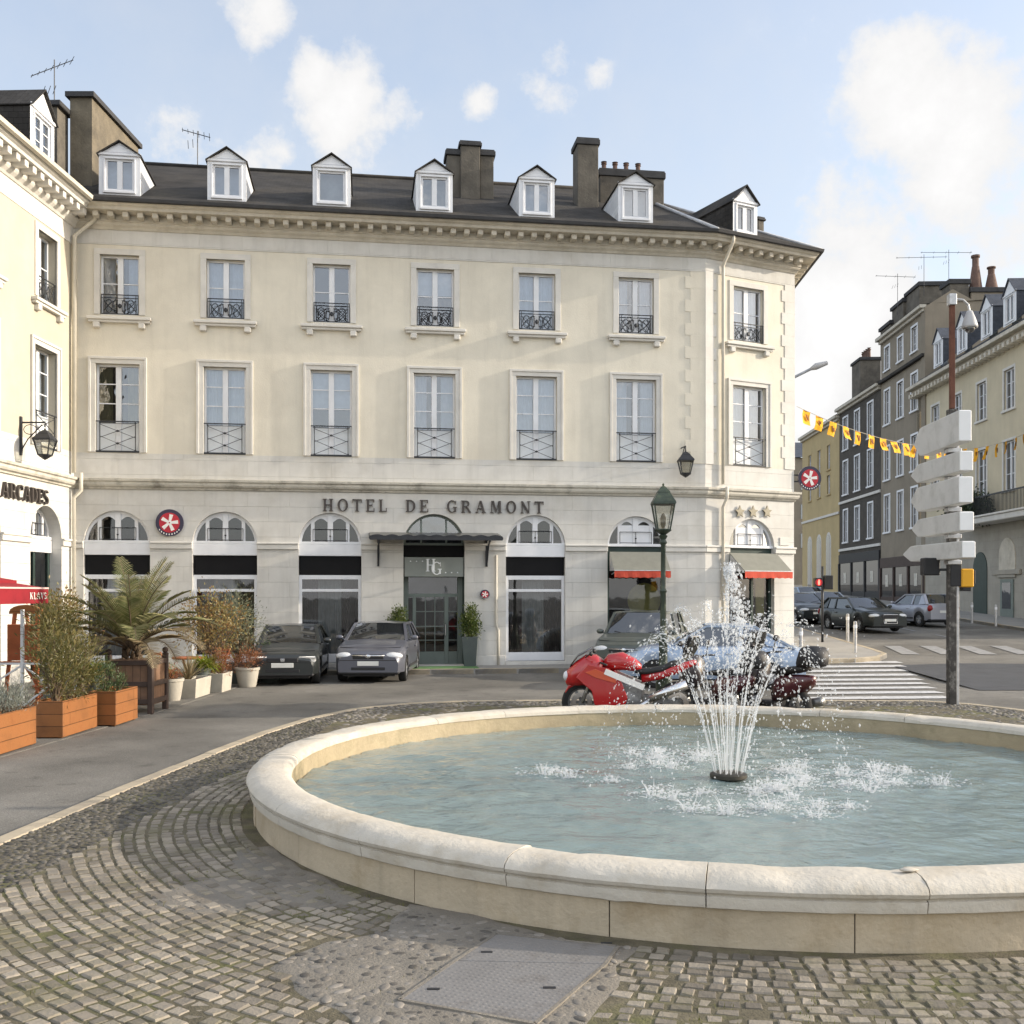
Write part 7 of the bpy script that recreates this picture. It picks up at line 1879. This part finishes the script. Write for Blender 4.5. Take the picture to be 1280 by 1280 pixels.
# ------------------------------------------------------------------ bollards
def bollard(x, y, h, label, group):
    z = gh(x,y)+.12; t = thing('bollard', label, 'bollard', (x,y,z), group)
    m = MB(); m.lathe([(.055,0),(.055,h-.12),(.055,h-.02),(.035,h),(0,h+.005)], (x,y,z), 12); m.build('post', M['galv'], t, True, autos=40)
    m = MB(); m.lathe([(.058,h-.22),(.06,h-.20),(.06,h-.13),(.058,h-.11)], (x,y,z), 12); m.build('reflective_band', M['white'], t)
BL = [(1001,828,'grey steel bollard nearest the hotel wall on the corner pavement'),(1059.5,802,'grey steel bollard further back of the pair at the pavement tip'),(1069,816,'grey steel bollard nearest the road at the pavement tip')]
def ground_at(px,py):
    Y = 30.0
    for _ in range(30): x = (px-HX)/FOC*Y; Y = FOC*(CAMH-gh(x,Y)-.12)/(py-HY)
    return (px-HX)/FOC*Y, Y
for (a,b,l) in BL: x,y = ground_at(a,b); bollard(x,y,1.0,l,'bollards on the hotel corner')
for (a,Y,l) in ((1215,47.5,'thin bollard beyond the sign post, farther along the pavement'),(1245,45.5,'thin bollard nearer the camera on the pavement of the cream house')):
    x = (a-HX)/FOC*Y; bollard(x,Y,.95,l,'bollards on the right pavement')
# pedestrian signal with a red man
x,y = ground_at(1028,803); z = gh(x,y)+.12
ps = thing('pedestrian_signal', 'pedestrian light on a thin pole showing red near the hotel corner', 'traffic light', (x,y,z))
m = MB(); m.tube([(x,y,z),(x,y,z+2.7)], .045, 8); m.build('pole', M['iron'], ps, True)
zz_ = CAMH-(728-HY)/FOC*y
m = MB(); m.bbox(x-.30,x-.02,y-.12,y+.12,zz_-.16,zz_+.16,.02); m.bbox(x+.05,x+.36,y-.1,y+.15,zz_-.25,zz_+.25,.02); m.build('signal_head', M['blackplastic'], ps)
m = MB(); m.prism([(x-.16+.125*math.cos(k*PI/10), zz_+.125*math.sin(k*PI/10)) for k in range(20)], y-.135, y-.119); m.build('lens', M['sign_red'], ps)
m = MB(); m.prism([(x-.19,zz_-.09),(x-.13,zz_-.09),(x-.12,zz_+.04),(x-.20,zz_+.04)], y-.142, y-.136); m.blob((x-.16,y-.139,zz_+.07),(.03,.006,.03),1); m.build('red_man', emit_mat('lit_red', (1,.12,.08), 2.0), ps)
# ------------------------------------------------------------------ plants
LV = {
 'oleander': leaf_mat('oleander_leaves', (.075,.085,.022), (.20,.16,.055), .3),
 'lavender': leaf_mat('grey_lavender_leaves', (.13,.15,.12), (.22,.23,.20), .2),
 'conifer': leaf_mat('conifer_needles', (.035,.07,.025), (.09,.13,.04), .2),
 'palm': leaf_mat('palm_fronds', (.10,.125,.035), (.26,.235,.11), .25),
 'palm_dry': leaf_mat('dry_palm_fronds', (.20,.15,.08), (.32,.26,.15), .25),
 'lime': leaf_mat('yellow_green_blades', (.13,.19,.015), (.30,.33,.03), .35),
 'autumn': leaf_mat('autumn_leaves', (.22,.11,.04), (.30,.27,.10), .3),
 'olive': leaf_mat('olive_leaves', (.13,.15,.09), (.25,.26,.17), .3),
 'heather': leaf_mat('russet_heather', (.20,.065,.03), (.30,.13,.05), .25),
 'bay': leaf_mat('dark_bay_leaves', (.035,.065,.015), (.13,.16,.035), .25),
 'balcony': leaf_mat('balcony_plant_leaves', (.02,.035,.018), (.05,.075,.03), .2),
}
M['stem'] = mat('woody_stem', (.12,.085,.055), .9, .25, 8)
def leaf(m, p, d, l, w, up=None):
    d = d.normalized(); s = d.cross(Vector((rnd.uniform(-1,1),rnd.uniform(-1,1),rnd.uniform(-.3,1)))); 
    if s.length < 1e-3: return
    s = s.normalized()*w/2; q = p+d*l*.55-Vector((0,0,l*.06))
    m.add([p, q+s, p+d*l-Vector((0,0,l*.18)), q-s], [(0,1,2,3)])
def bush(parent, c, r, n, ll, lw, mt, stems=6, gap=.25, upb=.5, name='foliage', base=None, clumps=14):
    c = Vector(c); m = MB(); st = MB(); base = Vector(base) if base is not None else Vector((c.x,c.y,c.z-r[2]))
    cl = []
    for i in range(clumps):
        while True:
            v = Vector((rnd.uniform(-1,1),rnd.uniform(-1,1),rnd.uniform(-1,1)))
            if .25 < v.length < 1: break
        cl.append(Vector((c.x+v.x*r[0]*.85,c.y+v.y*r[1]*.85,c.z+v.z*r[2]*.9)))
    for q in cl[:stems+clumps//3]:
        mid = base.lerp(q,.55)+Vector((rnd.uniform(-.05,.05),rnd.uniform(-.05,.05),.03)); st.tube([base+Vector((rnd.uniform(-.04,.04),rnd.uniform(-.04,.04),0)),mid,q], [.012,.009,.004], 4)
    for i in range(n):
        q = rnd.choice(cl); k = (r[0]+r[1]+r[2])/3*.42
        p = q+Vector((rnd.gauss(0,k*.6),rnd.gauss(0,k*.6),rnd.gauss(0,k*.7)))
        if p.z < base.z: continue
        d = (p-q)*1.5+Vector((rnd.uniform(-.5,.5),rnd.uniform(-.5,.5),upb+rnd.uniform(-.4,.5)))*.3
        leaf(m, p, d, ll*rnd.uniform(.6,1.3), lw*rnd.uniform(.7,1.3))
    m.build(name, mt, parent)
    st.build('stem', M['stem'], parent)
def frond(m, rac, base, az, el, L, droop, ll, n=26, lw=.024):
    pts = []; p = Vector(base); e = el
    for i in range(15):
        pts.append(p.copy()); st = L/14
        p = p+Vector((math.cos(az)*math.cos(e),math.sin(az)*math.cos(e),math.sin(e)))*st; e -= droop/14*(1+.6*i/14)
    rac.tube(pts, [.014*(1-.8*i/14)+.002 for i in range(15)], 5)
    side = Vector((-math.sin(az),math.cos(az),0))
    for i in range(n):
        f = .18+.82*i/(n-1); k = f*13.99; j = int(k); j2 = min(j+1,14); q = pts[j].lerp(pts[j2],k-j); t = (pts[j2]-pts[max(j-1,0)]).normalized()
        up = side.cross(t)*-1
        l = ll*math.sin(PI*(.12+.85*f))**.6*rnd.uniform(.85,1.1)
        for s in (-1,1):
            d = (side*s*.75+t*.62+up*.28+Vector((0,0,-.12))).normalized(); w = t*lw
            m.add([q-w*.5, q+w*.5, q+d*l*.6+w*.35, q+d*l-Vector((0,0,l*.12)), q+d*l*.6-w*.35], [(0,1,2,3,4)])
def blades(m, c, n, L, spread, w=.02):
    for i in range(n):
        az = rnd.uniform(0,6.28); e = rnd.uniform(.5,1.45); p = Vector(c)+Vector((rnd.uniform(-.04,.04),rnd.uniform(-.04,.04),0)); l = L*rnd.uniform(.6,1.1); prev = None; P = []
        side = Vector((-math.sin(az),math.cos(az),0))*w*.5
        for k in range(7):
            f = k/6; s = side*(1-f**2); P += [p+s,p-s]; p = p+Vector((math.cos(az)*math.cos(e),math.sin(az)*math.cos(e),math.sin(e)))*l/6; e -= spread/6
        m.add(P, [(2*k,2*k+1,2*k+3,2*k+2) for k in range(6)])

def wood_planter(label, x0,x1,y0,y1,h):
    t = thing('planter', label, 'planter', ((x0+x1)/2,(y0+y1)/2,0), 'orange wooden planters along the terrace')
    m = MB(); w = .035
    for (a,b,c_,d_) in ((x0,x1,y0,y0+w),(x0,x1,y1-w,y1),(x0,x0+w,y0+w,y1-w),(x1-w,x1,y0+w,y1-w)): m.bbox(a,b,c_,d_,.02,h,.006)
    for (a,c_) in ((x0+w,y0+w),(x1-w-.05,y0+w),(x0+w,y1-w-.05),(x1-w-.05,y1-w-.05)): m.box(a,a+.05,c_,c_+.05,.0,h-.02)
    m.build('planter_box', M['wood_or'], t)
    m = MB(); P = []; n = 9
    for i in range(n+1):
        for j in range(n+1): P.append((x0+w+(x1-x0-2*w)*i/n, y0+w+(y1-y0-2*w)*j/n, h-.08+rnd.uniform(-.015,.02)))
    m.add(P, [(i*(n+1)+j,(i+1)*(n+1)+j,(i+1)*(n+1)+j+1,i*(n+1)+j+1) for i in range(n) for j in range(n)]); m.build('soil', M['soil'], t)
    return t
t = wood_planter('orange wooden planter filled with low grey lavender', -7.33,-6.93,13.7,15.15,.56)
for k in range(4): bush(t, (-7.13,13.9+.36*k,.70), (.24,.24,.20), 900, .07,.009, LV['lavender'], 4, upb=1.2, base=(-7.13,13.9+.36*k,.48))
t = wood_planter('middle orange wooden planter with tall oleander shrubs', -7.24,-6.80,15.75,17.05,.57)
bush(t, (-7.06,16.05,1.16), (.36,.33,.62), 1900, .11,.018, LV['oleander'], 12, upb=1.0, base=(-7.02,16.0,.5), clumps=30)
bush(t, (-6.98,16.75,1.14), (.30,.30,.60), 1400, .11,.018, LV['oleander'], 10, upb=1.0, base=(-7.0,16.8,.5), clumps=26)
bush(t, (-7.0,16.35,.85), (.30,.4,.32), 700, .10,.016, LV['oleander'], 6, base=(-7.0,16.4,.5))
t = wood_planter('smallest orange wooden planter with a little conifer', -7.0,-6.55,17.2,18.2,.58)
bush(t, (-6.85,17.5,.80), (.16,.16,.34), 1500, .06,.010, LV['conifer'], 5, upb=1.4, base=(-6.85,17.5,.5)); bush(t, (-6.75,17.85,.66), (.16,.14,.16), 500, .06,.010, LV['conifer'], 3, base=(-6.75,17.85,.5))
t = None
# tall oleander behind (own pot)
def pot(label, x, y, r, h, m_, group=None, ribs=False, name='plant_pot'):
    t = thing(name, label, 'plant pot', (x,y,0), group); m = MB(); n = 28
    prof = [(0,.01),(r*.72,.0),(r*.78,.04),(r*.98,h*.75),(r*1.0,h*.86),(r*1.08,h*.88),(r*1.08,h),(r*.92,h),(r*.88,h*.86),(0,h*.84)]
    m.lathe(prof, (x,y,0), n)
    if ribs: m.v = [(x+(p[0]-x)*(1+.025*math.cos(14*math.atan2(p[1]-y,p[0]-x))), y+(p[1]-y)*(1+.025*math.cos(14*math.atan2(p[1]-y,p[0]-x))), p[2]) for p in m.v]
    m.build('pot', m_, t, True, autos=40)
    m = MB(); m.lathe([(r*.9,h*.88),(0,h*.9)], (x,y,0), 14); m.build('soil', M['soil'], t); return t
t = pot('dark pot with a tall loose olive brown shrub behind the orange planters', -7.9, 18.2, .26, .45, M['greypot']); bush(t, (-7.9,18.2,1.45), (.45,.42,.68), 3000, .11,.018, LV['oleander'], 12, upb=.9, base=(-7.9,18.2,.4), clumps=26)
t = pot('dark pot with a russet leaved shrub near the wall of the arcaded building', -9.6, 22.0, .28, .5, M['greypot']); bush(t, (-9.6,22,1.55), (.5,.5,.7), 2400, .10,.03, LV['autumn'], 10, base=(-9.6,22,.4), clumps=20)
# palm in a square box on legs
bx0,bx1,by0,by1,bh = -7.42,-6.55,18.95,19.85,1.02
t = thing('palm_planter', 'large square brown wooden box planter holding a spreading palm', 'planter', ((bx0+bx1)/2,(by0+by1)/2,0))
m = MB(); e = .05; m.box(bx0+e,bx1-e,by0+e,by1-e,.16,bh-.04); m.build('planter_box', M['wood_br'], t)
m = MB()
for x in (bx0,bx1-.1):
    for y in (by0,by1-.1): m.bbox(x,x+.1,y,y+.1,0,bh+.06,.012); m.blob((x+.05,y+.05,bh+.11),(.06,.06,.06),1)
for z in (.18,.50,bh-.13):
    for (a,b,c_,d_) in ((bx0+.1,bx1-.1,by0+.01,by0+.045),(bx0+.1,bx1-.1,by1-.045,by1-.01),(bx0+.01,bx0+.045,by0+.1,by1-.1),(bx1-.045,bx1-.01,by0+.1,by1-.1)): m.bbox(a,b,c_,d_,z,z+.09,.006)
m.build('planter_frame', M['wood_dk'], t)
pc = Vector(((bx0+bx1)/2-.1,(by0+by1)/2,bh)); m = MB()
for i in range(60): a = rnd.uniform(0,6.28); h = rnd.uniform(-.1,.28); r_ = .15-.12*max(h,0); q = pc+Vector((math.cos(a)*r_,math.sin(a)*r_,h)); m.blob(q, (.035,.035,.08), 0, .2, Matrix.Rotation(a,3,'Z')@Matrix.Rotation(.5,3,'Y'))
m.build('trunk', M['stem'], t)
m = MB(); rc2 = MB(); md = MB(); rd_ = MB()
for i in range(34):
    k = i/34; az = i*2.399+rnd.uniform(-.2,.2); el = 1.48-1.0*k**.9; L = rnd.uniform(1.45,1.85)*(1 if k < .8 else .85)
    frond(m if k < .72 else md, rc2, pc+Vector((math.cos(az)*.06,math.sin(az)*.06,.22-.1*k)), az, el, L, .50+.95*k, .36, 40)
m.build('fronds', LV['palm'], t); md.build('lower_fronds', LV['palm_dry'], t); rc2.build('frond_stems', M['stem'], t)
# lime green leafy plants behind the box
for (x,y,h,lab) in ((-7.55,21.9,.62,'pot of bright yellow green blades just behind the palm box'),(-6.95,23.2,.55,'pot of bright yellow green blades by the cafe table'),(-8.4,21.0,.6,'pot of bright yellow green blades half hidden behind the palm box')):
    t = pot(lab, x, y, .22, h, M['greypot'], 'pots of yellow green blades'); m = MB()
    for k in range(5): blades(m, (x+rnd.uniform(-.15,.15),y+rnd.uniform(-.15,.15),h*.9), 70, .62, 1.7, .022)
    m.build('foliage', LV['lime'], t)
x,y = gp(209,877.5); t = pot('round ribbed cream stone pot beside the brown palm box', x, y+.25, .235, .46, M['whitepot'], None, True); bush(t, (x,y+.25,.55), (.2,.2,.12), 300, .08,.02, LV['heather'], 3, base=(x,y+.25,.4))
def trough(label, x0,x1,y0,y1,h,lv,n,ll,lw,rz):
    t = thing('plant_trough', label, 'planter', ((x0+x1)/2,(y0+y1)/2,0)); m = MB(); k = .03
    m.add([(x0+k,y0+k,0),(x1-k,y0+k,0),(x1-k,y1-k,0),(x0+k,y1-k,0),(x0,y0,h),(x1,y0,h),(x1,y1,h),(x0,y1,h),(x0+.05,y0+.05,h),(x1-.05,y0+.05,h),(x1-.05,y1-.05,h),(x0+.05,y1-.05,h),(x0+.05,y0+.05,h-.06),(x1-.05,y0+.05,h-.06),(x1-.05,y1-.05,h-.06),(x0+.05,y1-.05,h-.06)],
          [(0,1,5,4),(1,2,6,5),(2,3,7,6),(3,0,4,7),(4,5,9,8),(5,6,10,9),(6,7,11,10),(7,4,8,11),(8,9,13,12),(9,10,14,13),(10,11,15,14),(11,8,12,15)])
    m.build('trough', M['whitepot'], t, bevel=.012); m = MB(); m.box(x0+.06,x1-.06,y0+.06,y1-.06,h-.12,h-.05); m.build('soil', M['soil'], t)
    if lv == 'lime':
        m = MB(); blades(m, ((x0+x1)/2-.1,(y0+y1)/2-.2,h-.05), n, ll, .5, lw); m.build('foliage', LV['palm_dry'], t)
    else: bush(t, ((x0+x1)/2,(y0+y1)/2,h+rz*.6), ((x1-x0)*.6,(y1-y0)*.5,rz), n, ll, lw, LV[lv], 5, base=((x0+x1)/2,(y0+y1)/2,h-.06))
    return t
trough('cream rectangular stone trough with upright straw coloured blades', -6.98,-6.60,21.75,22.85,.40,'lime',70,.75,.028,0)
trough('cream stone trough with russet heather behind the straw bladed one', -6.78,-6.42,23.1,23.9,.42,'heather',1500,.07,.014,.28)
x,y = -6.25,24.55; t = pot('cream round pot with russet heather next to the heather trough', x, y, .27, .46, M['whitepot']); bush(t, (x,y,.66), (.33,.33,.24), 1100, .07,.014, LV['heather'], 5, base=(x,y,.4))
x,y = -7.05,24.35; t = pot('pot with a tall orange brown autumn shrub against the hotel wall', x, y, .30, .5, M['greypot']); bush(t, (x,y,1.45), (.72,.55,.66), 2300, .085,.035, LV['autumn'], 14, gap=.3, base=(x,y,.4), clumps=34)
x,y = -6.72,25.5; t = pot('pot with a silvery olive shrub next to the parked cars', x, y, .28, .5, M['greypot']); bush(t, (x,y,1.35), (.66,.5,.75), 3000, .085,.020, LV['olive'], 12, base=(x,y,.4), clumps=30); m = MB(); blades(m, (x+.3,y,.95), 14, 1.1, 1.6, .03); m.build('tall_blades', LV['palm_dry'], t)
x,y = -6.05,25.9; t = pot('dark green low pot with small shrub beside the parked hatchback', x, y, .33, .55, M['greypot']); bush(t, (x,y,.68), (.30,.30,.20), 900, .06,.03, LV['conifer'], 5, base=(x,y,.45))
# topiary by the entrance
def tall_pot(label, x, y, h, r):
    t = thing('entrance_pot', label, 'plant pot', (x,y,.12), 'potted laurels at the hotel entrance'); m = MB()
    m.add([(x-r*.72,y-r*.72,.13),(x+r*.72,y-r*.72,.13),(x+r*.72,y+r*.72,.13),(x-r*.72,y+r*.72,.13),(x-r,y-r,h),(x+r,y-r,h),(x+r,y+r,h),(x-r,y+r,h)], [(0,1,5,4),(1,2,6,5),(2,3,7,6),(3,0,4,7),(4,5,6,7)]); m.build('pot', M['greypot'], t, bevel=.01)
    return t
a,b = GA[3]
p = HF.w(b+.13,-.30,0); t = tall_pot('tall tapering grey pot with the larger laurel, under the small round sign', p.x, p.y, .98, .23); bush(t, (p.x,p.y,1.40), (.22,.22,.46), 1900, .075,.035, LV['bay'], 8, upb=1.0, base=(p.x,p.y,.9), clumps=24); bush(t, (p.x,p.y,1.22), (.27,.27,.26), 900, .075,.035, LV['bay'], 4, base=(p.x,p.y,.9))
p = HF.w(a-.16,-.30,0); t = tall_pot('tall tapering grey pot with a laurel, half hidden by the grey blue car', p.x, p.y, .98, .23); bush(t, (p.x,p.y,1.38), (.22,.22,.42), 1900, .075,.035, LV['bay'], 8, upb=1.0, base=(p.x,p.y,.9), clumps=24)
# plants on the balcony of the cream house
t = thing('balcony_plants', 'dark bushy plants trailing on the balcony of the cream house', 'plant', tuple(RH.w(RU(1226)[0],-.8,zbal+.1)))
for i in range(4): q = RH.w(RU(1219+7*i)[0],-.75,zbal+.9-.1*i); bush(t, q, (.8,.8,.8), 700, .22,.10, LV['balcony'], 4, name='foliage', base=q-Vector((0,0,.9)))
# ------------------------------------------------------------------ terrace of the restaurant
px_,py_ = -10.08, 18.0
t = thing('parasol', 'square dark red terrace parasol with white lettering on its valance', 'parasol', (px_,py_,0)); h = 1.42; zv1,zv0,zp_ = 2.30,2.02,2.62
m = MB(); n = 8; zc = 2.44; r2 = .92
for i in range(4):
    a0 = PI/4+i*PI/2; s2 = math.sqrt(2); A_ = (px_+h*s2*math.cos(a0),py_+h*s2*math.sin(a0)); B_ = (px_+h*s2*math.cos(a0+PI/2),py_+h*s2*math.sin(a0+PI/2)); C_ = (px_+(A_[0]-px_)*.5,py_+(A_[1]-py_)*.5); D_ = (px_+(B_[0]-px_)*.5,py_+(B_[1]-py_)*.5)
    m.poly((*A_,zv1),(*B_,zv1),(*D_,zc+.02),(*C_,zc+.02)); m.poly((*A_,zv0),(*B_,zv0),(*B_,zv1),(*A_,zv1))
    E_ = (px_+(A_[0]-px_)*.72,py_+(A_[1]-py_)*.72); F_ = (px_+(B_[0]-px_)*.72,py_+(B_[1]-py_)*.72); m.poly((*E_,zc+.0),(*F_,zc+.0),(px_,py_,zp_+.08)); m.poly((*E_,zc-.06),(*F_,zc-.06),(*F_,zc),(*E_,zc))
cl_ = m.build('canopy', M['red_cloth'], t)
m = MB(); 
for i in range(4):
    a0 = PI/4+i*PI/2; s2 = math.sqrt(2); k = h*s2+.008; m.bar((px_+k*math.cos(a0),py_+k*math.sin(a0),zv1),(px_+k*math.cos(a0+PI/2),py_+k*math.sin(a0+PI/2),zv1),.012,.03)
m.build('canopy_edge', mat('pink_white_piping', (.6,.45,.42), .8, .05), cl_)
PFR = Fr((px_+h,py_-h), 90); m = MB(PFR); xt = [PFR.px(x,745)[0] for x in (37,57.5)]
letters(m, 'KLAVS', xt[0], xt[1], zv0+.08, .12, -.006, .006, .2); m.build('valance_lettering', M['sign_white'], cl_)
m = MB(); m.tube([(px_,py_,0),(px_,py_,zp_+.05)], .03, 10); m.build('pole', M['galv'], t, True); m = MB(); m.bbox(px_-.35,px_+.35,py_-.35,py_+.35,0,.09,.02); m.build('base', M['concrete'], t)
# white crossed rail fence of the terrace
xf = (28-HX)/FOC*18.4
t = thing('terrace_fence', 'white metal terrace fence with crossed bars behind the orange planters', 'fence', (xf-1,18.4,0)); 
for i in range(-1,4): m = MB(); xq = xf-1.15*i if i >= 0 else xf+.95; m.bar((xq,18.4,0),(xq,18.4,.98 if i else 1.92),.05); m.build('post', M['white'], t)
m = MB(); m.bar((xf-3.45,18.4,.96),(xf+.95,18.4,.96),.035)
for (a,b) in ((xf-3.45,xf-2.3),(xf-2.3,xf-1.15),(xf-1.15,xf),(xf,xf+.95)): m.bar((a,18.4,.2),(b,18.4,.94),.03); m.bar((a,18.41,.94),(b,18.41,.2),.03)
m.build('rails', M['white'], t)
# wooden easel
ex,ey = (33-HX)/FOC*20.5, 20.5
t = thing('easel', 'orange wooden easel standing on the restaurant terrace under the parasol', 'easel', (ex,ey,0)); m = MB()
m.bar((ex-.32,ey-.25,0),(ex-.22,ey,1.85),.06); m.bar((ex+.32,ey-.25,0),(ex+.22,ey,1.85),.06); m.bar((ex,ey+.55,0),(ex,ey,1.8),.05); m.build('legs', M['chairwood'], t)
m = MB(); m.bbox(ex-.38,ex+.38,ey-.32,ey-.12,.82,.88,.01); m.build('ledge', M['chairwood'], t); m = MB(); m.prism([(ex-.32,1.80)]+[(ex+.32*math.cos(PI*(1-k/8)),1.84+.14*math.sin(PI*k/8)) for k in range(9)]+[(ex+.32,1.80)], ey-.05, ey+.03); m.build('top_board', M['wood_or'], t)
m = MB(); m.bbox(ex-.30,ex+.30,ey-.17,ey-.13,.89,1.6,.01); m.build('board', M['chairwood'], t)
# cafe tables and chairs
def cafe_table(x,y,label):
    t = thing('cafe_table', label, 'table', (x,y,0)); m = MB(); m.lathe([(0,.70),(.34,.70),(.36,.715),(.36,.735),(.34,.745),(0,.745)], (x,y,0), 20); m.build('tabletop', M['chairwood'], t)
    for k in range(3): a = k*2*PI/3+.4; m = MB(); m.tube([(x+.28*math.cos(a),y+.28*math.sin(a),0),(x+.05*math.cos(a),y+.05*math.sin(a),.4),(x+.2*math.cos(a),y+.2*math.sin(a),.70)], .016, 6); m.build('leg', M['chairwood'], t)
def cafe_chair(x,y,head,label):
    fr = Loc(x,y,0,head); t = thing('cafe_chair', label, 'chair', (x,y,0), 'orange folding cafe chairs on the terrace'); m = MB(fr)
    for i in range(5): m.bbox(-.20,.20,-.2+.085*i,-.13+.085*i,.44,.46,.004)
    m.build('seat', M['chairwood'], t); m = MB(fr)
    for z in (.66,.75,.84): m.bbox(-.19,.19,-.30,-.28,z,z+.06,.004)
    m.build('backrest', M['chairwood'], t)
    for s in (-1,1):
        m = MB(fr); m.bar((s*.2,.22,0),(s*.2,-.30,.92),.025); m.build('leg', M['chairwood'], t); m = MB(fr); m.bar((s*.175,-.28,0),(s*.175,.18,.45),.025); m.build('leg', M['chairwood'], t)
cafe_table(-7.45,23.9,'orange round cafe table between the yellow green pots and the cream troughs'); cafe_chair(-7.75,23.2,30,'orange folding chair in front of the round cafe table'); cafe_chair(-7.0,24.5,215,'orange folding chair behind the round cafe table near the heather pot'); cafe_chair(-8.9,19.6,60,'orange folding chair beside the white terrace fence')
# stone paving under the terrace
m = MB(); m.slab([(-12.4,12),(-7.0,12),(-6.6,18.5),(-6.4,26.0),(-11.9,28.2)][::1], -.05, .006); structure(m.build('terrace_paving', M['asphalt']))
